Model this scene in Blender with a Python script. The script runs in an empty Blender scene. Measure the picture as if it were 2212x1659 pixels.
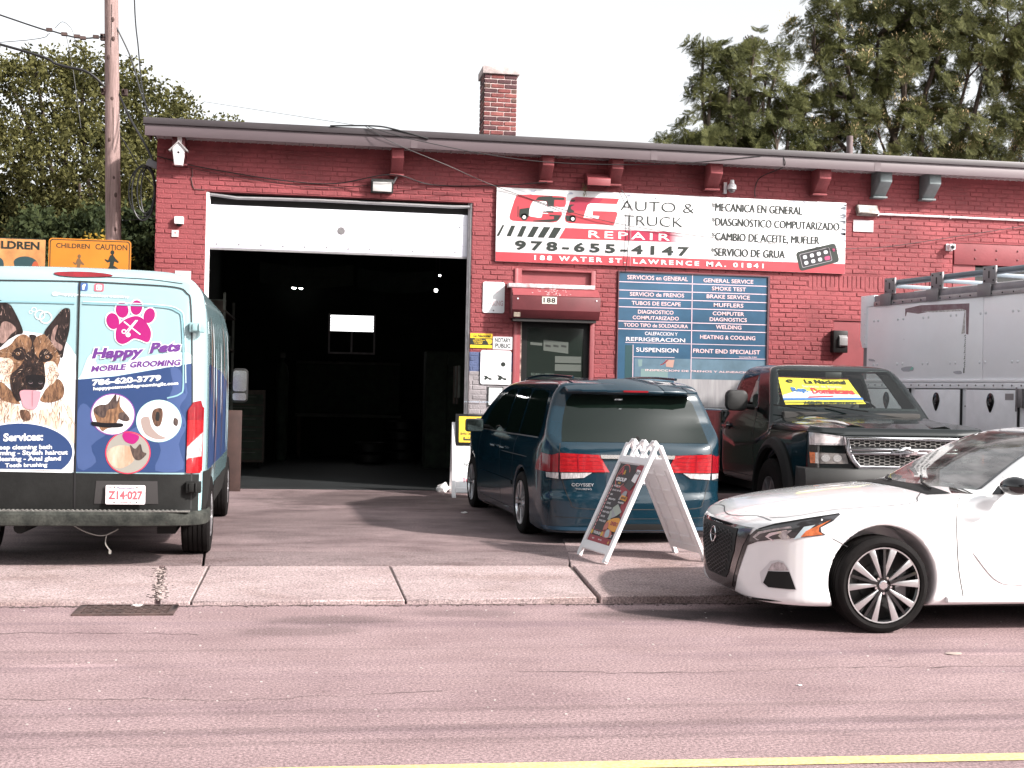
import bpy, bmesh, math, random
import numpy as np
from mathutils import Vector, Matrix

PI = math.pi
rad = math.radians
SC = bpy.context.scene
COL = SC.collection

# ---------------------------------------------------------------- camera
def make_camera():
    yaw, pitch, roll = rad(8.85), rad(0.317), rad(1.21)
    f = Vector((math.sin(yaw), math.cos(yaw), 0))
    r = Vector((math.cos(yaw), -math.sin(yaw), 0))
    u = Vector((0, 0, 1))
    f2 = f*math.cos(pitch)+u*math.sin(pitch)
    u2 = u*math.cos(pitch)-f*math.sin(pitch)
    r3 = r*math.cos(roll)+u2*math.sin(roll)
    u3 = u2*math.cos(roll)-r*math.sin(roll)
    cam = bpy.data.cameras.new("camera")
    cam.sensor_width = 36
    cam.lens = 36*2800/2212
    cam.clip_start = .1
    cam.clip_end = 900
    o = bpy.data.objects.new("camera", cam)
    COL.objects.link(o)
    m = Matrix((r3, u3, -f2)).transposed().to_4x4()
    m.translation = (0, 0, 1.62)
    o.matrix_world = m
    SC.camera = o
make_camera()

# ---------------------------------------------------------------- light
SUN_DIR = Vector((1.20, -.92, 1.0)).normalized()      # towards the sun
SC.world = bpy.data.worlds.new("World")
SC.world.use_nodes = True
_nt = SC.world.node_tree
_nt.nodes.clear()
_out = _nt.nodes.new("ShaderNodeOutputWorld")
_bg = _nt.nodes.new("ShaderNodeBackground")
_sky = _nt.nodes.new("ShaderNodeTexSky")
_sky.sky_type = 'NISHITA'
_sky.sun_disc = False
_sky.sun_elevation = math.asin(SUN_DIR.z)
_sky.sun_rotation = math.atan2(SUN_DIR.x, SUN_DIR.y)
_sky.dust_density = 3.0
_sky.air_density = 1.2
_sky.ozone_density = 1.0
_hs = _nt.nodes.new("ShaderNodeHueSaturation")       # thin bright overcast veil: the blue is washed out
_hs.inputs['Saturation'].default_value = .12
_hs.inputs['Value'].default_value = 1.0
_nt.links.new(_sky.outputs[0], _hs.inputs['Color'])
_nt.links.new(_hs.outputs[0], _bg.inputs[0])
_bg.inputs[1].default_value = .15
_nt.links.new(_bg.outputs[0], _out.inputs[0])
_sl = bpy.data.lights.new("sun", 'SUN')
_sl.energy = 4.3
_sl.angle = rad(2.2)
_sl.color = (1.0, .93, .88)
_so = bpy.data.objects.new("sun", _sl)
COL.objects.link(_so)
_so.rotation_euler = SUN_DIR.to_track_quat('Z', 'Y').to_euler()
_so.location = (20, -20, 30)
SC.view_settings.view_transform = 'Standard'
SC.view_settings.look = 'None'
SC.view_settings.gamma = 1
SC.view_settings.use_curve_mapping = False
SC.view_settings.exposure = .95
SC.cycles.max_bounces = 6
SC.cycles.transparent_max_bounces = 12
# ================================================================ materials
MATS = {}
def mat(name, rgb, rough=.6, metal=0, spec=.5, coat=0, var=0, vs=3, bump=0, bs=40, rgb2=None, emit=0, fine=0, fs=150, stretch=(1, 1, 1)):
    if name in MATS: return MATS[name]
    m = bpy.data.materials.new(name); m.use_nodes = True
    nt = m.node_tree; N = nt.nodes; L = nt.links
    b = N['Principled BSDF']
    b.inputs['Roughness'].default_value = rough
    b.inputs['Metallic'].default_value = metal
    b.inputs['Specular IOR Level'].default_value = spec
    b.inputs['Coat Weight'].default_value = coat
    b.inputs['Coat Roughness'].default_value = .03
    c = (*rgb, 1); b.inputs['Base Color'].default_value = c
    if emit:
        b.inputs['Emission Color'].default_value = c; b.inputs['Emission Strength'].default_value = emit
    tc = None
    if var or bump or fine or rgb2:
        tc = N.new('ShaderNodeTexCoord'); mp = N.new('ShaderNodeMapping')
        mp.inputs['Scale'].default_value = stretch
        L.new(tc.outputs['Object'], mp.inputs[0])
    if var or rgb2 or fine:
        n = N.new('ShaderNodeTexNoise'); n.inputs['Scale'].default_value = vs; n.inputs['Detail'].default_value = 6; n.inputs['Roughness'].default_value = .62
        L.new(mp.outputs[0], n.inputs['Vector'])
        r = N.new('ShaderNodeValToRGB'); L.new(n.outputs['Fac'], r.inputs[0])
        r.color_ramp.elements[0].position = .36; r.color_ramp.elements[1].position = .66
        lo = rgb2 if rgb2 else tuple(x*(1-var) for x in rgb)
        hi = rgb if rgb2 else tuple(min(1, x*(1+var)) for x in rgb)
        r.color_ramp.elements[0].color = (*lo, 1); r.color_ramp.elements[1].color = (*hi, 1)
        src = r.outputs[0]
        if fine:
            n2 = N.new('ShaderNodeTexNoise'); n2.inputs['Scale'].default_value = fs; n2.inputs['Detail'].default_value = 2
            L.new(mp.outputs[0], n2.inputs['Vector'])
            mr = N.new('ShaderNodeMapRange'); mr.inputs[1].default_value = .3; mr.inputs[2].default_value = .7
            mr.inputs[3].default_value = 1-fine; mr.inputs[4].default_value = 1+fine
            L.new(n2.outputs['Fac'], mr.inputs[0])
            mx = N.new('ShaderNodeVectorMath'); mx.operation = 'SCALE'
            L.new(src, mx.inputs[0]); L.new(mr.outputs[0], mx.inputs['Scale'])
            src = mx.outputs[0]
        L.new(src, b.inputs['Base Color'])
    if bump:
        n3 = N.new('ShaderNodeTexNoise'); n3.inputs['Scale'].default_value = bs; n3.inputs['Detail'].default_value = 5
        L.new(mp.outputs[0], n3.inputs['Vector'])
        bp = N.new('ShaderNodeBump'); bp.inputs['Strength'].default_value = bump; bp.inputs['Distance'].default_value = .01
        L.new(n3.outputs['Fac'], bp.inputs['Height']); L.new(bp.outputs[0], b.inputs['Normal'])
    MATS[name] = m
    return m

def glass_mat(name, tint=(.6, .68, .66), alpha=.35, rough=.02, painted_glare=0):
    """window glass: clear sheet that lets light through and mirrors by Fresnel"""
    if name in MATS: return MATS[name]
    m = bpy.data.materials.new(name); m.use_nodes = True
    nt = m.node_tree; N = nt.nodes; L = nt.links; N.clear()
    o = N.new('ShaderNodeOutputMaterial'); t = N.new('ShaderNodeBsdfTransparent'); g = N.new('ShaderNodeBsdfGlossy')
    g.inputs['Roughness'].default_value = rough; t.inputs[0].default_value = (*tint, 1)
    fr = N.new('ShaderNodeFresnel'); ge = N.new('ShaderNodeNewGeometry'); io = N.new('ShaderNodeMapRange'); io.inputs[3].default_value = 1.5; io.inputs[4].default_value = 1/1.5      # same mirror strength from either side of the thin sheet
    L.new(ge.outputs['Backfacing'], io.inputs[0]); L.new(io.outputs[0], fr.inputs[0])
    mx = N.new('ShaderNodeMixShader'); L.new(fr.outputs[0], mx.inputs[0]); L.new(t.outputs[0], mx.inputs[1]); L.new(g.outputs[0], mx.inputs[2])
    if painted_glare:       # pale diffuse streaks painted in for reflections on the glass
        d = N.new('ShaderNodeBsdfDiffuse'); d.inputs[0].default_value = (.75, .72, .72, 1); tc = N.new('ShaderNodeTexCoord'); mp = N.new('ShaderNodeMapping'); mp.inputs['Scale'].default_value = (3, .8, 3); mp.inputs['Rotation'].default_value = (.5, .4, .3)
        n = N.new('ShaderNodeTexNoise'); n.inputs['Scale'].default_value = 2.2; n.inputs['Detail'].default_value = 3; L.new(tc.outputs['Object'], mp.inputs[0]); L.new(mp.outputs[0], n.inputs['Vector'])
        r = N.new('ShaderNodeMapRange'); r.inputs[1].default_value = .35; r.inputs[2].default_value = .68; r.inputs[3].default_value = .04; r.inputs[4].default_value = painted_glare; L.new(n.outputs['Fac'], r.inputs[0])
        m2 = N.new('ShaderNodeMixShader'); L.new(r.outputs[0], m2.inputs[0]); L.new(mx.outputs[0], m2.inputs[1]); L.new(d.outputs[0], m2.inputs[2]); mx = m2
    L.new(mx.outputs[0], o.inputs[0]); MATS[name] = m
    return m

# ================================================================ objects
def link(name, mesh, parent=None):
    o = bpy.data.objects.new(name, mesh); COL.objects.link(o)
    if parent is not None: o.parent = parent
    return o
def tag(o, label=None, cat=None, group=None, kind=None):
    if label: o['label'] = label
    if cat: o['category'] = cat
    if group: o['group'] = group
    if kind: o['kind'] = kind
    return o
def thing(name, label, cat, loc=(0, 0, 0), rz=0, group=None):
    o = bpy.data.objects.new(name, None); COL.objects.link(o); o.location = loc; o.rotation_euler = (0, 0, rz)
    o.empty_display_size = .1
    return tag(o, label, cat, group)
def cptree(o, parent=None):
    c = o.copy(); COL.objects.link(c); c.parent = parent
    for ch in list(o.children): cptree(ch, c)
    return c

class MB:
    def __init__(s): s.v = []; s.f = []
    def add(s, v, f):
        n = len(s.v); s.v += [tuple(p) for p in v]; s.f += [tuple(i+n for i in q) for q in f]; return s
    def box(s, x0, y0, z0, x1, y1, z1, M=None):
        v = [Vector((x, y, z)) for x in (x0, x1) for y in (y0, y1) for z in (z0, z1)]
        if M: v = [M @ p for p in v]
        return s.add(v, [(0, 1, 3, 2), (4, 6, 7, 5), (0, 4, 5, 1), (2, 3, 7, 6), (0, 2, 6, 4), (1, 5, 7, 3)])
    def bar(s, a, b, w, h=None, up=(0, 0, 1)):
        h = h or w; a = Vector(a); b = Vector(b); d = (b-a).normalized(); u = Vector(up)
        x = d.cross(u)
        if x.length < 1e-4: x = d.cross(Vector((1, 0, 0)))
        x.normalize(); y = x.cross(d)
        v = [p+x*i*w/2+y*j*h/2 for p in (a, b) for i, j in ((-1, -1), (1, -1), (1, 1), (-1, 1))]
        return s.add(v, [(0, 1, 2, 3), (7, 6, 5, 4), (0, 4, 5, 1), (1, 5, 6, 2), (2, 6, 7, 3), (3, 7, 4, 0)])
    def tube(s, pts, r, n=8, caps=True):
        pts = [Vector(p) for p in pts]; rs = r if isinstance(r, (list, tuple)) else [r]*len(pts); base = len(s.v)
        prev = None
        for i, p in enumerate(pts):
            d = (pts[min(i+1, len(pts)-1)]-pts[max(i-1, 0)]).normalized()
            if prev is None:
                x = d.cross(Vector((0, 0, 1)))
                if x.length < 1e-3: x = d.cross(Vector((1, 0, 0)))
            else: x = prev-d*prev.dot(d)
            x.normalize(); prev = x; y = d.cross(x)
            for k in range(n):
                a = 2*PI*k/n; s.v.append(tuple(p+(x*math.cos(a)+y*math.sin(a))*rs[i]))
        for i in range(len(pts)-1):
            for k in range(n):
                a = base+i*n+k; b = base+i*n+(k+1) % n; s.f.append((a, b, b+n, a+n))
        if caps:
            s.f.append(tuple(base+k for k in reversed(range(n)))); s.f.append(tuple(base+(len(pts)-1)*n+k for k in range(n)))
        return s
    def lathe(s, prof, n=32, M=None):
        """profile (radius, axial) turned about the y axis"""
        base = len(s.v); M = M or Matrix.Identity(4)
        for r, a in prof:
            for k in range(n):
                t = 2*PI*k/n; s.v.append(tuple(M @ Vector((r*math.cos(t), a, r*math.sin(t)))))
        for i in range(len(prof)-1):
            for k in range(n):
                a = base+i*n+k; b = base+i*n+(k+1) % n; s.f.append((a, a+n, b+n, b))
        return s
    def disc(s, r, a, n=32, M=None):
        M = M or Matrix.Identity(4)
        return s.add([M @ Vector((r*math.cos(2*PI*k/n), a, r*math.sin(2*PI*k/n))) for k in range(n)], [tuple(range(n))])
    def prism(s, poly, a0, a1, axis='y'):
        """polygon of (u,v) extruded along an axis between a0 and a1"""
        n = len(poly)
        P = {'y': lambda u, v, a: (u, a, v), 'x': lambda u, v, a: (a, u, v), 'z': lambda u, v, a: (u, v, a)}[axis]
        v = [P(p[0], p[1], a0) for p in poly]+[P(p[0], p[1], a1) for p in poly]
        return s.add(v, [tuple(range(n)), tuple(range(2*n-1, n-1, -1))]+[(i, i+n, (i+1) % n+n, (i+1) % n) for i in range(n)])
    def build(s, name, m, parent=None, smooth=False, bevel=0, fixn=True, seg=2):
        me = bpy.data.meshes.new(name); me.from_pydata(s.v, [], s.f)
        if fixn or bevel:
            bm = bmesh.new(); bm.from_mesh(me)
            if bevel:
                bmesh.ops.remove_doubles(bm, verts=bm.verts, dist=1e-5)
                bmesh.ops.recalc_face_normals(bm, faces=bm.faces)
                ed = [e for e in bm.edges if len(e.link_faces) == 2 and e.calc_face_angle() > .5]
                bmesh.ops.bevel(bm, geom=ed, offset=bevel, segments=seg, profile=.5, affect='EDGES', clamp_overlap=True)
            else: bmesh.ops.recalc_face_normals(bm, faces=bm.faces)
            bm.to_mesh(me); bm.free()
        me.materials.append(m)
        if smooth or bevel:
            me.polygons.foreach_set('use_smooth', [True]*len(me.polygons))
            if hasattr(me, 'set_sharp_from_angle'): me.set_sharp_from_angle(angle=rad(35))
        return link(name, me, parent)

def sm(pts, n=6, closed=True):
    """Catmull-Rom through 2D or 3D points"""
    P = [np.array(p, float) for p in pts]; k = len(P); out = []
    for i in range(k if closed else k-1):
        g = (lambda j: P[j % k]) if closed else (lambda j: P[min(max(j, 0), k-1)])
        a, b, c, d = g(i-1), g(i), g(i+1), g(i+2)
        for t in np.arange(n)/n:
            out.append(tuple(.5*((2*b)+(c-a)*t+(2*a-5*b+4*c-d)*t*t+(3*b-a-3*c+d)*t**3)))
    if not closed: out.append(tuple(P[-1]))
    return out
def ellipse(cx, cy, rx, ry, n=32, rot=0):
    return [(cx+rx*math.cos(t)*math.cos(rot)-ry*math.sin(t)*math.sin(rot), cy+rx*math.cos(t)*math.sin(rot)+ry*math.sin(t)*math.cos(rot)) for t in (2*PI*i/n for i in range(n))]
def rrect(x0, y0, x1, y1, r, n=5):
    o = []
    for cx, cy, a in ((x1-r, y1-r, 0), (x0+r, y1-r, 90), (x0+r, y0+r, 180), (x1-r, y0+r, 270)):
        for k in range(n+1):
            t = rad(a+90*k/n); o.append((cx+r*math.cos(t), cy+r*math.sin(t)))
    return o

# ---------------------------------------------------------------- lettering
_tc = {}
def glyphs(s, bold=0, spacing=1):
    key = (s, bold, spacing)
    if key in _tc: return _tc[key]
    c = bpy.data.curves.new('t', 'FONT'); c.body = s; c.size = 1; c.offset = bold; c.space_character = spacing; c.resolution_u = 3
    o = bpy.data.objects.new('t', c); COL.objects.link(o)
    dg = bpy.context.evaluated_depsgraph_get(); me = bpy.data.meshes.new_from_object(o.evaluated_get(dg))
    v = np.array([p.co[:2] for p in me.vertices]).reshape(-1, 2); f = [tuple(p.vertices) for p in me.polygons]
    bpy.data.objects.remove(o); bpy.data.curves.remove(c); bpy.data.meshes.remove(me)
    _tc[key] = (v, f); return v, f
def text_fit(s, x0, z0, x1, z1, bold=0, shear=0, spacing=1, rise=0):
    """glyph mesh fitted into the box; rise lifts the right end (a slanted baseline)"""
    v, f = glyphs(s, bold, spacing); v = v.copy()
    lo = v.min(0); hi = v.max(0); v = (v-lo)/(hi-lo)
    z = z0+v[:, 1]*(z1-z0); x = x0+v[:, 0]*(x1-x0)+shear*(v[:, 1]-.5)*(z1-z0); z = z+rise*v[:, 0]
    return np.stack([x, z], 1), f
def split_loose(o, name):
    """every separate piece of a print becomes an object of its own"""
    me = o.data; n = len(me.vertices); par = list(range(n))
    def fd(a):
        while par[a] != a: par[a] = par[par[a]]; a = par[a]
        return a
    for e in me.edges:
        a, b = fd(e.vertices[0]), fd(e.vertices[1])
        if a != b: par[a] = b
    gr = {}
    for p in me.polygons: gr.setdefault(fd(p.vertices[0]), []).append(tuple(p.vertices))
    for fs in gr.values():
        ids = sorted({i for q in fs for i in q}); mp = {i: k for k, i in enumerate(ids)}
        mb = MB(); mb.add([tuple(me.vertices[i].co) for i in ids], [tuple(mp[i] for i in q) for q in fs]); mb.build(name, me.materials[0], o.parent, fixn=False)
    bpy.data.objects.remove(o); bpy.data.meshes.remove(me)
class Print:
    """flat print on a local x-z plane facing -y; every layer sits a little proud of the one below"""
    each = False
    def __init__(s, parent, y=0, step=.0005, fn=None): s.p = parent; s.y = y; s.step = step; s.k = 0; s.fn = fn
    def text(s, name, m, items, thick=0, **kw):
        s.k += 1; mb = MB(); y = s.y-s.step*s.k
        if len(items) > 1 and name == 'lettering':
            s.k -= 1
            for it in items: o = s.text(name, m, [it], **kw); s.k -= 1
            s.k += 1; return o
        for it in items:
            k2 = dict(kw); k2.update(it[5] if len(it) > 5 else {})
            v, f = text_fit(*it[:5], **k2); mb.add([(p[0], y, p[1]) for p in v], f)
        o = mb.build(name, m, s.p, fixn=False)
        if name == 'letters': split_loose(o, 'letter'); return None
        return o
    def poly(s, name, m, polys):
        s.k += 1; mb = MB(); y = s.y-s.step*s.k
        if s.each or name in ('slash_stripe', 'tool_icon'):
            for p in polys: mb = MB(); mb.add([(q[0], y, q[1]) for q in p], [tuple(range(len(p)))]); o = mb.build(name, m, s.p, fixn=False)
            return o
        for p in polys: mb.add([(q[0], y, q[1]) for q in p], [tuple(range(len(p)))])
        return mb.build(name, m, s.p, fixn=False)
# ================================================================ smooth solids for vehicle bodies
# SDFLIB
def sm2(pts, n=5):
    P = np.array(pts, float); k = len(P); out = []
    for i in range(k):
        a, b, c, d = P[i-1], P[i], P[(i+1) % k], P[(i+2) % k]
        la, lb, lc = [max(np.linalg.norm(q), 1e-6)**.5 for q in (b-a, c-b, d-c)]   # centripetal: no overshoot
        for t in np.arange(n)/n:
            m1 = ((b-a)/la-(c-a)/(la+lb)+(c-b)/lb)*lb; m2 = ((c-b)/lb-(d-b)/(lb+lc)+(d-c)/lc)*lb
            h00 = 2*t**3-3*t*t+1; h10 = t**3-2*t*t+t; h01 = -2*t**3+3*t*t; h11 = t**3-t*t
            out.append(h00*b+h10*m1+h01*c+h11*m2)
    return np.array(out)
class Poly:
    H = .01
    def __init__(s, pts, smooth=4): s.P = sm2(pts, smooth) if smooth else np.array(pts, float); s.G = None
    def __call__(s, x, y):
        x, y = np.broadcast_arrays(np.asarray(x, float), np.asarray(y, float))
        if s.G is None:
            s.lo = s.P.min(0)-.3; n = ((s.P.max(0)+.3-s.lo)/s.H).astype(int)+2
            s.G = s.exact(s.lo[0]+np.arange(n[0])[:, None]*s.H, s.lo[1]+np.arange(n[1])[None, :]*s.H)
        u = (x-s.lo[0])/s.H; v = (y-s.lo[1])/s.H; n0, n1 = s.G.shape
        uc = np.clip(u, 0, n0-1.001); vc = np.clip(v, 0, n1-1.001); ext = np.hypot(u-uc, v-vc)*s.H
        i = uc.astype(int); j = vc.astype(int); a = uc-i; b = vc-j; G = s.G
        return (G[i, j]*(1-a)+G[i+1, j]*a)*(1-b)+(G[i, j+1]*(1-a)+G[i+1, j+1]*a)*b+ext
    def exact(s, x, y):
        x, y = np.broadcast_arrays(np.asarray(x, float), np.asarray(y, float)); d = np.full(x.shape, 1e9); ins = np.zeros(x.shape, bool)
        P = s.P; Q = np.roll(P, -1, 0)
        for (ax, ay), (bx, by) in zip(P, Q):
            ex, ey = bx-ax, by-ay; wx, wy = x-ax, y-ay; L = ex*ex+ey*ey+1e-12
            t = np.clip((wx*ex+wy*ey)/L, 0, 1); d = np.minimum(d, (wx-ex*t)**2+(wy-ey*t)**2)
            if by != ay:
                c = ((ay > y) != (by > y)) & (x < ex*(y-ay)/(by-ay)+ax); ins ^= c
        d = np.sqrt(d); return np.where(ins, -d, d)
def smax(a, b, k):
    h = np.clip(.5+.5*(a-b)/k, 0, 1); return b+(a-b)*h+k*h*(1-h)
def smin(a, b, k): return -smax(-a, -b, k)
def mirror(pts):          # half outline (a, b>=0) from one end of the axis to the other -> closed
    return pts+[(a, -b) for a, b in reversed(pts) if b > 1e-6]
def boxd(x, y, z, c, h, r=0):
    q = [np.abs(v-cc)-hh+r for v, cc, hh in zip((x, y, z), c, h)]
    return np.sqrt(sum(np.maximum(w, 0)**2 for w in q))+np.minimum(np.maximum(np.maximum(q[0], q[1]), q[2]), 0)-r

# --- sedan: x forward from front axle
S_side = Poly([(.74, .175), (.84, .19), (.885, .27), (.915, .42), (.915, .56), (.90, .655), (.85, .705), (.66, .79), (.40, .858), (0, .925), (-.40, .968), (-.8, 1.0), (-1.6, 1.01), (-2.8, 1.06), (-3.5, 1.10), (-3.84, 1.07), (-3.93, .95), (-3.95, .5), (-3.85, .22), (-3.5, .19), (-1.5, .19)])
S_plan = Poly(mirror([(.915, 0), (.895, .28), (.84, .52), (.745, .70), (.60, .82), (.38, .895), (0, .925), (-1.5, .925), (-3, .92), (-3.5, .88), (-3.8, .74), (-3.95, 0)]))
S_sec = Poly([(.84, .16), (.905, .24), (.925, .42), (.93, .62), (.915, .78), (.885, .88), (.84, .96), (.78, 1.02), (.6, 1.2), (-.6, 1.2), (-.78, 1.02), (-.84, .96), (-.885, .88), (-.915, .78), (-.93, .62), (-.925, .42), (-.905, .24), (-.84, .16)], 3)
S_cab = Poly([(-.50, .90), (-.70, .99), (-1.11, 1.205), (-1.46, 1.355), (-1.76, 1.42), (-2.1, 1.44), (-2.5, 1.42), (-3.1, 1.25), (-3.6, 1.08), (-3.6, .9)], 4)
S_csec = Poly([(.86, .7), (.83, .97), (.73, 1.18), (.63, 1.33), (.52, 1.405), (.3, 1.435), (0, 1.445), (-.3, 1.435), (-.52, 1.405), (-.63, 1.33), (-.73, 1.18), (-.83, .97), (-.86, .7)], 4)
def sedan_f(x, y, z, arches=True, hollow=False):
    ay = np.abs(y)
    low = smax(smax(S_side(x, z+.05*(y/.85)**2*np.clip((z-.5)/.4, 0, 1)), S_plan(x, y), .05), S_sec(y, z), .04)
    cab = smax(S_cab(x+.16*(y/.75)**2*np.clip((x+1.6)/1.2, 0, 1), z), S_csec(y, z), .03)
    d = smin(low, cab, .03)
    if arches:
        for cx in (0, -2.825):
            w = np.sqrt((x-cx)**2+(z-.36)**2)-.385
            d = smax(d, -np.maximum(w, .62-ay), .012)
    if hollow: d = np.maximum(d, -hollow_sedan(x, y, z))
    return d
def hollow_sedan(x, y, z):
    c = smax(S_cab(x+.16*(y/.75)**2*np.clip((x+1.6)/1.2, 0, 1), z), S_csec(y, z), .03)+.05
    room = np.maximum(np.maximum(c, .72-z), np.maximum(-.30-(-x), -3.3-x))
    return room

# --- minivan: x forward from rear bumper
M_side = Poly([(.20, .12), (.04, .14), (-.01, .26), (-.01, .46), (.03, .60), (.05, .76), (.065, .94), (.10, 1.02), (.22, 1.27), (.33, 1.48), (.33, 1.56), (.46, 1.60), (.9, 1.635), (1.7, 1.665), (2.5, 1.64), (3.1, 1.55), (3.6, 1.32), (4.1, 1.09), (4.6, .96), (4.95, .82), (5.07, .66), (5.1, .30), (5.0, .14), (2.5, .14)], 4)
M_plan = Poly(mirror([(-.01, 0), (.01, .40), (.06, .70), (.17, .88), (.40, .955), (.9, .978), (2.5, .98), (4.0, .97), (4.6, .88), (4.95, .62), (5.1, 0)]))
M_sec = Poly([(.90, .08), (.955, .2), (.975, .45), (.98, .78), (.96, .94), (.91, 1.07), (.82, 1.36), (.75, 1.51), (.67, 1.60), (.50, 1.65), (0, 1.67), (-.50, 1.65), (-.67, 1.60), (-.75, 1.51), (-.82, 1.36), (-.91, 1.07), (-.96, .94), (-.98, .78), (-.975, .45), (-.955, .2), (-.90, .08)], 4)
def mini_f(x, y, z, arches=True):
    ay = np.abs(y)
    d = smax(smax(M_side(x-.10*(y/.8)**2*np.clip((z-.9)/.3, 0, 1)*np.clip((1.5-x), 0, 1), z), M_plan(x, y), .05), M_sec(y, z), .04)
    bump = boxd(x, y, z, (.30, 0, .30), (.33, .93, .19), .10); d = smin(d, smax(bump, M_plan(x+.02, y), .05), .03)
    if arches:
        for cx in (1.03, 4.03):
            d = smax(d, -np.maximum(np.sqrt((x-cx)**2+(z-.33)**2)-.365, .62-ay), .015)
    return d

# --- pickup: x forward from front bumper, everything behind it is negative
P_side = Poly([(-.10, .56), (-.10, 1.14), (-.16, 1.19), (-.45, 1.235), (-1.0, 1.275), (-1.35, 1.30), (-3.12, 1.30), (-3.12, .50), (-.5, .50)], 0)
P_bed = Poly([(-3.15, 1.32), (-5.6, 1.32), (-5.62, .55), (-3.15, .55)], 0)
P_plan = Poly(mirror([(-.10, 0), (-.10, .60), (-.13, .85), (-.24, .955), (-.6, .99), (-2, 1.0), (-3.12, 1.0)]), 0)
P_sec = Poly([(.93, .48), (.985, .62), (1.0, .85), (.985, 1.05), (.95, 1.16), (.90, 1.215), (.6, 1.275), (0, 1.30), (-.6, 1.275), (-.90, 1.215), (-.95, 1.16), (-.985, 1.05), (-1.0, .85), (-.985, .62), (-.93, .48)], 4)
P_csec = Poly([(1.0, .6), (.985, 1.05), (.955, 1.20), (.86, 1.50), (.78, 1.72), (.72, 1.82), (.60, 1.865), (0, 1.885), (-.60, 1.865), (-.72, 1.82), (-.78, 1.72), (-.86, 1.50), (-.955, 1.20), (-.985, 1.05), (-1.0, .6)], 4)
P_cab = Poly([(-1.22, 1.10), (-1.36, 1.29), (-1.98, 1.79), (-2.12, 1.86), (-2.4, 1.90), (-2.85, 1.88), (-2.98, 1.80), (-3.12, 1.35), (-3.12, 1.0)], 3)
def pick_f(x, y, z, arches=True, hollow=False):
    ay = np.abs(y)
    low = smax(smax(P_side(x, z), P_plan(x, y), .05), P_sec(y, z), .03)
    cb = smax(P_cab(x+.12*(y/.8)**2*np.clip((x+2.2)/1.0, 0, 1), z), P_csec(y, z), .03)
    d = smin(low, cb, .02)
    bed = smax(smax(P_bed(x, z), np.abs(y)-.99, .03), P_sec(y*.98, np.minimum(z, 1.1)), .02)
    bed = np.maximum(bed, -np.maximum(np.maximum(ay-.80, .82-z), np.maximum(x+3.25, -5.52-x)))
    d = np.minimum(d, bed)
    if arches:
        for cx in (-1.0, -4.40):
            d = smax(d, -np.maximum(np.maximum(np.sqrt((x-cx)**2+(z-.42)**2)-.47, .60-ay), -10), .012)
    if hollow: d = np.maximum(d, -hollow_pick(x, y, z))
    return d
def hollow_pick(x, y, z):
    c = smax(P_cab(x+.12*(y/.8)**2*np.clip((x+2.2)/1.0, 0, 1), z), P_csec(y, z), .03)+.05
    return np.maximum(np.maximum(c, .70-z), x+1.34)

# --- panel van: x forward from the rear door
V_side = Poly([(.06, .36), (.03, .46), (.0, .6), (.0, 1.3), (.01, 1.90), (.03, 2.25), (.07, 2.37), (.17, 2.42), (1.0, 2.45), (2.8, 2.46), (3.6, 2.38), (4.1, 2.05), (4.65, 1.48), (5.1, 1.28), (5.45, 1.08), (5.55, .7), (5.5, .33), (5.2, .28), (.6, .34)], 4)
V_plan = Poly(mirror([(.0, 0), (.01, .45), (.03, .75), (.07, .90), (.16, .985), (.40, 1.02), (1.2, 1.03), (3.9, 1.03), (4.5, .98), (5.2, .82), (5.5, .5), (5.56, 0)]))
V_sec = Poly([(.93, .30), (.99, .45), (1.02, .75), (1.03, 1.05), (1.025, 1.5), (1.01, 1.9), (.985, 2.12), (.945, 2.26), (.87, 2.345), (.74, 2.40), (.45, 2.435), (0, 2.45), (-.45, 2.435), (-.74, 2.40), (-.87, 2.345), (-.945, 2.26), (-.985, 2.12), (-1.01, 1.9), (-1.025, 1.5), (-1.03, 1.05), (-1.02, .75), (-.99, .45), (-.93, .30)], 4)
def van_f(x, y, z, arches=True):
    ay = np.abs(y)
    d = smax(smax(V_side(x, z), V_plan(x, y), .04), V_sec(y, z), .03)
    if arches:
        for cx in (1.0, 4.3):
            d = smax(d, -np.maximum(np.sqrt((x-cx)**2+(z-.34)**2)-.42, .60-ay), .015)
    return d

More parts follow.
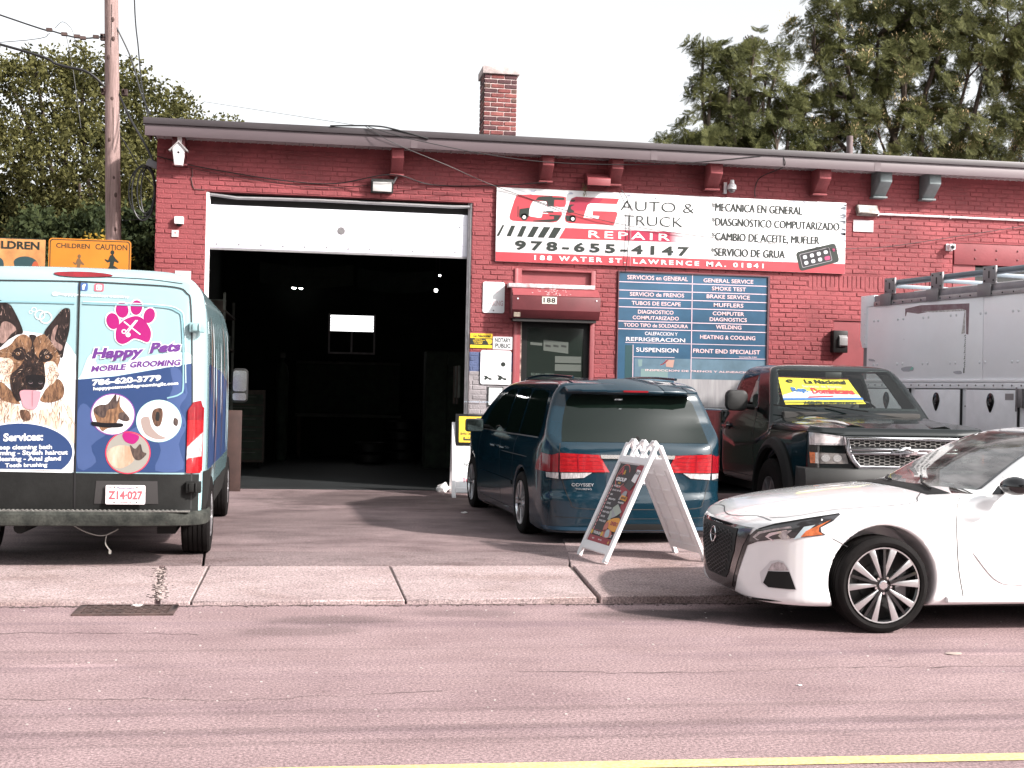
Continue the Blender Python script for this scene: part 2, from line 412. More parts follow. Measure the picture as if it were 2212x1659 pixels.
def surface(f, lo, hi, h, openings=None):
    """naive surface nets on a grid, then the vertices are pulled onto the exact surface"""
    ax = [np.arange(l, u+h, h) for l, u in zip(lo, hi)]
    D = f(ax[0][:, None, None], ax[1][None, :, None], ax[2][None, None, :])
    D = np.broadcast_to(D, tuple(len(a) for a in ax)); S = D < 0
    n = S.shape; C = np.zeros((n[0]-1, n[1]-1, n[2]-1)); acc = np.zeros(C.shape+(3,))
    idx = np.stack(np.meshgrid(*[np.arange(k-1) for k in n], indexing='ij'), -1).astype(np.float32)
    def sl(o): return tuple(slice(o[k], n[k]-1+o[k]) for k in range(3))
    cnr = [(i, j, k) for i in (0, 1) for j in (0, 1) for k in (0, 1)]
    for a in cnr:
        for d in range(3):
            if a[d]: continue
            b = list(a); b[d] = 1; b = tuple(b)
            Da, Db = D[sl(a)], D[sl(b)]; cr = S[sl(a)] != S[sl(b)]
            t = np.where(cr, Da/np.where(Da-Db == 0, 1, Da-Db), 0)
            for k in range(3): acc[..., k] += np.where(cr, a[k]+(t if k == d else 0), 0)
            C += cr
    act = C > 0; vid = -np.ones(C.shape, int); vid[act] = np.arange(act.sum())
    V = (idx[act]+acc[act]/C[act][:, None])*h+np.array([a[0] for a in ax])
    F = []
    for d in range(3):
        o1, o2 = [(1, 2), (2, 0), (0, 1)][d]
        s0 = [slice(1, n[k]-1) for k in range(3)]; s0[d] = slice(0, n[d]-1); s1 = list(s0); s1[d] = slice(1, n[d])
        A = S[tuple(s0)]; B = S[tuple(s1)]; cr = A != B; p = np.argwhere(cr)+np.array([0 if k == d else 1 for k in range(3)])
        fl = A[cr]
        def g(u, v):
            q = p.copy(); q[:, o1] -= u; q[:, o2] -= v; return vid[q[:, 0], q[:, 1], q[:, 2]]
        Q = np.stack([g(1, 1), g(0, 1), g(0, 0), g(1, 0)], 1); Q[~fl] = Q[~fl][:, ::-1]; F.append(Q)
    F = np.concatenate(F); e = h*.25
    for _ in range(3):
        x, y, z = V.T; d0 = f(x, y, z)
        g = np.stack([f(x+e, y, z)-f(x-e, y, z), f(x, y+e, z)-f(x, y-e, z), f(x, y, z+e)-f(x, y, z-e)], 1)/(2*e)
        st = (d0/np.maximum((g*g).sum(1), .3))[:, None]*g; ln = np.linalg.norm(st, axis=1, keepdims=True)
        V = V-st*np.minimum(1, h*.4/np.maximum(ln, 1e-9))
    return V, F
def march(f, P, d, n=60):
    P = np.array(P, float); d = np.array(d, float); d /= np.linalg.norm(d)
    for _ in range(n):
        s = f(P[:, 0], P[:, 1], P[:, 2]); P = P+d*(s*.7)[:, None]
    return P, np.abs(s) < .01
# ENDSDF
def np_mesh(name, V, F, m, parent=None, smooth=True):
    me = bpy.data.meshes.new(name); V = np.asarray(V, float); F = np.asarray(F); k = F.shape[1]
    me.vertices.add(len(V)); me.vertices.foreach_set('co', V.astype(np.float32).ravel())
    me.loops.add(F.size); me.loops.foreach_set('vertex_index', F.astype(np.int32).ravel())
    me.polygons.add(len(F)); me.polygons.foreach_set('loop_start', (np.arange(len(F))*k).astype(np.int32))
    if smooth: me.polygons.foreach_set('use_smooth', [True]*len(F))
    me.update(calc_edges=True); me.validate()
    me.materials.append(m); return link(name, me, parent)

# directions from which a shape is laid onto a body: (start offset, cast direction, u axis, v axis)
def frame(kind):
    if kind == 'L': return (0, 2.2, 0), (0, -1, 0), (1, 0, 0), (0, 0, 1)
    if kind == 'R': return (0, -2.2, 0), (0, 1, 0), (1, 0, 0), (0, 0, 1)
    if kind == 'B': return (-1.5, 0, 0), (1, 0, 0), (0, 1, 0), (0, 0, 1)
    if kind == 'F': return (2.5, 0, 0), (-1, 0, 0), (0, 1, 0), (0, 0, 1)
    if kind == 'T': return (0, 0, 2.6), (0, 0, -1), (1, 0, 0), (0, 1, 0)
    if kind == 'FL':
        c = .70710678; return (2.4*c, 2.4*c, 0), (-c, -c, 0), (c, -c, 0), (0, 0, 1)
def lay(f, kind, V2, off):
    o, d, u, v = [np.array(q, float) for q in frame(kind)]
    P = o+np.outer(V2[:, 0], u)+np.outer(V2[:, 1], v)
    if kind == 'F' and f is pick_f: pass
    P, ok = march(f, P, d)
    return P-d*off, ok
def decal(f, kind, poly, name, m, parent, off=.003, step=.06, smooth=True):
    """a sheet with the outline poly, following the body"""
    bm = bmesh.new(); vs = [bm.verts.new((a, b, 0)) for a, b in poly]; bm.faces.new(vs)
    a = np.array(poly); lo, hi = a.min(0), a.max(0)
    for ax in (0, 1):
        for c in np.arange(math.floor(lo[ax]/step)*step, hi[ax], step):
            if c <= lo[ax]+1e-4: continue
            co = [0, 0, 0]; co[ax] = c; no = [0, 0, 0]; no[ax] = 1
            bmesh.ops.bisect_plane(bm, geom=bm.verts[:]+bm.edges[:]+bm.faces[:], dist=1e-6, plane_co=co, plane_no=no)
    bmesh.ops.triangulate(bm, faces=[q for q in bm.faces if len(q.verts) > 4])
    V2 = np.array([v.co[:2] for v in bm.verts]); P, ok = lay(f, kind, V2, off)
    for v, p in zip(bm.verts, P): v.co = p
    bad = [v for v, k in zip(bm.verts[:], ok) if not k]
    if bad: bmesh.ops.delete(bm, geom=bad, context='VERTS')
    bmesh.ops.recalc_face_normals(bm, faces=bm.faces)
    me = bpy.data.meshes.new(name); bm.to_mesh(me); bm.free(); me.materials.append(m)
    if smooth: me.polygons.foreach_set('use_smooth', [True]*len(me.polygons))
    # make the sheet face away from the body
    d = Vector(frame(kind)[1])
    if sum((p.normal.dot(d)*p.area for p in me.polygons)) > 0: me.flip_normals()
    return link(name, me, parent)
def dtext(f, kind, s, x0, z0, x1, z1, name, m, parent, off=.005, flip=False, **kw):
    v, fc = text_fit(s, x0, z0, x1, z1, **kw)
    if flip: v = v*np.array([-1, 1])
    P, ok = lay(f, kind, v, off)
    mb = MB(); mb.add(P, fc); return mb.build(name, m, parent, fixn=False)
def seam(f, kind, pts, name, m, parent, w=.007, off=.0015, closed=False, n=4):
    """thin dark gap line between panels"""
    p = np.array(sm(pts, n, closed)); 
    if closed: p = np.vstack([p, p[:1]])
    seg = []
    for a, b in zip(p[:-1], p[1:]):
        k = max(1, int(np.linalg.norm(b-a)/.04)); seg += [a+(b-a)*i/k for i in range(k)]
    seg.append(p[-1]); p = np.array(seg); t = np.gradient(p, axis=0); t /= np.maximum(np.linalg.norm(t, axis=1, keepdims=True), 1e-9); nn = np.stack([-t[:, 1], t[:, 0]], 1)
    A, ok0 = lay(f, kind, p+nn*w/2, off); B, _ = lay(f, kind, p-nn*w/2, off)
    mb = MB(); k = len(p); okk = _ & ok0; mb.add([tuple(a) if o_ else (0, 0, .5) for a, o_ in zip(list(A)+list(B), list(okk)*2)], [(i, i+1, k+i+1, k+i) for i in range(k-1) if okk[i] and okk[i+1]])
    return mb.build(name, m, parent, fixn=False)
def seam_top(f, kind, pts, name, m, parent, w=.006, off=.002):
    """a gap line given in one view but laid from above, for surfaces that lie nearly flat"""
    P, ok = lay(f, kind, np.array(sm(pts, 4, False)), 0)
    return seam(f, 'T', [(p[0], p[1]) for p, k in zip(P, ok) if k], name, m, parent, w, off, n=1)
def body(f, lo, hi, h, name, m, parent):
    V, F = surface(f, lo, hi, h); return np_mesh(name, V, F, m, parent)

# ---------------------------------------------------------------- wheels
def wheel(parent, x, y, R, rr, w, side, spokes, m_tyre, m_rim, m_dark, name='wheel', groove=True, steer=0):
    """side=+1: outer face towards +y. The wheel part is hub and barrel; tyre and spokes are its pieces."""
    M = Matrix.Translation((x, y, R)) @ Matrix.Rotation(steer, 4, 'Z')
    o = side
    hb = MB(); hb.lathe([(rr*.98, -w/2*o), (rr*.95, -w*.2*o), (rr*.93, w*.42*o), (rr*.985, w*.5*o), (rr*1.0, w*.5*o), (rr*1.0, w*.44*o)], 48, M)
    hb.lathe([(0.001, w*.43*o), (.035, w*.43*o), (.045, w*.40*o), (.06, w*.33*o), (.065, w*.1*o)], 24, M)
    hub = hb.build(name, m_rim, parent, smooth=True)
    t = MB(); prof = []
    hw = w/2
    pr = [(rr, -.92*hw), (rr+.01, -1.0*hw), (rr+(R-rr)*.45, -1.06*hw), (R-.02, -1.0*hw), (R-.004, -.86*hw)]
    if groove:
        for g in (-.5, -.17, .17, .5):
            pr += [(R, (g-.10)*hw), (R, (g-.045)*hw), (R-.008, (g-.04)*hw), (R-.008, (g+.04)*hw), (R, (g+.045)*hw), (R, (g+.10)*hw)]
    else: pr += [(R, -.5*hw), (R, .5*hw)]
    pr += [(R-.004, .86*hw), (R-.02, 1.0*hw), (rr+(R-rr)*.45, 1.06*hw), (rr+.012, 1.0*hw), (rr+.012, .94*hw), (rr, .92*hw)]
    t.lathe([(a, b*o) for a, b in pr], 56, M); t.build('tyre', m_tyre, hub, smooth=True)
    dk = MB(); dk.disc(rr*.97, w*.05*o, 40, M); dk.lathe([(rr*.55, w*.06*o), (rr*.55, w*.10*o), (.04, w*.10*o)], 32, M); dk.build('brake_disc', m_dark, hub)
    if spokes: spokes(hub, M, rr, w, o)
    return hub
# ================================================================ ground
LOT = .13
def asphalt(name, c1, c2, stain, streak=0, stain_sc=.5, spots=None, seed=0):
    m = bpy.data.materials.new(name); m.use_nodes = True; nt = m.node_tree; N = nt.nodes; L = nt.links; b = N['Principled BSDF']
    tc = N.new('ShaderNodeTexCoord')
    def mapping(sc, loc=(0, 0, 0)):
        q = N.new('ShaderNodeMapping'); q.inputs['Scale'].default_value = sc; q.inputs['Location'].default_value = loc; L.new(tc.outputs['Object'], q.inputs[0]); return q.outputs[0]
    def noise(sc, det, vec, r=.55):
        n = N.new('ShaderNodeTexNoise'); n.inputs['Scale'].default_value = sc; n.inputs['Detail'].default_value = det; n.inputs['Roughness'].default_value = r; L.new(vec, n.inputs['Vector']); return n.outputs['Fac']
    def ramp(f, p0, p1, c0, c1_):
        r = N.new('ShaderNodeValToRGB'); r.color_ramp.elements[0].position = p0; r.color_ramp.elements[1].position = p1
        r.color_ramp.elements[0].color = (*c0, 1); r.color_ramp.elements[1].color = (*c1_, 1); L.new(f, r.inputs[0]); return r.outputs[0]
    def mix(f, a, c, mode='MIX'):
        x = N.new('ShaderNodeMix'); x.data_type = 'RGBA'; x.blend_type = mode
        if isinstance(f, float): x.inputs[0].default_value = f
        else: L.new(f, x.inputs[0])
        L.new(a, x.inputs[6]); L.new(c, x.inputs[7]); return x.outputs[2]
    one = (1, 1, 1)
    base = ramp(noise(1.3, 8, mapping((1, 1.6, 1), (seed, 0, 0)), .6), .35, .68, c1, c2)
    agg = ramp(noise(62, 4, mapping((1, 1, 1)), .75), .36, .66, (.45,)*3, (1.6,)*3)
    col = mix(1.0, base, agg, 'MULTIPLY')
    v = N.new('ShaderNodeTexVoronoi'); v.inputs['Scale'].default_value = 55; L.new(mapping((1, 1, 1)), v.inputs['Vector'])
    sp = ramp(v.outputs['Distance'], .10, .24, (1.6,)*3, one)
    col = mix(.55, col, mix(1.0, col, sp, 'MULTIPLY'))
    st = ramp(noise(stain_sc, 7, mapping((1, 1.8, 1), (7+seed, 3, 0)), .62), .50, .66, one, stain)
    col = mix(1.0, col, st, 'MULTIPLY')
    small = ramp(noise(5.5, 5, mapping((.55, 2.2, 1), (3, seed, 0)), .7), .60, .72, one, (.66, .64, .66))
    col = mix(1.0, col, small, 'MULTIPLY')
    dash = ramp(noise(3.2, 3, mapping((.9, 11, 1), (5, seed, 0)), .6), .66, .72, one, (.52, .50, .53))
    col = mix(.8, col, mix(1.0, col, dash, 'MULTIPLY'))
    if streak:
        sk = ramp(noise(1.0, 4, mapping((.10, 2.6, 1), (seed, 1.3, 0)), .6), .52, .70, one, (.80, .79, .83))
        col = mix(1.0, col, sk, 'MULTIPLY')
    geo = N.new('ShaderNodeNewGeometry'); sx = N.new('ShaderNodeSeparateXYZ'); L.new(geo.outputs['Position'], sx.inputs[0])
    def mth(op, a, bb=None, cc=None):
        q = N.new('ShaderNodeMath'); q.operation = op
        for i, w in enumerate((a, bb, cc)):
            if w is None: continue
            if isinstance(w, (int, float)): q.inputs[i].default_value = w
            else: L.new(w, q.inputs[i])
        return q.outputs[0]
    wob = mth('MULTIPLY', mth('SUBTRACT', noise(2.2, 5, mapping((1, 1, 1), (1, 1, 0)), .65), .5), 1.4)
    for (px, py, rx, ry, dark) in (spots or []):            # oil smears and other darker or lighter spots, each in its place
        dx = mth('DIVIDE', mth('SUBTRACT', sx.outputs[0], px), rx); dy = mth('DIVIDE', mth('SUBTRACT', sx.outputs[1], py), ry)
        d = mth('ADD', mth('SQRT', mth('ADD', mth('MULTIPLY', dx, dx), mth('MULTIPLY', dy, dy))), wob)
        f = N.new('ShaderNodeMapRange'); f.interpolation_type = 'SMOOTHSTEP'; f.inputs[1].default_value = .45; f.inputs[2].default_value = 1.15; f.inputs[3].default_value = dark; f.inputs[4].default_value = 1
        L.new(d, f.inputs[0]); cb = N.new('ShaderNodeCombineColor')
        for i in range(3): L.new(f.outputs[0], cb.inputs[i])
        col = mix(1.0, col, cb.outputs[0], 'MULTIPLY')
    L.new(col, b.inputs['Base Color']); b.inputs['Roughness'].default_value = .85; b.inputs['Specular IOR Level'].default_value = .3
    bp = N.new('ShaderNodeBump'); bp.inputs['Strength'].default_value = .55; bp.inputs['Distance'].default_value = .008
    L.new(noise(95, 3, mapping((1, 1, 1)), .7), bp.inputs['Height']); L.new(bp.outputs[0], b.inputs['Normal'])
    MATS[name] = m; return m
M_road = asphalt('asphalt', (.250, .175, .178), (.305, .218, .222), (.84, .82, .84), streak=1,
    spots=[(2.6, 9.25, .75, .28, .40), (3.6, 9.2, 1.2, .5, .32), (.2, 9.1, .55, .22, .62), (-.1, 8.7, .5, .2, .72), (1.1, 9.35, .5, .2, .7), (0, 6.20, 9, .07, .80), (1, 6.55, 8, .05, .84), (2, 5.98, 7, .045, .84), (-1, 8.1, 3, .05, .86), (-1.3, 7.7, .35, .05, 1.3), (4.3, 7.75, .5, .06, 1.25)])
M_lot = asphalt('lot_asphalt', (.18, .130, .131), (.25, .185, .185), (.60, .57, .58), seed=4, stain_sc=.8,
    spots=[(-.2, 14.5, 1.5, 2.4, .72), (.9, 17.6, 1.9, 1.6, .50), (2.4, 14.2, 1.0, 2.6, .6)])
M_conc = asphalt('worn_concrete', (.30, .23, .228), (.39, .31, .305), (.80, .76, .74), seed=9, stain_sc=1.1)
M_conc2 = asphalt('pad_concrete', (.25, .188, .188), (.32, .245, .24), (.78, .74, .72), seed=15, stain_sc=1.1)
M_band = asphalt('dirty_concrete', (.17, .128, .128), (.24, .182, .182), (.66, .62, .62), seed=2, stain_sc=1.3)
M_crack = mat('crack_dirt', (.075, .056, .053), .95)
M_black = mat('black_gap', (.006, .006, .006), .6)
M_iron = mat('cast_iron', (.062, .038, .034), .8, var=.4, vs=12)

def sheet(name, x0, y0, x1, y1, z, m, nx=1):
    mb = MB(); mb.add([(x0, y0, z), (x1, y0, z), (x1, y1, z), (x0, y1, z)], [(0, 1, 2, 3)]); o = mb.build(name, m); o['kind'] = 'structure'; return o
o = sheet('ground', -400, -400, 400, 600, -.02, mat('far_ground', (.16, .15, .13), .95, var=.3, vs=.2))
o = sheet('street', -60, -3.2, 60, 10.9, 0, M_road)
mb = MB(); rng_ = np.random.default_rng(5); N_ = 260; R_ = 135
hh = 7.5+2.2*np.sin(np.arange(N_)*.31)+1.3*np.sin(np.arange(N_)*1.13)+rng_.uniform(-.8, .8, N_)
ro = [(R_*math.cos(2*PI*i/N_), R_*math.sin(2*PI*i/N_)) for i in range(N_)]
mb.add([(x, y, -.02) for x, y in ro]+[(x*1.02, y*1.02, h*.75) for (x, y), h in zip(ro, hh)]+[(x*1.06, y*1.06, h) for (x, y), h in zip(ro, hh)]+[(x*1.3, y*1.3, -.02) for x, y in ro], [(k*N_+i, k*N_+(i+1) % N_, (k+1)*N_+(i+1) % N_, (k+1)*N_+i) for k in range(3) for i in range(N_)])
q = mb.build('distant_woods', mat('woods_green', (.035, .045, .020), .9, var=.5, vs=.3, bump=1, bs=1.5)); q['kind'] = 'stuff'
# lot behind the sidewalk, one body with a real edge
mb = MB(); mb.box(-60, 11.88, -.05, 60, 46, LOT); o = mb.build('parking_lot', M_lot); o['kind'] = 'structure'

# sidewalk: apron slabs dropping to the street, then a dirtier concrete band
side = thing('sidewalk', None, None); side['kind'] = 'structure'
def slab(name, quad, m, parent, low=-.05, bevel=.008):
    mb = MB(); v = [(x, y, z) for x, y, z in quad]; w = [(x, y, low) for x, y, z in quad]
    mb.add(v+w, [(0, 1, 2, 3), (7, 6, 5, 4), (0, 4, 5, 1), (1, 5, 6, 2), (2, 6, 7, 3), (3, 7, 4, 0)])
    return mb.build(name, m, parent, bevel=bevel, seg=1)
KY = 9.76
def kz(x): return .028+.030*min(1, max(0, (x-.3)/2.4))
cuts = [(-14, -14.1), (-12.2, -12.3), (-10.4, -10.45), (-8.6, -8.65), (-6.8, -6.85), (-4.95, -5.0), (-3.1, -3.1), (-.83, -.80), (.745, .70), (2.22, 2.26)]
g = .007
for i in range(len(cuts)-1):
    (a0, a1), (b0, b1) = cuts[i], cuts[i+1]
    if i == 6:       # the slab with the crumbled crack is split in two
        slab('slab', [(a0+g, KY, kz(a0)), (-1.09, KY, kz(-1)), (-1.20, 11.04, .115), (a1+g, 11.04, .115)], M_conc, side)
        slab('slab', [(-1.05, KY, kz(-1)), (b0-g, KY, kz(b0)), (b1-g, 11.04, .115), (-1.16, 11.04, .115)], M_conc, side)
    else:
        slab('slab', [(a0+g, KY, kz(a0)), (b0-g, KY, kz(b0)), (b1-g, 11.04, .115), (a1+g, 11.04, .115)], M_conc, side)
random.seed(3)
slab('slab', [(2.24, KY, kz(3)), (3.55, KY, kz(3)), (3.55, 11.04, .12), (2.29, 11.04, .12)], M_conc2, side)
for a, b in ((3.56, 5.4), (5.41, 7.2), (7.21, 9), (9.01, 11), (11.01, 13), (13.01, 15), (15.01, 17)):
    slab('slab', [(a, 10.42, .10), (b-.01, 10.42, .10), (b-.01, 11.04, .12), (a, 11.04, .12)], M_conc2, side)
for a, b, c, d in ((-14, -10, -14, -10), (-9.98, -6, -9.98, -6), (-5.98, -3.2, -5.98, -3.2), (-3.18, -.86, -3.18, -.91), (-.84, 2.25, -.89, 2.42)):
    slab('slab', [(a, 11.05, .116), (b, 11.05, .116), (d, 11.87, .131), (c, 11.87, .131)], M_band, side)
# concrete pad right of the drive, under the folding sign
slab('slab', [(2.27, 11.05, .121), (17, 11.05, .121), (17, 12.9, .139), (2.56, 12.9, .139)], M_conc2, side, low=.05)
# crack dirt lying in the joints
mb = MB()
for (a0, a1) in cuts: mb.add([(a0-.012, KY+.01, .02), (a0+.012, KY+.01, .02), (a1+.012, 11.03, .105), (a1-.012, 11.03, .105)], [(0, 1, 2, 3)])
mb.build('joint_dirt', M_crack, side)
# crumbled rubble in the cracked slab
random.seed(5); mb = MB(); mb2 = MB()
for k in range(260):
    t = random.random(); x = -1.06-.12*t+random.gauss(0, .03); y = KY+.05+t*1.15; z = .03+(.115-.03)*(y-KY)/1.28
    s = random.uniform(.003, .010); (mb if k % 2 else mb2).box(x-s, y-s*1.3, z-.005, x+s, y+s*1.3, z+s*.3, Matrix.Translation((x, y, 0)) @ Matrix.Rotation(random.random()*3, 4, 'Z') @ Matrix.Translation((-x, -y, 0)))
q = mb.build('rubble', mat('pale_rubble', (.42, .34, .32), .9), side); q['kind'] = 'stuff'
q = mb2.build('rubble', M_crack, side); q['kind'] = 'stuff'
# dirt and grit collected along the kerb edge
mb = MB(); random.seed(8)
for k in range(500):
    x = random.uniform(-4, 3.5); y = KY-.02-abs(random.gauss(0, .04)); s = random.uniform(.002, .007)
    mb.box(x-s*1.6, y-s, 0, x+s*1.6, y+s, s*.8)
q = mb.build('grit', M_crack); q['kind'] = 'stuff'
mb = MB()
for k in range(220):
    x = random.uniform(-5, 6); y = random.uniform(6, 9.7); s = random.uniform(.002, .005)
    mb.box(x-s*1.3, y-s, 0, x+s*1.3, y+s, s)
q = mb.build('grit', mat('pale_grit', (.5, .45, .43), .9)); q['kind'] = 'stuff'
def crack(pts, w, seed, z, parent=None):
    random.seed(seed); L_ = []
    for (a, b) in zip(pts[:-1], pts[1:]):
        n = max(3, int(math.hypot(b[0]-a[0], b[1]-a[1])/.07))
        for i in range(n): t = i/n; L_.append((a[0]+(b[0]-a[0])*t+random.gauss(0, .012), a[1]+(b[1]-a[1])*t+random.gauss(0, .016)))
    mb = MB(); k = len(L_); up = []; dn = []
    for (x, y) in L_: q = w*random.uniform(.3, 1); up.append((x, y+q, z)); dn.append((x, y-q, z))
    mb.add(up+dn, [(i, i+1, k+i+1, k+i) for i in range(k-1)]); o = mb.build('crack', M_crack, parent); o['kind'] = 'structure'; return o
lot_ = bpy.data.objects['parking_lot']; st_ = bpy.data.objects['street']
crack([(-1.0, 14.2), (-.1, 14.35), (.6, 14.2), (1.6, 14.5)], .012, 1, LOT+.003, lot_); crack([(-.7, 13.3), (.2, 13.1), (.9, 13.4)], .008, 2, LOT+.003, lot_)
crack([(-1.0, 12.45), (0, 12.2), (1.6, 12.4), (2.4, 12.3)], .009, 3, LOT+.003, lot_); crack([(-.9, 17.2), (.8, 17.5), (1.9, 17.3)], .010, 4, LOT+.003, lot_)
crack([(-6, 9.70), (-2, 9.71), (.5, 9.72), (3.4, 9.72)], .012, 5, .003, st_); crack([(-3, 8.6), (-1.6, 8.72), (-.6, 8.6)], .006, 6, .003, st_)
crack([(1.2, 7.4), (2.2, 7.3), (3.4, 7.42), (5, 7.3)], .005, 7, .003, st_); crack([(-1.6, 6.9), (-.3, 6.8), (.8, 6.95)], .004, 8, .003, st_); crack([(.1, 10.4), (.5, 10.0), (.62, KY+.02)], .004, 9, .075, side)
# yellow centre line, two worn bands
M_yel = mat('road_paint_yellow', (.80, .64, .24), .8, var=.0, vs=9, rgb2=(.56, .44, .20), fine=.25, fs=60)
for y0, y1 in ((5.475, 5.585), (5.235, 5.345)):
    mb = MB(); mb.add([(-60, y0+.768, .004), (60, y0-.768, .004), (60, y1-.768, .004), (-60, y1+.768, .004)], [(0, 1, 2, 3)]); o = mb.build('lane_marking', M_yel); o['kind'] = 'structure'
# storm drain
dr = thing('storm_drain', 'rusty rectangular storm drain grate in the gutter by the cracked slab', 'drain', (-1.255, 9.53, 0))
mb = MB()
W2, D2 = .345, .20
mb.box(-W2, -D2, -.02, W2, -D2+.035, .014); mb.box(-W2, D2-.035, -.02, W2, D2, .014); mb.box(-W2, -D2+.035, -.02, -W2+.05, D2-.035, .014); mb.box(W2-.05, -D2+.035, -.02, W2, D2-.035, .014)
mb.build('frame', M_iron, dr, bevel=.004, seg=1)
mb = MB(); mb.box(-W2+.02, -D2+.02, .0045, W2-.02, D2-.02, .006); mb.build('pit', M_black, dr)
ys = np.linspace(-D2+.035, D2-.035, 7)
for y in ys[1:-1]:
    mb = MB(); mb.box(-W2+.05, y-.008, .006, W2-.05, y+.008, .014); mb.build('bar', M_iron, dr)
mb = MB()
for r in range(6):
    for c in range(9):
        x = -W2+.05+(c+(.5 if r % 2 else 0)+.4)*.066
        if x > W2-.07: continue
        mb.box(x-.011, ys[r]+.008 if r else ys[r], .006, x+.011, ys[r+1]-.008 if r < 5 else ys[r+1], .0135)
mb.build('cross_bar', M_iron, dr)
# litter
M_paper = mat('white_litter', (.75, .73, .72), .8, var=.1, vs=20)
def litter(name, label, x, y, z, s, seed, flat=.35, m=None):
    random.seed(seed); bm = bmesh.new(); bmesh.ops.create_icosphere(bm, subdivisions=2, radius=s)
    for v in bm.verts: v.co = Vector((v.co.x*random.uniform(.7, 1.5), v.co.y*random.uniform(.6, 1.1), max(-.9*s*flat, v.co.z*flat*random.uniform(.5, 1.5))))
    me = bpy.data.meshes.new(name); bm.to_mesh(me); bm.free(); me.materials.append(m or M_paper)
    o = link(name, me); o.location = (x, y, z+s*flat*.9); tag(o, label, 'litter'); return o
litter('crumpled_cup', 'flattened white scrap beside the storm drain under the kerb', -1.20, 9.71, .0, .045, 1, .2)
litter('plastic_bag', 'crumpled white plastic bag on the ground at the right garage jamb', 1.93, 18.75, LOT, .09, 2, .8)
litter('paper_scrap', 'small white paper scrap on the ground by the blue minivan front wheel', 1.88, 15.6, LOT, .035, 4, .3)
litter('brown_scrap', 'flattened pale brown scrap lying on the street in front of the white sedan', 4.1, 7.75, 0, .045, 6, .15, mat('brown_litter', (.35, .28, .25), .9))
litter('street_scrap', 'tiny white scrap lying alone in the middle of the street', 2.75, 6.95, 0, .014, 7, .3)
# ================================================================ repair garage
WY = 19.05
M_red = mat('red_wall_paint', (.245, .052, .058), .75, var=.24, vs=1.4, bump=.5, bs=55, fine=.10, fs=30)
M_redm = mat('red_mortar_paint', (.225, .048, .054), .85, var=.2, vs=3, bump=.6, bs=60)
M_redflat = mat('red_smooth_paint', (.235, .050, .057), .55, var=.10, vs=3, bump=.15, bs=30)
M_reddark = mat('maroon_paint', (.12, .024, .029), .5, var=.12, vs=4)
M_blueb = mat('navy_wall_paint', (.075, .10, .20), .75, var=.25, vs=4, bump=.5, bs=55)
M_greyb = mat('grey_wall_paint', (.26, .235, .245), .8, var=.2, vs=4, bump=.5, bs=55)
M_wht = mat('white_paint', (.78, .77, .79), .5, var=.04, vs=4)
M_whtd = mat('weathered_white_paint', (.66, .63, .64), .6, var=.16, vs=9)
M_alu = mat('dull_aluminium', (.36, .35, .36), .45, .6, var=.1, vs=8)
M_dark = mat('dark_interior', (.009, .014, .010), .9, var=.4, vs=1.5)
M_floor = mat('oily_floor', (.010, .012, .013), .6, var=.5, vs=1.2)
M_fascia = mat('mauve_fascia', (.125, .095, .103), .45, var=.10, vs=2, stretch=(.3, 1, 1), bump=.1, bs=4)
M_drip = mat('dark_roof_edge', (.06, .05, .054), .5, var=.2, vs=3, stretch=(.3, 1, 1))
M_soffit = mat('soffit_white', (.48, .44, .45), .6, var=.1, vs=3)
M_steel = mat('grey_steel', (.22, .21, .22), .45, .5, var=.15, vs=8)
M_blk = mat('black_plastic', (.008, .008, .008), .5, spec=.3)
M_cable = mat('black_cable', (.012, .012, .013), .5)

bld = thing('repair_garage', 'long single storey painted red brick repair garage with an open bay door', 'garage', (0, 0, 0))
X0, X1, ZT, ZB = -2.23, 14.0, 5.12, .13
OPEN = [(-1.53, 2.32, ZB, 4.40), (2.97, 4.20, ZB, 3.45), (4.55, 6.93, ZB, 3.47), (7.98, 9.1, .9, 2.82), (9.93, 13.2, 2.85, 4.10)]
def wall_panels():
    """mortar plane behind the bricks, cut around the openings"""
    mb = MB(); xs = sorted({X0, X1}|{a for o in OPEN for a in o[:2]}); zs = sorted({ZB, ZT}|{a for o in OPEN for a in o[2:]})
    for i in range(len(xs)-1):
        for j in range(len(zs)-1):
            cx, cz = (xs[i]+xs[i+1])/2, (zs[j]+zs[j+1])/2
            if any(o[0] < cx < o[1] and o[2] < cz < o[3] for o in OPEN): continue
            mb.box(xs[i], WY+.006, zs[j], xs[i+1], WY+.30, zs[j+1])
    return mb
wall = wall_panels().build('wall', M_redm, bld)
# side and rear walls
mb = MB(); mb.box(X0, WY+.30, ZB, X0+.3, 29.0, ZT)
mb.box(X1-.3, WY+.30, ZB, X1, 29.0, ZT)
mb.build('side_wall', M_red, bld)
mb = MB()
wx0, wx1, wz0, wz1 = .41, 1.355, 2.86, 3.21       # high rear window; its daylight is a glow put into the pane
mb.box(X0, 28.7, ZB, wx0, 29.0, ZT); mb.box(wx1, 28.7, ZB, X1, 29.0, ZT); mb.box(wx0, 28.7, ZB, wx1, 29.0, wz0); mb.box(wx0, 28.7, wz1, wx1, 29.0, ZT)
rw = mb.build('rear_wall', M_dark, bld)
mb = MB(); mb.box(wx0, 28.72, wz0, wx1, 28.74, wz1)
rwn = mb.build('rear_window', mat('glowing_daylight_pane', (1, 1, 1), .5, emit=1.3), bld)
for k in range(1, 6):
    mb = MB(); z = wz0+(wz1-wz0)*k/6; mb.box(wx0, 28.70, z-.006, wx1, 28.715, z+.006); mb.build('blind_slat', M_steel, rwn)
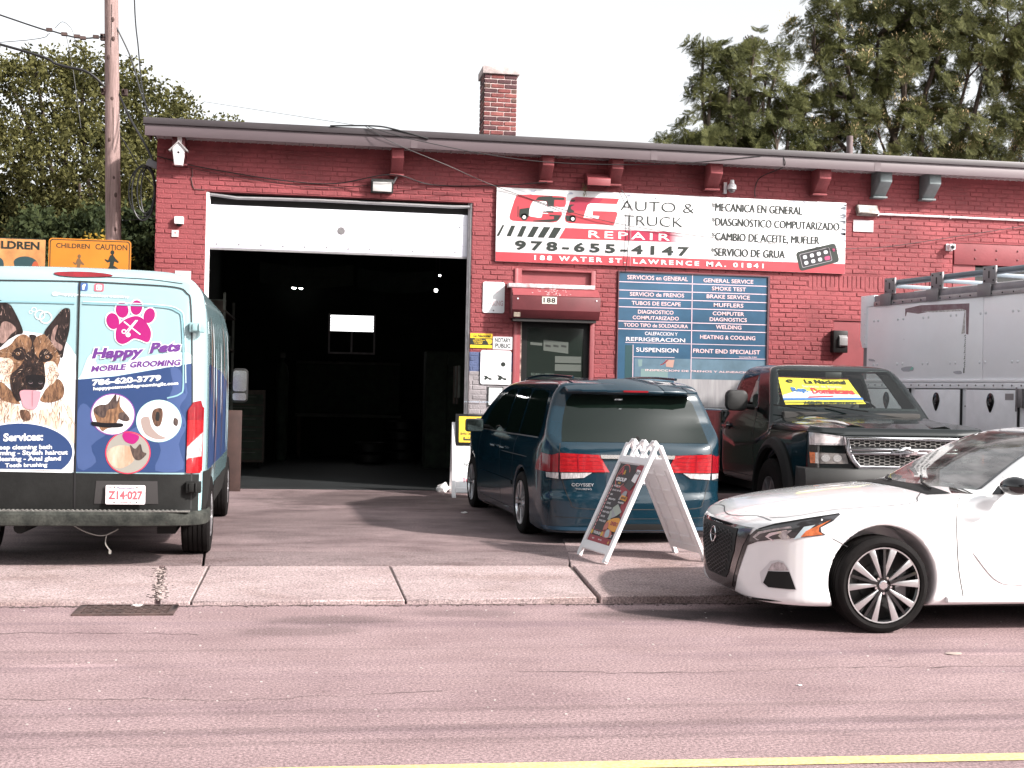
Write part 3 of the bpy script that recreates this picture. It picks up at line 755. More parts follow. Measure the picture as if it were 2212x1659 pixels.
mb = MB(); mb.box(wx0-.04, 28.66, wz0-.50, wx1+.04, 28.70, wz0-.46); mb.box(wx0-.04, 28.66, wz0-.46, wx0, 28.7, wz1+.03); mb.box(wx1, 28.66, wz0-.46, wx1+.04, 28.7, wz1+.03); mb.box(wx0+.45, 28.66, wz0-.46, wx0+.49, 28.7, wz0); mb.build('window_frame', M_steel, rwn)
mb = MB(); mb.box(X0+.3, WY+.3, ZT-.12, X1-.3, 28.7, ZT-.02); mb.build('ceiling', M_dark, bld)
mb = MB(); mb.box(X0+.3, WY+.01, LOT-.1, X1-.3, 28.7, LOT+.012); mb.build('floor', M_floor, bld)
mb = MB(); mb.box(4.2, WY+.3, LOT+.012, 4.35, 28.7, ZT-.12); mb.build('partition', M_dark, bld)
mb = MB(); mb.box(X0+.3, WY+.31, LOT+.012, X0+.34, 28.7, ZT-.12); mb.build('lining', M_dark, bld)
# ---- bricks
CH = .0713; BL = .214
random.seed(11)
def zone(x, z):
    if 2.26 < x < 3.0:
        if z < 1.90: return 'grey'
        if z < 2.19: return 'blue'
    return 'red'
bricks = {'red': [], 'blue': [], 'grey': []}; near = []
nz = int((ZT-ZB)/CH)
def clip_openings(a, b, z0, z1):
    segs = [(a, b)]
    for o in OPEN:
        if z1 > o[2]+.01 and z0 < o[3]-.01:
            ns = []
            for s in segs:
                if s[1] <= o[0] or s[0] >= o[1]: ns.append(s); continue
                if s[0] < o[0]-.02: ns.append((s[0], o[0]))
                if s[1] > o[1]+.02: ns.append((o[1], s[1]))
            segs = ns
    return segs
SOLD = (7.55, 9.85, 3.31, 3.525)
for j in range(nz):
    z0 = ZB+j*CH; off = (BL/2 if j % 2 else 0)+(random.uniform(-.02, .02))
    if j % 9 == 4 and j < 40: step = BL/2        # header course
    else: step = BL
    x = X0-off
    while x < X1:
        a, b = max(x, X0), min(x+step, X1); x += step
        if b-a < .03: continue
        for s in clip_openings(a, b, z0, z0+CH):
            if s[1]-s[0] < .03: continue
            cx, cz = (s[0]+s[1])/2, z0+CH/2
            if SOLD[0] < cx < SOLD[1] and SOLD[2] < cz < SOLD[3]: continue
            rec = (s[0]+.006+random.uniform(0, .004), s[1]-.006, z0+.006+random.uniform(0, .004), z0+CH-.006-random.uniform(0, .003), random.uniform(-.004, .005))
            bricks[zone(cx, cz)].append(rec)
x = SOLD[0]
while x < SOLD[1]:
    bricks['red'].append((x+.006, x+.066, SOLD[2]+.01, SOLD[3]-.01, random.uniform(-.003, .004))); x += .0713
def brick_geo(mb, r):
    a, b, c, d, dep = r; y = WY-dep; e = .005
    mb.add([(a+e, y, c+e), (b-e, y, c+e), (b-e, y, d-e), (a+e, y, d-e), (a, y+e, c), (b, y+e, c), (b, y+e, d), (a, y+e, d), (a, WY+.0065, c), (b, WY+.0065, c), (b, WY+.0065, d), (a, WY+.0065, d)],
           [(0, 1, 2, 3), (0, 4, 5, 1), (1, 5, 6, 2), (2, 6, 7, 3), (3, 7, 4, 0), (4, 8, 9, 5), (5, 9, 10, 6), (6, 10, 11, 7), (7, 11, 8, 4)])
# the 300 that show largest: the pier at the left corner and the courses by the office door
cand = [r for r in bricks['red'] if (r[1] < -1.5 and r[2] > 1.9) or (2.3 < r[0] < 3.0 and r[2] > 2.19) and r[1]-r[0] > .1]
cand = sorted(cand, key=lambda r: math.hypot((r[0]+r[1])/2, WY)*(1 if r[1]-r[0] > .15 else 1.3))[:300]
cs = set(cand); shared = {}
for r in cand:
    k = (round(r[1]-r[0], 2), int(r[4]*500))
    if k not in shared:
        mb = MB(); w = r[1]-r[0]; h = CH-.015; brick_geo(mb, (-w/2, w/2, -h/2, h/2, r[4])); mb.v = [(p[0], p[1]-WY, p[2]) for p in mb.v]
        o = mb.build('brick', M_red, wall); shared[k] = o.data
    else: o = link('brick', shared[k], wall)
    o.location = ((r[0]+r[1])/2, WY, (r[2]+r[3])/2)
for k, m, nm in (('red', M_red, 'brickwork'), ('blue', M_blueb, 'navy_brickwork'), ('grey', M_greyb, 'grey_brickwork')):
    mb = MB()
    for r in bricks[k]:
        if r not in cs: brick_geo(mb, r)
    q = mb.build(nm, m, wall, fixn=True); q['kind'] = 'stuff'
# navy / grey mortar skin for the painted zone
mb = MB(); mb.box(2.32, WY+.0035, ZB, 2.97, WY+.0055, 1.90); mb.build('grey_mortar', M_greyb, wall)
mb = MB(); mb.box(2.32, WY+.0035, 1.9, 2.97, WY+.0055, 2.19); mb.build('navy_mortar', M_blueb, wall)
# riveted lintel plate and dark opening at the right, flat infill panel
mb = MB(); mb.box(9.95, WY-.012, 3.76, 13.2, WY+.05, 4.09)
lp = mb.build('lintel_plate', M_redflat, bld, bevel=.003)
for k in range(9):
    for z in (3.86, 4.0):
        mb = MB(); mb.lathe([(.0001, -.014), (.012, -.01), (.018, 0)], 10, Matrix.Translation((10.3+k*.36, WY-.012, z))); mb.build('rivet', M_reddark, lp, smooth=True)
mb = MB(); mb.box(9.95, WY+.02, 2.85, 10.32, WY+.08, 3.76); mb.build('window_infill', M_redflat, bld)
mb = MB(); mb.box(10.32, WY+.16, 2.85, 13.2, WY+.2, 3.76); mb.build('dark_window', mat('dark_pane', (.02, .02, .02), .1), bld)
mb = MB(); mb.box(7.99, WY+.025, .9, 9.1, WY+.08, 2.81); mb.build('infill_panel', M_redflat, bld)
# ---- eave
eave = MB(); eave.box(X0-.12, 18.60, 5.075, X1+.1, 18.63, 5.235)
fa = eave.build('fascia', M_fascia, bld, bevel=.003)
mb = MB(); mb.box(X0-.14, 18.57, 5.235, X1+.12, 18.66, 5.325); mb.build('drip_edge', M_drip, bld, bevel=.006)
mb = MB(); mb.box(X0-.12, 18.63, 5.125, X0-.09, WY+.2, 5.235); mb.build('fascia_return', M_fascia, bld)
for x in (1.35, 4.9, 8.4): # fascia joints
    mb = MB(); mb.box(x, 18.597, 5.08, x+.10, 18.602, 5.23); mb.build('fascia_lap', M_fascia, fa)
mb = MB(); mb.box(X0-.1, 18.66, 5.235, X1+.1, 29.1, 5.30); mb.build('roof', mat('tar_roof', (.05, .048, .05), .9, var=.3), bld)
sp0 = None
n = int((X1-X0)/.2)
for k in range(n):
    if sp0 is None:
        mb = MB(); mb.box(.004, 18.632, 5.12, .196, WY+.012, 5.132); mb.box(.004, 18.632, 5.112, .02, WY+.008, 5.12); mb.box(.10, 18.632, 5.112, .112, WY+.008, 5.12)
        o = mb.build('soffit_panel', M_soffit, bld); sp0 = o.data
    else: o = link('soffit_panel', sp0, bld)
    o.location = (X0+k*.2, 0, 0)
# corbels under the eave
def corbel(x, m, w=.165, zt=5.108):
    mb = MB(); p = [(WY, zt), (18.70, zt), (18.70, 4.945), (18.93, 4.755), (WY, 4.755)]
    mb.prism(p, x-w/2, x+w/2, 'x'); o = mb.build('eave_bracket', m, bld, bevel=.006)
    mb = MB(); mb.box(x-w/2-.02, 18.90, 4.725, x+w/2+.02, WY, 4.753); mb.build('bracket_foot', m, o, bevel=.003); return o
M_greyc = mat('blue_grey_paint', (.17, .20, .205), .6, var=.15, vs=6)
for x, m in ((-1.90, M_reddark), (1.18, M_red), (3.385, M_red), (4.43, M_red), (5.95, M_red), (7.66, M_red), (8.64, M_greyc), (9.44, M_greyc)):
    corbel(x, m, .17 if x < 5 else .19)
# brick detail: hairline crack stepping down from the first bracket
mb = MB(); mb.tube([(-1.74, WY-.008, 4.72), (-1.73, WY-.008, 4.60), (-1.75, WY-.008, 4.58), (-1.72, WY-.008, 4.45), (-1.70, WY-.008, 4.42), (-1.55, WY-.008, 4.41)], .006, 5); mb.build('wall_crack', M_crack, wall)
# ---- chimney
ch = MB(); cy0, cy1 = 19.9, 20.42
CX0, CX1 = 2.565, 3.085
M_cm = mat('pale_mortar', (.50, .40, .385), .9, var=.2, vs=8, bump=.4)
ch.box(CX0+.006, cy0+.006, 5.28, CX1-.006, cy1-.006, 6.52); chim = ch.build('chimney', M_cm, bld)
cm = [mat('chimney_brick_%s' % n, c, .8, var=.25, vs=14, bump=.5, bs=50) for n, c in (('red', (.17, .045, .042)), ('dark', (.075, .028, .032)), ('rose', (.23, .07, .062)), ('brown', (.10, .05, .04)))]
random.seed(4); cbm = {}
for j in range(17):
    z = 5.30+j*.0725; off = .0 if j % 2 else -.105
    for face in ('front', 'left'):
        L0 = CX1-CX0 if face == 'front' else cy1-cy0; x = off
        while x < L0:
            a, b = max(0, x), min(L0, x+.213); x += .213
            if b-a < .03: continue
            tt = j/16; pick_ = random.choices([0, 1, 2, 3], [3, 1+5*tt, 3*(1-tt)+.3, .7])[0]
            mb = MB()
            if face == 'front': mb.box(CX0+a+.004, cy0-random.uniform(.002, .008), z+.006, CX0+b-.009, cy0+.02, z+.064)
            else: mb.box(CX0-random.uniform(.001, .006), cy0+a+.02 if a < .01 else cy0+a+.004, z+.006, CX0+.02, cy0+b-.009, z+.064)
            mb.build('brick', cm[pick_], chim, bevel=.006, seg=1)
mb = MB(); mb.box(CX0-.03, cy0-.035, 6.535, CX1+.03, cy1+.03, 6.65); mb.build('chimney_cap', mat('cap_concrete', (.45, .38, .37), .9, var=.2, vs=9, bump=.4), chim, bevel=.006)
mb = MB(); mb.tube([(8.68, 20.2, 5.28), (8.68, 20.2, 5.93)], .052, 16); mb.build('vent_pipe', mat('rusty_pipe', (.14, .10, .10), .7, var=.3, vs=6, bump=.3), bld, smooth=True)

# ---- overhead door, half of it folded away
door = thing('overhead_door', 'white sectional overhead door raised above the dark garage bay', 'garage door', (0, WY, 0))
M_door = mat('door_white', (.66, .66, .73), .4, var=.03, vs=2, stretch=(.4, 1, 1))
def dpanel(z0, z1, y, m=M_door):
    mb = MB(); mb.box(-1.475, y, z0, 2.265, y+.045, z1)
    o = mb.build('door_panel', m, door, bevel=.006)
    for q in (z0+(z1-z0)*.25, z0+(z1-z0)*.5, z0+(z1-z0)*.75):
        g_ = MB(); g_.box(-1.47, y-.0025, q-.002, 2.26, y-.0015, q+.001); g_.build('groove', mat('groove_shadow_grey', (.55, .55, .60), .5), o)
    return o
p1_ = dpanel(3.602, 4.225, .10)
mb = MB(); mb.box(-1.475, .095, 3.575, 2.265, .15, 3.60); mb.build('bottom_seal', M_alu, door)
mb = MB()
for k in range(12): mb.lathe([(.0001, -.006), (.009, -.004), (.010, 0)], 10, Matrix.Translation((-1.38+k*.315, .098, 3.655+.004*(k % 3))))
mb.build('bolt_heads', M_steel, door)
mb = MB(); mb.lathe([(.0001, -.004), (.052, -.004), (.056, 0), (.056, .02)], 28, Matrix.Translation((.40, .099, 3.915))); mb.build('door_port', mat('grey_port', (.17, .16, .165), .5, var=.2, vs=20), door)
mb = MB(); mb.box(2.14, .09, 4.03, 2.155, .101, 4.045); mb.build('door_screw', M_blk, door)
mb = MB()
# track rail and bent strip above
mb.box(-1.53, .08, ZB-.0, -1.478, .14, 4.40); mb.box(2.268, .08, ZB, 2.32, .14, 4.40)
mb.build('jamb_trim', M_whtd, door, bevel=.004)
mb = MB(); mb.box(-1.53, .02, ZB, -1.49, .08, 4.395); mb.build('jamb_face', M_wht, door)
mb = MB(); mb.box(2.295, .02, ZB, 2.32, .08, 4.395); mb.build('jamb_face', M_alu, door)
mb = MB(); mb.tube([(-1.50, .05, 4.365), (-1.1, .05, 4.325), (-.5, .05, 4.335), (.1, .05, 4.34), (1.0, .05, 4.335), (2.0, .05, 4.33), (2.29, .05, 4.34)], .024, 8); mb.build('bent_weather_strip', M_alu, door, smooth=True)
mb = MB(); mb.box(-1.50, .16, 4.24, 2.29, .20, 4.40); mb.build('header_gap', M_black, door)
mb = MB(); mb.tube([(-1.5, .20, 4.28), (2.3, .20, 4.28)], .03, 10); mb.build('spring_shaft', M_steel, door)

# ---- office door with roller shutter housing
od = thing('office_door', 'dark glass office door with maroon frame beneath the shutter box', 'door', (0, WY, 0))
mb = MB(); mb.box(2.97, -.02, ZB, 3.075, .08, 3.45); mb.box(4.135, -.02, ZB, 4.20, .08, 3.45); mb.box(3.075, -.02, 3.42, 4.135, .08, 3.45)
mb.build('door_frame', M_redflat, od, bevel=.003)
mb = MB(); mb.box(3.075, .04, 2.93, 4.135, .07, 3.42); mb.build('transom_panel', M_redflat, od)
mb = MB(); mb.box(3.075, .02, ZB, 3.10, .07, 2.66); mb.build('pale_stop', mat('peeling_trim', (.55, .42, .36), .7, rgb2=(.10, .04, .04), vs=9), od)
mb = MB(); mb.box(3.10, .05, ZB, 3.19, .09, 2.66); mb.box(4.05, .05, ZB, 4.135, .09, 2.66); mb.box(3.19, .05, 2.58, 4.05, .09, 2.66); mb.box(3.19, .05, ZB, 4.05, .09, .45); mb.build('door_stile', M_blk, od)
mb = MB(); mb.box(3.19, .06, .45, 4.05, .07, 2.58); dg_ = mb.build('door_glass', mat('dark_door_glass', (.012, .018, .015), .06, spec=.8), od)
pr = Print(dg_, .06)
pr.text('lettering', mat('dim_green_lettering', (.10, .13, .11), .6), [('SCAN + EMAIL', 3.26, 1.865, 3.62, 1.90)])
pr.poly('sticker', mat('dim_sticker', (.07, .08, .07), .5), [[(3.44, 2.40), (3.82, 2.37), (3.82, 2.20), (3.44, 2.24)], [(3.62, 2.16), (4.02, 2.16), (4.02, 2.06), (3.62, 2.06)], [(3.62, 2.04), (4.02, 2.04), (4.02, 1.94), (3.62, 1.94)], [(3.24, 2.36), (3.42, 2.35), (3.42, 2.31), (3.24, 2.32)]])
pr.poly('sticker_window', mat('dim_sticker_dark', (.01, .012, .01), .5), [[(3.47, 2.33), (3.55, 2.32), (3.55, 2.29), (3.47, 2.30)], [(3.59, 2.33), (3.67, 2.32), (3.67, 2.29), (3.59, 2.30)], [(3.71, 2.33), (3.79, 2.32), (3.79, 2.29), (3.71, 2.30)]])
mb = MB(); mb.tube([(4.075, -.01, .9), (4.075, -.05, .95), (4.075, -.05, 1.45), (4.075, -.01, 1.5)], .012, 8); mb.build('door_pull', M_alu, od, smooth=True)
mb = MB(); mb.box(3.19, .071, .45, 4.05, 3.0, .46)
box = thing('shutter_box', 'maroon roller shutter housing with a weathered white top strip above the office door', 'shutter', (0, WY, 0))
mb = MB(); prof = [(0, 3.15), (-.16, 3.15), (-.30, 3.02), (-.30, 2.82), (-.22, 2.70), (0, 2.70)]
mb.prism(prof, 2.90, 4.22, 'x'); hb = mb.build('housing', M_reddark, box, bevel=.004)
mb = MB(); mb.prism([(-.161, 3.153), (-.302, 3.038), (-.302, 3.03), (-.16, 3.145)], 2.91, 4.21, 'x'); mb.build('sloped_face', M_redflat, box)
mb = MB(); mb.box(2.86, -.18, 3.155, 4.16, 0, 3.215); mb.build('top_strip', mat('chipped_white_strip', (.70, .66, .68), .7, rgb2=(.40, .22, .22), vs=14), box, bevel=.003)
mb = MB(); mb.box(2.93, -.20, 2.655, 4.18, -.02, 2.698); mb.build('bottom_slat', mat('near_black_steel', (.015, .013, .013), .5), box)
random.seed(21); mb = MB()
for k in range(60):
    x = random.gauss(3.50, .13); y = random.uniform(.0, 1.0); s = random.uniform(.003, .010); mb.box(x-s, -.165-y*.135-.004, 3.147-y*.11-s*.5, x+s, -.165-y*.135, 3.147-y*.11+s*.5)
mb.build('paint_chips', mat('chip_white', (.7, .62, .62), .8), box)
mb = MB()
for x in (2.98, 4.16): mb.lathe([(.0001, -.008), (.011, -.005), (.012, 0)], 10, Matrix.Translation((x, -.301, 2.98)))
mb.build('screw_heads', M_wht, box)
mb = MB(); mb.box(3.34, -.306, 2.915, 3.56, -.3015, 3.02); np_ = mb.build('number_plate', mat('cream_plate', (.62, .56, .50), .6, var=.1, vs=10), box)
Print(np_, -.307).text('lettering', M_black, [('188', 3.36, 2.932, 3.54, 3.004)], bold=.03, spacing=1.1)
mb = MB(); mb.box(2.925, -.303, 2.715, 3.02, -.298, 2.78, Matrix.Identity(4)); mb.build('side_sticker', mat('tan_sticker', (.22, .18, .14), .7, var=.3, vs=30), box)
# ================================================================ signs and fittings on the front wall
M_ink = mat('sign_black', (.012, .018, .014), .5)
M_sw = mat('sign_white', (.80, .79, .80), .35, coat=.2, var=.03, vs=5)
M_sred = mat('sign_red', (.44, .055, .07), .35, coat=.2, var=.08, vs=3)
M_sdred = mat('sign_dark_red', (.34, .03, .06), .35, coat=.2)
M_yelp = mat('sign_yellow', (.78, .52, .03), .45, var=.06, vs=6)
M_navy = mat('navy_print', (.018, .045, .115), .4)

# ---- long banner sign
sg = thing('banner_sign', 'long white and red board sign of the auto and truck repair shop', 'sign', (2.67, WY-.045, 3.54))
mb = MB(); mb.box(0, 0, 0, 5.46, .03, 1.10); bd = mb.build('board', M_sw, sg, bevel=.003)
P = Print(bd, 0); P.each = True
P.poly('red_band', M_sred, [[(0.002, .002), (5.458, .002), (5.458, .155), (0.002, .140)]])
C_out = sm([(.345, 1.005), (.70, 1.008), (1.01, 1.005), (1.045, .96), (1.03, .848), (.87, .85), (.76, .853), (.755, .905), (.62, .915), (.54, .905), (.50, .80), (.485, .70), (.56, .68), (.68, .675), (.70, .76), (.85, .772), (.985, .768), (.98, .70), (.91, .62), (.80, .606), (.5, .606), (.25, .609), (.20, .65), (.21, .72), (.25, .86), (.285, .96)], 2)
G_out = [(1.20, 1.008), (1.86, 1.008), (1.826, .923), (1.42, .921), (1.375, .89), (1.317, .70), (1.545, .689), (1.562, .735), (1.456, .737), (1.462, .806), (1.815, .812), (1.843, .785), (1.786, .604), (1.10, .608), (1.045, .63), (1.032, .68), (1.10, .92), (1.13, .98)]
P.poly('logo_letter', M_sred, [C_out, G_out])
P.poly('logo_letter_shade', M_sdred, [[(1.20, 1.006), (1.62, 1.006), (1.55, .923), (1.42, .920), (1.375, .89), (1.34, .80), (1.07, .80), (1.10, .92), (1.13, .98)]])
truck = [[(.587, .933), (.62, .975), (.68, .990), (.84, 1.003), (.84, .985), (1.017, .985), (1.026, .95), (.870, .948), (.864, .852), (.770, .850), (.757, .918)],
         [(.346, .787), (.498, .816), (.486, .672), (.35, .66), (.34, .70)], [(1.038, .722), (1.193, .726), (1.187, .635), (1.06, .635)],
         [(.706, .775), (.860, .779), (.860, .755), (.706, .752)], [(.80, .722), (.93, .722), (.975, .72), (.93, .64), (.80, .612), (.55, .612), (.56, .625), (.78, .650), (.87, .66), (.87, .70), (.80, .70)],
         sm([(1.07, .80), (1.09, .87), (1.13, .89), (1.18, .885), (1.13, .86), (1.125, .82), (1.18, .79), (1.14, .765), (1.08, .765)], 2), sm([(1.11, .935), (1.15, .965), (1.19, .955), (1.165, .93)], 2),
         ellipse(.42, .672, .052, .052), ellipse(1.155, .675, .050, .050), [(.318, .83), (.330, .83), (.330, .67), (.318, .67)]]
P.poly('logo_truck', M_ink, truck)
P.poly('truck_body', M_sw, [[(.545, .915), (.745, .918), (.757, .86), (.75, .77), (.69, .77), (.69, .70), (.50, .70), (.515, .80)], ellipse(.42, .672, .026, .026), ellipse(1.155, .675, .026, .026), [(.69, .745), (.78, .745), (.78, .735), (.69, .735)]])
P.poly('slash_stripe', M_ink, [[(.095, .540), (.125, .540), (.047, .376), (.010, .375)], [(.229, .538), (.290, .539), (.225, .378), (.159, .377)], [(.389, .539), (.461, .538), (.393, .377), (.316, .377)], [(.557, .538), (.649, .539), (.561, .376), (.469, .376)], [(.719, .538), (.822, .538), (.722, .375), (.625, .376)], [(.872, .537), (.988, .536), (.891, .376), (.787, .376)]])
P.poly('repair_band', M_sred, [[(1.045, .536), (1.75, .538), (1.75, .380), (.952, .374)]])
m_grad = mat('sign_band_fade', (.40, .03, .07), .4)
nt = m_grad.node_tree; tcn = nt.nodes.new('ShaderNodeTexCoord'); sp_ = nt.nodes.new('ShaderNodeSeparateXYZ'); rp = nt.nodes.new('ShaderNodeValToRGB'); mrn = nt.nodes.new('ShaderNodeMapRange')
nt.links.new(tcn.outputs['Object'], sp_.inputs[0]); nt.links.new(sp_.outputs[0], mrn.inputs[0]); mrn.inputs[1].default_value = 1.75; mrn.inputs[2].default_value = 2.87
nt.links.new(mrn.outputs[0], rp.inputs[0]); rp.color_ramp.elements[0].color = (.52, .075, .095, 1); rp.color_ramp.elements[1].color = (.80, .79, .80, 1)
e_ = rp.color_ramp.elements.new(.25); e_.color = (.36, .02, .06, 1); e_ = rp.color_ramp.elements.new(.80); e_.color = (.34, .02, .06, 1)
nt.links.new(rp.outputs[0], nt.nodes['Principled BSDF'].inputs['Base Color'])
P.poly('fading_band', m_grad, [[(1.75, .538), (2.87, .540), (2.87, .390), (1.75, .380)]])
P.k = 12
P.text('letters', M_sw, [('REPAIR', 1.40, .405, 2.66, .510), ], bold=.01, spacing=1.35)
P.k = 12; P.text('letters', M_sw, [('188 WATER ST. LAWRENCE MA. 01841', .583, .040, 4.146, .112)], bold=.035, spacing=1.45)
P.k = 12; P.text('letters', M_ink, [('AUTO &', 1.885, .835, 3.03, .985), ('TRUCK', 1.945, .615, 2.855, .765)], bold=-.012)
P.k = 12; P.text('letters', M_ink, [('978-655-4147', .29, .180, 2.965, .325)], bold=.04, spacing=1.45)
P.k = 12; SV = [('*MECANICA EN GENERAL', 3.30, .885, 4.747, 1.015), ('*DIASGNOSTICO COMPUTARIZADO', 3.305, .665, 5.348, .790), ('*CAMBIO DE ACEITE, MUFLER', 3.309, .425, 5.027, .565), ('*SERVICIO DE GRUA', 3.302, .205, 4.477, .330)]
P.text('letters', M_ink, SV, bold=-.004)
P.text('lettering_weight', M_ink, [(a_, x0+.009, z0, x1+.009, z1) for a_, x0, z0, x1, z1 in SV], bold=-.004)['kind'] = 'stuff'
def rot_rect(cx, cy, w, h, a, r=.02):
    return [(cx+x*math.cos(a)-y*math.sin(a), cy+x*math.sin(a)+y*math.cos(a)) for x, y in rrect(-w/2, -h/2, w/2, h/2, r)]
dc = (5.012, .245); da = rad(15)
def dpt(x, y): return (dc[0]+x*math.cos(da)-y*math.sin(da), dc[1]+x*math.sin(da)+y*math.cos(da))
P.k = 3; P.poly('scan_tool_picture', M_ink, [rot_rect(*dc, .66, .30, da, .05)])
P.poly('tool_screen_edge', mat('print_grey', (.30, .28, .30), .5), [rot_rect(*dpt(-.03, 0), .50, .215, da)])
P.poly('tool_screen', mat('print_near_black', (.02, .018, .022), .4), [rot_rect(*dpt(-.03, 0), .485, .20, da)])
P.poly('tool_icons', mat('print_pale', (.62, .66, .68), .5), [rot_rect(*dpt(-.20+.115*i, .045-.09*j), .062, .055, da) for i in range(4) for j in range(2) if not (i == 3 and j == 1)])
P.poly('tool_icon_red', mat('print_pink', (.42, .05, .14), .5), [rot_rect(*dpt(.15, -.05), .09, .06, da), rot_rect(*dpt(.28, .05), .04, .05, da)])
random.seed(31)
P.k = 2; sh = []
for k in range(34):    # torn starburst graphic at the right edge
    y = random.uniform(.5, 1.07); w = random.uniform(.03, .16)*(1.0 if y > .4 else .5); t = random.uniform(.006, .022); sl = (y-.75)*.45*w
    sh.append([(5.455, y+t), (5.455, y-t), (5.455-w, y-sl-t*.2), (5.455-w*.8, y-sl+t*.5)])
for q in range(3): P.poly('starburst_shard', mat('print_blue_grey_%d' % q, [(.30, .33, .38), (.12, .13, .15), (.48, .52, .58)][q], .5), sh[q::3])
P.k = 3; sh = []
for cx, cy in ((2.45, 1.04), (2.0, 1.05), (1.53, .20), (2.78, .19), (1.44, .22), (2.70, .22), (4.6, 1.09), (4.8, 1.08), (5.0, 1.07), (1.1, 1.06), (.55, 1.06)):
    for k in range(4): sh.append([(cx+random.uniform(-.06, .06), min(1.095, cy+random.uniform(-.025, .025))) for _ in range(3)])
P.poly('peeled_patch', mat('print_lavender', (.55, .57, .68), .5), sh)
mb = MB(); mb.box(2.045, -.010, .002, 2.050, -.0125, 1.098); mb.build('board_joint', mat('joint_grey', (.42, .40, .41), .5), bd)
for x in (.04, .9, 2.0, 3.1, 4.2, 5.1, 5.42):
    for z in (.03, 1.07):
        pass

# ---- blue services panel in the bricked-up shop window
bl = thing('services_panel', 'tall blue services list panel filling the shop window beside the office door', 'sign', (4.55, WY-.005, 1.70))
M_blue = mat('services_blue', (.030, .088, .155), .30, coat=.3, var=.25, vs=1.6, stretch=(.5, 1, 1))
M_pinkl = mat('services_lettering', (.72, .52, .54), .5)
mb = MB(); mb.box(.005, 0, -.90, 2.375, .04, 1.755); bb = mb.build('board', M_blue, bl)
mb = MB(); mb.box(-.001, -.02, -.90, .012, .05, 1.77); mb.box(2.352, -.02, -.9, 2.38, .05, 1.77); mb.box(.012, -.02, 1.752, 2.352, .05, 1.772); mb.build('frame', mat('thin_maroon_frame', (.10, .035, .045), .5), bl)
P = Print(bb, 0); P.each = True
P.poly('grey_lower_panel', mat('galvanised_sheet', (.34, .33, .34), .45, .3, var=.15, vs=5, stretch=(3, 1, .3)), [[(.90, -.89), (2.35, -.89), (2.35, .16), (.90, .16)]])
P.poly('pale_blue_panel', mat('faded_blue', (.10, .165, .215), .35, var=.2, vs=3), [[(.87, .16), (2.35, .16), (2.35, .465), (.87, .465)], [(.28, .125), (.87, .125), (.87, .455), (.28, .455)]])
P.poly('dark_pane', mat('dim_window_pane', (.035, .075, .085), .15), [[(.285, -.89), (.88, -.89), (.88, .12), (.285, .12)], [(.13, -.89), (.245, -.89), (.245, .65), (.13, .65)]])
P.poly('reflection_print', mat('pale_teal_print', (.16, .24, .24), .4), [[(.33, .44), (.40, .44), (.395, .34), (.345, .33)], [(.38, .30), (.80, .30), (.80, .17), (.38, .17)]])
P.poly('reflection_print', mat('pale_orange_print', (.40, .24, .20), .4), [[(.76, .445), (.90, .445), (.88, .33), (.77, .34)]])
lw = .0085
rows = [1.607, 1.482, 1.356, 1.229, 1.015, .898]
lines = [[(.012, z-lw), (2.35, z+.006-lw), (2.35, z+.006+lw*.4), (.012, z+lw*.4)] for z in rows]
lines += [[(.13, .688), (2.35, .693), (2.35, .702), (.13, .697)], [(.252, .474), (.90, .478), (.90, .486), (.252, .482)], [(1.17, .480), (2.35, .488), (2.35, .497), (1.17, .489)]]
lines += [[(1.150, 1.748), (1.162, 1.748), (1.168, .16), (1.158, .16)], [(.246, .66), (.256, .66), (.272, -.6), (.258, -.6)]]
P.poly('rule_lines', mat('pale_pink_rule', (.66, .50, .56), .5), lines)
T = [('SERVICIOS en GENERAL', .14, 1.645, 1.085, 1.71), ('SERVICIO de FRENOS', .185, 1.395, 1.03, 1.455), ('TUBOS DE ESCAPE', .215, 1.262, .98, 1.32), ('DIAGNOSTICO', .315, 1.132, .87, 1.19), ('COMPUTARIZADO', .235, 1.045, .955, 1.10), ('TODO TIPO de SOLDADURA', .10, .930, 1.10, .985),
     ('GENERAL SERVICE', 1.33, 1.64, 2.12, 1.70), ('SMOKE TEST', 1.465, 1.520, 2.005, 1.58), ('BRAKE SERVICE', 1.385, 1.398, 2.07, 1.457), ('MUFFLERS', 1.50, 1.27, 1.97, 1.33), ('COMPUTER', 1.485, 1.142, 1.985, 1.20), ('DIAGNOSTICS', 1.44, 1.052, 2.03, 1.11), ('WELDING', 1.54, .935, 1.945, .995), ('HEATING & COOLING', 1.295, .777, 2.17, .838), ('FRONT END SPECIALIST', 1.19, .562, 2.25, .625),
     ('CALEFACCION Y', .43, .810, .94, .862), ('REFRIGERACION', .14, .715, 1.06, .775), ('SUSPENSION', .30, .555, .955, .620), ('INSPECCION DE FRENOS Y ALINEACION', .45, .262, 1.95, .300)]
P.k = 9; P.text('letters', M_pinkl, [t for t in T if t[0] not in ('CALEFACCION Y', 'REFRIGERACION', 'SUSPENSION', 'INSPECCION DE FRENOS Y ALINEACION')], bold=.014)
P.text('letters', mat('worn_white_lettering', (.66, .62, .66), .5), [t for t in T if t[0] in ('CALEFACCION Y', 'REFRIGERACION', 'SUSPENSION')], bold=.015)
P.text('small_print', M_pinkl, [('Lawrence Ma 01841', 1.92, .508, 2.20, .528), ('INSPECCION DE FRENOS Y ALINEACION', .45, .268, 2.15, .296)], bold=.01)

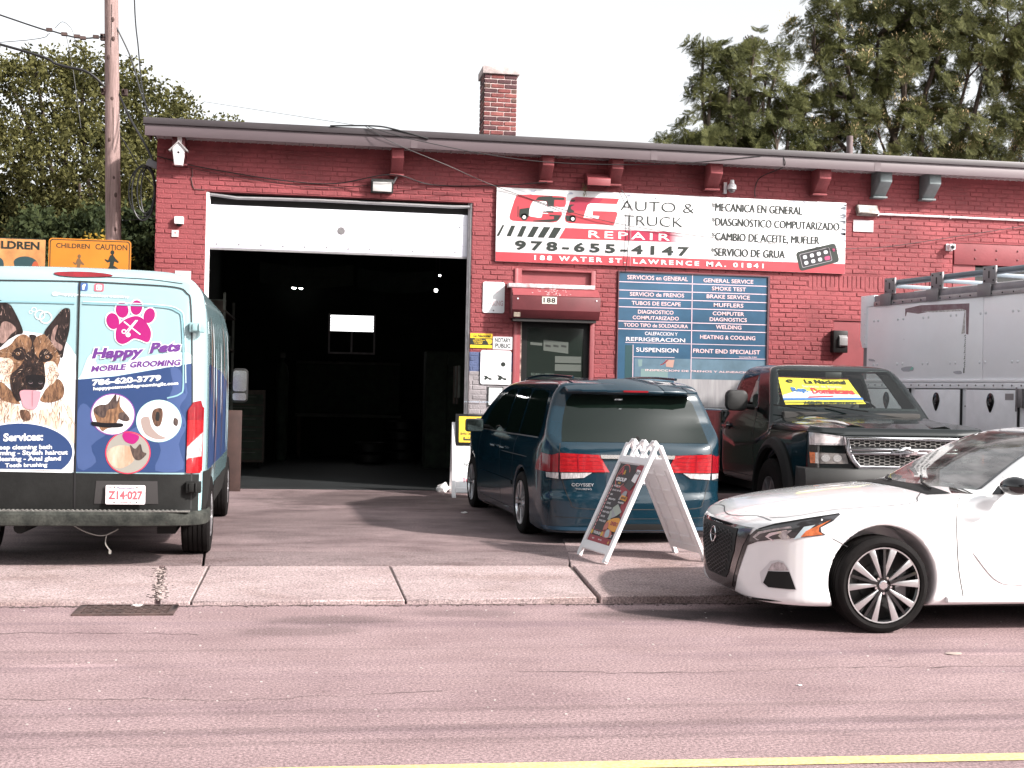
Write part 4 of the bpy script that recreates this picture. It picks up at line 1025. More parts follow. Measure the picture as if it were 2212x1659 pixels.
# ---- small signs
def board(name, label, x0, z0, x1, z1, m, r=.0, t=.004, out=.012, cat='sign'):
    o = thing(name, label, cat, (x0, WY-out, z0)); mb = MB(); w, h = x1-x0, z1-z0
    mb.prism(rrect(0, 0, w, h, r) if r else [(0, 0), (w, 0), (w, h), (0, h)], 0, t); b = mb.build('board', m, o)
    return o, b, w, h
M_fadered = mat('faded_red_print', (.70, .58, .60), .5)
M_glare = mat('glossy_white', (.80, .80, .82), .2, coat=.5)
o, b, w, h = board('no_parking_sign', 'sun bleached white no parking plate on the red pier right of the bay', 2.50, 2.775, 2.825, 3.235, M_glare, .03)
P = Print(b, 0); P.text('lettering', M_fadered, [('NO', .09, .30, .235, .38)], bold=.03); P.text('lettering', mat('faded_brown_print', (.52, .40, .42), .5), [('PARKING', .03, .105, .305, .185)], bold=.03)
P.poly('bolt', M_steel, [ellipse(w/2, h-.035, .010, .010, 12), ellipse(w/2, .035, .012, .012, 12)])
o, b, w, h = board('money_transfer_sign', 'small yellow and black money transfer plate beside the notary sign', 2.325, 2.25, 2.655, 2.465, M_yelp)
P = Print(b, 0); P.poly('black_band', M_ink, [[(.0, .045), (.33, .045), (.33, .145), (0, .145)]]); P.poly('map_shape', mat('map_gold', (.55, .38, .03), .5), [sm([(.23, .13), (.32, .13), (.325, .08), (.28, .05), (.26, .09)], 3)])
P.text('lettering', M_ink, [('La Nacional', .05, .160, .30, .200)], bold=.03, shear=.2)
P.text('lettering', M_yelp, [('ENVIOS A', .07, .125, .17, .140), ('MEXICO, EUROPA', .04, .104, .22, .120), ('SUR AMERICA', .05, .083, .19, .099), ('Y EL CARIBE', .06, .060, .18, .077)], bold=.03)
o, b, w, h = board('notary_sign', 'white notary public plate with black capitals by the door frame', 2.665, 2.235, 2.955, 2.425, mat('notary_white', (.60, .60, .62), .5))
P = Print(b, 0); P.text('lettering', M_ink, [('NOTARY', .03, .105, .265, .170), ('PUBLIC', .035, .025, .265, .090)], bold=.03)
o, b, w, h = board('parking_rules_sign', 'large rounded white exclusive parking notice with two tow cars below the notary plate', 2.485, 1.715, 2.945, 2.22, M_glare, .035, out=.018)
P = Print(b, 0); P.text('lettering', M_fadered, [('PARKING', .09, .415, .37, .455), ('EXCLUSIVE', .06, .340, .385, .385)], bold=.03)
P.text('lettering', mat('faded_grey_print', (.45, .43, .44), .5), [('TOW ZONE', .08, .215, .39, .245), ('VEHICLES TOWED', .06, .165, .40, .185)], bold=.01)
car = lambda x, y, s: [(x, y), (x+.16*s, y), (x+.16*s, y+.035*s), (x+.10*s, y+.045*s), (x+.05*s, y+.085*s), (x-.02*s, y+.095*s), (x+.015*s, y+.05*s), (x, y+.03*s)]
P.poly('tow_picture', M_ink, [car(.06, .065, .7), car(.265, .065, .8), ellipse(.34, .30, .035, .035, 20)]); P.poly('tow_wheel', M_glare, [ellipse(.11, .065, .018, .018, 14), ellipse(.33, .065, .018, .018, 14)])
o, b, w, h = board('price_list_sign', 'small framed white list below the exclusive parking notice', 2.605, 1.39, 2.835, 1.68, M_ink, out=.014)
P = Print(b, 0); P.poly('sheet', M_glare, [[(.015, .02), (.215, .02), (.215, .275), (.015, .275)]]); P.text('lettering', M_ink, [('open', .14, .225, .19, .237), ('9-6', .145, .185, .185, .20), ('9-2', .145, .13, .185, .14), ('closed', .06, .11, .10, .12), ('sun', .12, .09, .17, .10)], bold=.03)
o, b, w, h = board('alarm_plaque', 'little pinkish white plaque beneath the left wall camera', -2.00, 3.725, -1.905, 3.82, mat('plaque_pink_white', (.66, .55, .55), .5))
Print(b, 0).poly('print', mat('plaque_red', (.5, .15, .15), .5), [ellipse(.05, .055, .018, .012, 12), [(.03, .02), (.07, .02), (.07, .028), (.03, .028)]])
o, b, w, h = board('paper_note', 'pale blue white notice taped low on the left pier above the van roof', -1.94, 3.02, -1.72, 3.24, mat('pale_note', (.62, .68, .72), .6))
# ---- lights
def wallpack(x0, x1, z0, z1, label):
    o = thing('wall_light', label, 'light', ((x0+x1)/2, WY, (z0+z1)/2)); w = (x1-x0)/2; h = (z1-z0)/2
    mb = MB(); mb.prism([(-.001, -h), (-.09, -h), (-.13, h*.55), (-.10, h), (-.001, h)], -w, w, 'x'); mb.build('housing', mat('black_light_housing', (.03, .03, .03), .5, var=.3, vs=20), o, bevel=.008)
    mb = MB(); mb.prism([(-.094, -h+.018), (-.134, h*.48), (-.140, h*.45), (-.105, -h+.015)], -w+.025, w-.025, 'x'); mb.build('lens', mat('milky_lens', (.80, .78, .76), .3), o, bevel=.004)
    mb = MB(); mb.tube([(w, -.03, h*.5), (w+.05, -.03, h+.05), (w+.10, -.03, h+.09)], .018, 8); mb.build('conduit', M_alu, o, smooth=True); return o
wallpack(.815, 1.135, 4.475, 4.675, 'black framed wall light with milky lens above the garage bay')
o = thing('floodlight', 'grey tilted floodlight with white backing plate right of the long sign', 'light', (8.47, WY, 4.5))
mb = MB(); mb.box(-.17, -.10, -.07, .17, -.012, .09, Matrix.Rotation(rad(-28), 4, 'X')); hb_ = mb.build('housing', mat('tarnished_bronze', (.20, .18, .16), .4, .3, var=.3, vs=14), o, bevel=.01)
mb = MB(); mb.box(-.15, -.105, -.055, .15, -.102, .075, Matrix.Rotation(rad(-28), 4, 'X')); mb.build('lens', mat('lamp_glass', (.30, .28, .27), .15, rgb2=(.55, .52, .5), vs=6), hb_)
mb = MB(); mb.box(-.20, -.012, -.29, .125, -.002, -.11); mb.build('backing_plate', mat('backing_white', (.60, .55, .57), .5, var=.1), o)
mb = MB(); mb.box(.13, -.05, -.04, .20, 0, .03); mb.build('junction_box', M_whtd, o, bevel=.005)
o = thing('conduit_pipe', 'long white conduit pipe running right from the floodlight along the wall', 'pipe', (8.66, WY-.03, 4.49))
mb = MB(); mb.tube([(0, 0, 0), (1.2, 0, .005), (2.4, 0, .002), (4.5, 0, 0)], .017, 10); mb.build('pipe', M_whtd, o, smooth=True)
for x in (1.18, 2.6, 3.9):
    mb = MB(); mb.box(x, -.02, -.022, x+.03, .03, .022); mb.build('clamp', M_alu, o)
# ---- cameras
def bullet(name, label, x, z, dome=False, lookdown=True):
    o = thing(name, label, 'camera', (x, WY, z))
    mb = MB(); mb.box(-.055, -.022, -.055, .055, 0, .055); mb.build('base', M_wht, o, bevel=.006)
    mb = MB(); mb.box(-.045, -.13, -.05, .05, -.02, .045); b = mb.build('housing', M_wht, o, bevel=.018)
    mb = MB(); mb.lathe([(.0001, -.012), (.03, -.008), (.032, .0), (.03, .02)], 18, Matrix.Translation((.0, -.132, -.005)) @ Matrix.Rotation(rad(0), 4, 'X')); mb.build('lens', M_blk, b, smooth=True); return o
bullet('security_camera', 'white security camera on the right wall above the box truck', 9.86, 4.02)
o = thing('security_camera', 'white security camera with dark dome on the left pier above the plaque', 'camera', (-1.90, WY, 3.95))
mb = MB(); mb.box(-.065, -.07, -.045, .065, 0, .06); mb.build('housing', M_wht, o, bevel=.01); mb = MB(); mb.lathe([(.0001, .0)]+[(.035*math.sin(t), .035-.035*math.cos(t)) for t in np.linspace(.2, PI/2, 5)], 16, Matrix.Translation((0, -.035, -.08)) @ Matrix.Rotation(rad(90), 4, 'X')); mb.build('lens', M_blk, o, smooth=True)
o = thing('dome_camera', 'white dome camera mounted on top of the long sign', 'camera', (6.26, WY, 4.77))
mb = MB(); mb.box(-.10, -.05, -.07, -.05, 0, .10); mb.build('bracket', M_wht, o, bevel=.004)
mb = MB(); mb.lathe([(.0001, -.0), (.03, .0), (.035, .05), (.065, .08), (.07, .14), (.0001, .14)], 24, Matrix.Translation((.01, -.10, .13)) @ Matrix.Rotation(rad(-90), 4, 'X')); b = mb.build('housing', M_wht, o, smooth=True)
mb = MB(); mb.lathe([(.058*math.cos(t), .058*math.sin(t)) for t in np.linspace(0, PI/2, 8)], 24, Matrix.Translation((.01, -.10, -.01)) @ Matrix.Rotation(rad(-90), 4, 'X')); mb.build('lens', mat('smoked_dome', (.16, .14, .15), .1), b, smooth=True)
# ---- vent hood, meter box
o = thing('vent_hood', 'red painted metal vent hood tucked above the long sign', 'vent', (4.17, WY, 4.80))
mb = MB(); mb.prism([(0, .10), (-.10, .10), (-.26, .0), (-.26, -.10), (-.24, -.10), (-.24, -.01), (0, -.01)], -.175, .175, 'x'); mb.build('hood', M_redflat, o, bevel=.003)
mb = MB(); mb.box(-.17, -.235, -.10, -.16, 0, -.01); mb.box(.16, -.235, -.10, .17, 0, -.01); mb.box(-.16, -.12, -.09, .16, -.11, -.015); mb.build('cheek', M_reddark, o)
random.seed(2); mb = MB()
for k in range(26): x = -.20+random.uniform(-.02, .03); z = -.05-random.uniform(0, .17); mb.bar((x, -.12, z), (x+random.uniform(-.03, .03), -.13, z-random.uniform(.03, .07)), .004)
q = mb.build('bird_nest_straw', mat('straw', (.14, .13, .06), .9), o); q['kind'] = 'stuff'
o = thing('meter_box', 'black wall box with a small grey window beside the flat infill', 'box', (8.05, WY, 2.49))
mb = MB(); mb.box(-.115, -.12, -.17, .12, .02, .17); b = mb.build('housing', M_blk, o, bevel=.01)
mb = MB(); mb.prism([(-.121, .10), (-.16, .06), (-.16, -.06), (-.121, -.08)], -.03, .10, 'x'); mb.build('window', mat('grey_meter_face', (.24, .24, .24), .4), b, bevel=.004)
# ---- birdhouse hung on the first bracket
o = thing('birdhouse', 'little white birdhouse hanging on the dark bracket at the left corner', 'birdhouse', (-1.885, 18.70, 4.81))
mb = MB(); mb.prism([(-.055, -.13), (.055, -.13), (.085, .10), (0, .19), (-.085, .10)], -.115, -.006); b = mb.build('box', M_whtd, o, bevel=.003)
mb = MB(); mb.prism([(-.115, .062), (0, .188), (0, .212), (-.135, .068)], -.135, .0); mb.prism([(.115, .062), (.135, .068), (0, .212), (0, .188)], -.135, .0); mb.build('roof', mat('grey_birdhouse_roof', (.30, .28, .28), .8, var=.2, vs=20), o)
mb = MB(); mb.disc(.017, -.1165, 18, Matrix.Translation((0, 0, .045))); mb.build('hole', M_black, b)
mb = MB(); mb.box(-.03, -.012, .15, .03, -.001, .31); mb.build('hanger', M_whtd, o)

# ---- cables and pole
def cable(label, pts, r=.009, sag=0, name='cable', m=None, n=14):
    if len(pts) == 2 and sag:
        a, b = Vector(pts[0]), Vector(pts[1]); P_ = [a.lerp(b, t)-Vector((0, 0, sag*4*t*(1-t))) for t in np.linspace(0, 1, n)]
    else: P_ = sm(pts, 6, False)
    c = [sum(p[i] for p in P_)/len(P_) for i in range(3)]
    mb = MB(); mb.tube([(p[0]-c[0], p[1]-c[1], p[2]-c[2]) for p in P_], r, 6); o = mb.build(name, m or M_cable, None, smooth=True); o.location = c
    return tag(o, label, 'cable')
cable('black cable sagging across the brickwork above the garage bay', [(-2.22, WY-.03, 4.86), (-1.6, WY-.03, 4.73), (-.5, WY-.03, 4.60), (.3, WY-.03, 4.585), (1.1, WY-.25, 4.72), (1.7, WY-.04, 4.63), (2.6, WY-.03, 4.66), (3.4, WY-.20, 4.72)], .008)
cable('thin second cable hanging lower on the brickwork above the bay', [(-1.8, WY-.025, 4.72), (-1.0, WY-.025, 4.60), (.1, WY-.025, 4.52), (.9, WY-.025, 4.60)], .004)
cable('long thin cable running down from the roof edge across the sign', [(.70, 18.55, 5.345), (1.1, 18.5, 5.12), (1.9, 18.65, 4.86), (2.72, 18.97, 4.62), (4.2, 18.97, 4.22), (5.9, 18.97, 4.02), (7.8, 18.97, 3.93), (8.4, 18.99, 3.95), (8.9, 19.0, 4.0), (10.0, 19.0, 4.20), (11.2, 19.0, 4.42)], .0055)
cable('cable looped beneath the eave between roof edge and brackets', [(.74, 18.54, 5.34), (1.4, 18.5, 5.18), (2.6, 18.58, 5.02), (3.6, 18.66, 4.98), (4.9, 18.66, 5.02), (5.6, 18.60, 5.08), (6.6, 18.59, 5.22)], .006)
cable('flat black cable lying on the roof edge near the middle', [(.2, 18.56, 5.33), (.8, 18.56, 5.36), (1.1, 18.56, 5.33), (1.6, 18.58, 5.22)], .012)
cable('thin upright cable running down past the sign joint', [(4.55, 18.98, 4.68), (4.66, 18.97, 4.50), (4.68, 18.97, 4.1), (4.66, 18.97, 3.6), (4.64, 18.99, 3.45)], .006)
cable('short black lead climbing the wall right of the dome camera', [(6.95, 18.6, 5.22), (6.96, 18.62, 5.08), (6.75, 19.02, 4.98), (6.66, 19.02, 4.80), (6.66, 19.0, 4.66)], .007)
pole = thing('utility_pole', 'tall weathered wooden utility pole standing left of the garage', 'pole', (-2.80, 19.6, 0))
M_wood = mat('weathered_pole_wood', (.34, .235, .22), .85, rgb2=(.16, .105, .095), vs=2.2, stretch=(9, 9, .5), bump=.9, bs=9, fine=.15, fs=25)
mb = MB(); mb.tube([(0, 0, -.05), (-.02, 0, 1.5), (-.085, 0, 3.7), (-.19, 0, 7.2), (-.27, 0, 10.2)], [.125, .12, .110, .098, .088], 28); pw = mb.build('shaft', M_wood, pole, smooth=True)
mb = MB(); random.seed(7)
for z, a in ((6.9, .3), (6.35, -.3), (5.75, .1), (5.15, -.25), (4.6, .2), (4.35, .5), (3.98, -.1), (3.85, .35), (6.62, 0.35)):
    cx = -.085-(z-3.7)*.03; x = cx+a*.1; y = -.103; mb.lathe([(.0001, -.004), (.018, -.001), (.026, .006)], 10, Matrix.Translation((x, y, z)) @ Matrix.Scale(1.5, 4, (0, 0, 1)))
mb.build('knot', mat('dark_knot', (.07, .04, .035), .9), pw, smooth=True)
for i in range(5):
    mb = MB(); z = 3.5+i*.75; x = -.085-(z-3.7)*.03+random.uniform(-.05, .05); mb.tube([(x, -.104, z), (x+.006, -.105, z+.3), (x-.004, -.103, z+.62)], .003, 4); mb.build('crack', M_crack, pw)
for x, z in ((-.30, 6.66), (-.27, 5.87), (.02, 5.87)):
    mb = MB(); mb.box(x-.03, -.05, z-.05, x+.05, .03, z+.04); mb.lathe([(.018, -.09), (.026, -.05), (.018, -.02)], 12, Matrix.Translation((x, 0, z))); mb.build('insulator', M_iron, pole)
for name_, pts, r in (
    ('upper bare service wire coming in from the left to the pole', [(-9.5, 19.2, 8.3), (-4.5, 19.5, 6.86), (-3.8, 19.5, 6.68), (-3.4, 19.5, 6.60), (-3.06, 19.55, 6.66)], .012),
    ('lower thick bundled cable coming in from the left to the pole', [(-9.5, 19.2, 7.4), (-4.5, 19.5, 6.44), (-3.7, 19.5, 6.20), (-3.3, 19.5, 6.12), (-3.04, 19.5, 5.92)], .020),
    ('twisted drop wire falling from the pole to the roof corner', [(-2.90, 19.55, 6.80), (-2.68, 19.5, 6.35), (-2.50, 19.3, 5.80), (-2.33, 19.0, 5.45)], .012),
    ('second drop wire descending from high above the roof corner', [(-2.75, 19.6, 9.5), (-2.66, 19.55, 7.25), (-2.58, 19.5, 6.5), (-2.50, 19.4, 5.9), (-2.36, 19.1, 5.40)], .010),
    ('thick black service cable from the pole to the wall corner', [(-2.86, 19.6, 5.85), (-2.66, 19.5, 5.45), (-2.42, 19.4, 5.05), (-2.25, 19.2, 4.72)], .017),
    ('thin slack line behind the pole leading to the wall corner', [(-3.1, 19.7, 5.50), (-2.8, 19.6, 5.2), (-2.5, 19.4, 4.72), (-2.27, 19.2, 4.45)], .008),
    ('thin wire stretched from the pole to the wall at van roof height', [(-2.78, 19.6, 3.99), (-2.5, 19.4, 4.0), (-2.24, 19.2, 4.03)], .005),
    ('faint wire crossing low behind the orange sign', [(-2.7, 19.5, 3.05), (-2.24, 19.2, 3.08)], .005),
    ('thin wire hanging from the service wire clamps past the tree', [(-3.6, 19.5, 6.66), (-3.5, 19.5, 6.2), (-3.42, 19.5, 5.7), (-3.36, 19.5, 5.3)], .005),
    ('curled loose wire end above the service clamp', [(-3.75, 19.5, 6.72), (-3.65, 19.5, 6.82), (-3.52, 19.5, 6.72), (-3.45, 19.5, 6.5), (-3.38, 19.5, 6.42)], .004),
    ('thin wire rising from the left edge to the service clamp', [(-9, 19.3, 5.9), (-4.5, 19.5, 6.47), (-3.82, 19.5, 6.64)], .005),
    ('hair thin line in the sky behind the left roof', [(-2.1, 25, 6.95), (.6, 20.5, 5.75)], .004)):
    cable(name_, pts, r, name='overhead_cable')
# splice clamps on the service wire
mb = MB()
for x, z in ((-3.83, 6.69), (-3.62, 6.64), (-3.44, 6.62), (-3.36, 6.60), (-3.18, 6.63)): mb.box(x-.04, 19.47, z-.02, x+.04, 19.53, z+.025)
o = mb.build('splice_clamp', M_iron); tag(o, 'row of rusty splice clamps on the upper service wire', 'clamp')
# coil of cable at the corner
o = thing('cable_coil', 'big loops of spare black cable hanging at the left wall corner', 'cable', (-2.36, 19.15, 4.35))
for k, (rx, rz_, dx, dz) in enumerate(((.16, .40, -.06, 0), (.12, .33, -.03, .04), (.10, .36, .0, .02), (.19, .36, -.08, .02))):
    mb = MB(); mb.tube([(dx+rx*math.cos(t), .02*k, dz+rz_*math.sin(t)) for t in np.linspace(rad(60), rad(430), 26)], .012, 6, caps=False); mb.build('loop', M_cable, o, smooth=True)
mb = MB(); mb.box(-.17, -.03, .36, .10, .05, .46, Matrix.Rotation(rad(20), 4, 'Y')); mb.build('splice_case', mat('grey_case', (.16, .16, .17), .5), o, bevel=.01)
# ---- orange caution boards on posts behind the van
M_org = mat('sign_orange', (.48, .165, .018), .45, var=.08, vs=3)
o = thing('caution_sign', 'orange caution board with a running figure behind the van roof', 'sign', (-2.90, 15.0, 2.84))
mb = MB(); mb.prism(rrect(0, -.35, .885, .375, .04), 0, .02); b = mb.build('board', M_org, o)
P = Print(b, 0); P.poly('border', M_ink, [rrect(.012, -.338, .873, .363, .034)]); P.poly('field', M_org, [rrect(.022, -.328, .863, .353, .03)])
P.text('lettering', M_ink, [('CAUTION', .50, .262, .845, .325), ('CHILDREN', .08, .266, .44, .320)], bold=.02)
man = [(.66, .20), (.69, .215), (.72, .17), (.76, .13), (.745, .12), (.71, .135), (.70, .09), (.74, .065), (.78, .035), (.83, .045), (.828, .03), (.775, .018), (.725, .04), (.68, .05), (.645, .02), (.64, -.05), (.60, -.09), (.59, -.08), (.622, -.04), (.625, .03), (.655, .08), (.66, .13), (.635, .12), (.60, .15), (.61, .16), (.64, .145)]
P.poly('running_figure', M_ink, [man, ellipse(.685, .235, .022, .026, 16)])
P.poly('running_figure', mat('faded_ink', (.13, .07, .03), .6), [[(x*.8-.22, y*.85-.02) for x, y in man], ellipse(.33, .18, .018, .022, 16)])
for x in (.2, .7):
    mb = MB(); mb.box(x-.025, .022, -2.71, x+.025, .06, .3); mb.build('post', M_steel, o)
o = thing('warning_board', 'orange picture board with dark blurred figures left of the caution board', 'sign', (-4.60, 15.02, 2.84))
mb = MB(); mb.prism(rrect(0, -.35, 1.66, .36, .02), 0, .02); b = mb.build('board', mat('sign_orange_pale', (.48, .22, .08), .45, var=.3, vs=3), o)
P = Print(b, 0); P.poly('border', M_ink, [[(0, .35), (1.66, .35), (1.66, .36), (0, .36)]])
P.text('lettering', M_ink, [('SLOW CHILDREN', .55, .235, 1.60, .325)], bold=.04)
P.poly('dark_figure', mat('teal_ink', (.02, .05, .055), .5), [sm([(.95, -.05), (1.0, .12), (1.12, .16), (1.22, .10), (1.2, -.04), (1.05, -.1)], 4), sm([(1.33, .1), (1.45, .16), (1.58, .10), (1.6, -.1), (1.42, -.08)], 4), sm([(.6, -.1), (.7, .12), (.85, .13), (.9, -.02), (.75, -.15)], 4)])
P.poly('figure_patch', mat('brick_ink', (.35, .07, .03), .5), [ellipse(.83, -.03, .08, .07, 20), ellipse(1.56, .02, .04, .09, 20), ellipse(.62, 0, .05, .06, 20)])
P.poly('figure_light', mat('teal_light', (.22, .40, .38), .5), [ellipse(1.10, .10, .035, .035, 20)]); P.poly('figure_eye', M_ink, [ellipse(1.10, .10, .015, .015, 14)])
for x in (.3, 1.4):
    mb = MB(); mb.box(x-.025, .022, -2.71, x+.025, .06, .3); mb.build('post', M_steel, o)

# ---- folding signs
M_pl = mat('white_plastic', (.80, .78, .79), .35, var=.02, vs=6)
def aframe(name, label, loc, rz, W=.66, H=1.02, spread=.47, open_top=True):
    o = thing(name, label, 'sign', loc, rz)
    L_ = math.hypot(H, spread); th = math.atan2(spread, H)
    def leaf(s):
        M = Matrix.Translation((0, 0, H)) @ Matrix.Rotation(s*th, 4, 'X')    # local: x across, z down along the leaf is negative, y is thickness
        t = .022*s
        def bx(mb, x0, z0, x1, z1, a=0, b=1.0): mb.box(x0, min(a*t, b*t), z0, x1, max(a*t, b*t), z1, M)
        mb = MB(); hw = W/2
        bx(mb, -hw, -L_, -hw+.055, .0, 0, 1.6); bx(mb, hw-.055, -L_, hw, .0, 0, 1.6); bx(mb, -hw+.055, -L_+.06, hw-.055, -L_+.14, 0, 1.5); bx(mb, -hw+.055, -.20, hw-.055, -.13, 0, 1.5)
        return mb, M, bx, t
    return o, leaf, L_, W
def build_aframe(name, label, loc, rz, poster):
    o, leaf, L_, W = aframe(name, label, loc, rz); hw = W/2
    for s in (-1, 1):
        mb, M, bx, t = leaf(s)
        fr = mb.build('frame', M_pl, o, bevel=.006, seg=1)
        mb = MB(); bx(mb, -hw+.055, -L_+.14, hw-.055, -.20, .25, .65); pn = mb.build('panel', M_pl, o)
        # three moulded handle loops on top
        for c in (-.22, 0, .22):
            mb = MB(); ppts = [M @ Vector((c+q[0], t*.7, q[1])) for q in ((-.085, -.14), (-.075, -.03), (-.03, .035), (.03, .035), (.075, -.03), (.085, -.14))]
            mb.tube(ppts, .014, 8); mb.build('handle_loop', M_pl, fr, smooth=True)
        for c in (-.295, .295):
            mb = MB(); mb.box(c-.025, min(0, 1.5*t), -L_-.012, c+.025, max(0, 1.5*t), -L_+.02, M); mb.build('foot', M_pl, fr)
        mb = MB(); rz0 = -.22                                     # moulded ribs on the inner side
        yi0, yi1 = (.65*t, .9*t) if s else (0, 0)
        inner = (.25*t-.006*np.sign(t)) 
        for row in range(5):
            zc = -L_+.22+row*(L_-.48)/4.2
            for c in (-.115, .115):
                mb.bar(M @ Vector((c-.09, inner, zc)), M @ Vector((c+.09, inner, zc)), .014, .012)
                if row < 4: mb.bar(M @ Vector((c*1.9, inner, zc+.05)), M @ Vector((c*1.9, inner, zc+.15)), .012, .012)
        mb.bar(M @ Vector((0, inner, -L_+.16)), M @ Vector((0, inner, -.24)), .014, .012)
        mb.bar(M @ Vector((-.235, inner, -L_+.16)), M @ Vector((-.235, inner, -.24)), .012, .012); mb.bar(M @ Vector((.235, inner, -L_+.16)), M @ Vector((.235, inner, -.24)), .012, .012)
        mb.build('moulded_ribs', M_pl, pn)
        if s == -1 and poster: poster(pn, M, t, L_, hw)
    return o
class PrintM(Print):
    """flat print on a tilted leaf"""
    def __init__(s, parent, M, y0, sgn): super().__init__(parent, y0); s.M = M; s.sgn = sgn
    def fin(s, o):
        for v in o.data.vertices: v.co = s.M @ Vector((v.co.x, s.y+s.sgn*abs(v.co.y-s.y), v.co.z))
        return o
    def text(s, *a, **k): return s.fin(super().text(*a, **k))
    def poly(s, *a, **k): return s.fin(super().poly(*a, **k))
def aj_poster(pn, M, t, L_, hw):
    P = PrintM(pn, M, .65*t, -1 if t < 0 else 1)
    z0, z1 = -L_+.145, -.205; x0, x1 = -hw+.058, hw-.058; H_ = z1-z0
    Z = lambda f: z0+f*H_
    red = mat('poster_red', (.30, .015, .03), .4); gold = mat('poster_gold', (.62, .36, .05), .4); pw_ = mat('poster_white', (.78, .75, .76), .4); bk = mat('poster_black', (.012, .010, .012), .4)
    P.poly('poster', bk, [[(x0, z0), (x1, z0), (x1, z1), (x0, z1)]])
    P.poly('poster_red_field', red, [sm([(x1, Z(.98)), (.10, Z(.98)), (.14, Z(.84)), (.02, Z(.74)), (-.06, Z(.70)), (.02, Z(.62)), (.10, Z(.55)), (.14, Z(.42)), (x1, Z(.38))], 3), [(x0, Z(0)), (x1, Z(0)), (x1, Z(.075)), (x0, Z(.075))], [(x0+.01, Z(.14)), (x1-.01, Z(.14)), (x1-.01, Z(.147)), (x0+.01, Z(.147))]])
    P.poly('ring', mat('ring_rose', (.50, .10, .08), .4), [[(-.115+.125*math.cos(a), Z(.845)+.118*math.sin(a)) for a in np.linspace(.4, 5.6, 30)]+[(-.115+.113*math.cos(a), Z(.845)+.107*math.sin(a)) for a in np.linspace(5.6, .4, 30)]])
    P.text('lettering', mat('poster_crimson', (.42, .03, .05), .4), [('A', -.21, Z(.855), -.12, Z(.955)), ('J', -.075, Z(.855), .005, Z(.955))], bold=.07)
    P.text('lettering', gold, [('&', -.125, Z(.865), -.075, Z(.925))], bold=.03)
    P.text('lettering', pw_, [('GROUP', -.225, Z(.775), .0, Z(.825))], bold=.05)
    P.text('lettering', gold, [('INC', -.145, Z(.742), -.085, Z(.762))], bold=.05)
    items = ['INCOME TAX', 'SERVICE, NOTARY', 'DMV', 'IMMIGRATION', 'COPIES', 'TRANSLATION', 'MONEY ORDER', 'ENVIOS', 'PHONE CARDS', 'BILL PAYMENT']
    P.text('lettering', pw_, [(tx, -.20+.0, Z(.70-.056*i), -.20+.012*len(tx)+.02, Z(.724-.056*i)) for i, tx in enumerate(items)], bold=.02)
    P.poly('bullet_lights', mat('poster_pink', (.75, .35, .36), .4), [ellipse(-.235, Z(.70-.045*i), .011, .015, 10) for i in range(13)])
    P.poly('fax_sheet', pw_, [[(.11, Z(.80)), (.21, Z(.78)), (.225, Z(.94)), (.14, Z(.95))]])
    P.text('lettering', bk, [('FAX', .13, Z(.885), .215, Z(.925))], bold=.05)
    P.poly('printer_picture', mat('poster_charcoal', (.04, .045, .045), .4), [[(.02, Z(.72)), (.17, Z(.68)), (.22, Z(.77)), (.06, Z(.82))], ellipse(.13, Z(.57), .05, .05, 20)])
    P.poly('collage', mat('poster_grey', (.30, .30, .32), .4), [sm([(.02, Z(.55)), (.07, Z(.66)), (.14, Z(.66)), (.12, Z(.58))], 3), [(-.03, Z(.29)), (.10, Z(.34)), (.20, Z(.42)), (.06, Z(.50)), (-.02, Z(.42))]])
    P.poly('banknote', mat('banknote_green', (.36, .40, .34), .5), [[(-.02, Z(.44)), (.12, Z(.35)), (.20, Z(.41)), (.06, Z(.50))], [(-.04, Z(.40)), (.0, Z(.28)), (.05, Z(.29)), (.0, Z(.41))]])
    P.poly('orange_patch', mat('poster_orange', (.72, .30, .03), .4), [sm([(-.02, Z(.25)), (.06, Z(.31)), (.20, Z(.34)), (.25, Z(.30)), (.24, Z(.17)), (.05, Z(.20))], 3), [(.05, Z(.56)), (.19, Z(.545)), (.195, Z(.60)), (.055, Z(.615))]])
    P.text('lettering', red, [('DINERO', .08, Z(.235), .235, Z(.285))], bold=.05); P.text('lettering', bk, [('MONEY', .07, Z(.565), .185, Z(.597))], bold=.03)
    P.text('lettering', pw_, [('TRANSFER', .04, Z(.51), .17, Z(.53)), ('978-258-6224', -.19, Z(.092), -.03, Z(.128)), ('800-857-3537', .05, Z(.092), .225, Z(.128)), ('MASS', -.17, Z(.03), -.12, Z(.045)), ('SERVICES', -.03, Z(.03), .05, Z(.045)), ('MONEY', .13, Z(.03), .19, Z(.045))], bold=.03)
    P.poly('people_picture', mat('poster_skin', (.50, .16, .12), .5), [ellipse(.02, Z(.20), .045, .05, 20), sm([(.0, Z(.16)), (.14, Z(.18)), (.20, Z(.13)), (.16, Z(.08)), (.02, Z(.085))], 3)])
    P.poly('people_shirt', mat('poster_pale_blue', (.40, .46, .50), .5), [sm([(.06, Z(.16)), (.12, Z(.18)), (.16, Z(.10)), (.08, Z(.085))], 3)])
    P.poly('phone_icon', gold, [ellipse(-.225, Z(.11), .024, .024, 18), ellipse(.0, Z(.11), .024, .024, 18), ellipse(.21, Z(.03), .014, .014, 12)])
build_aframe('sandwich_board', 'white plastic sandwich board with a black and red poster standing behind the blue minivan', (3.01, 11.47, .135), rad(-80), aj_poster)
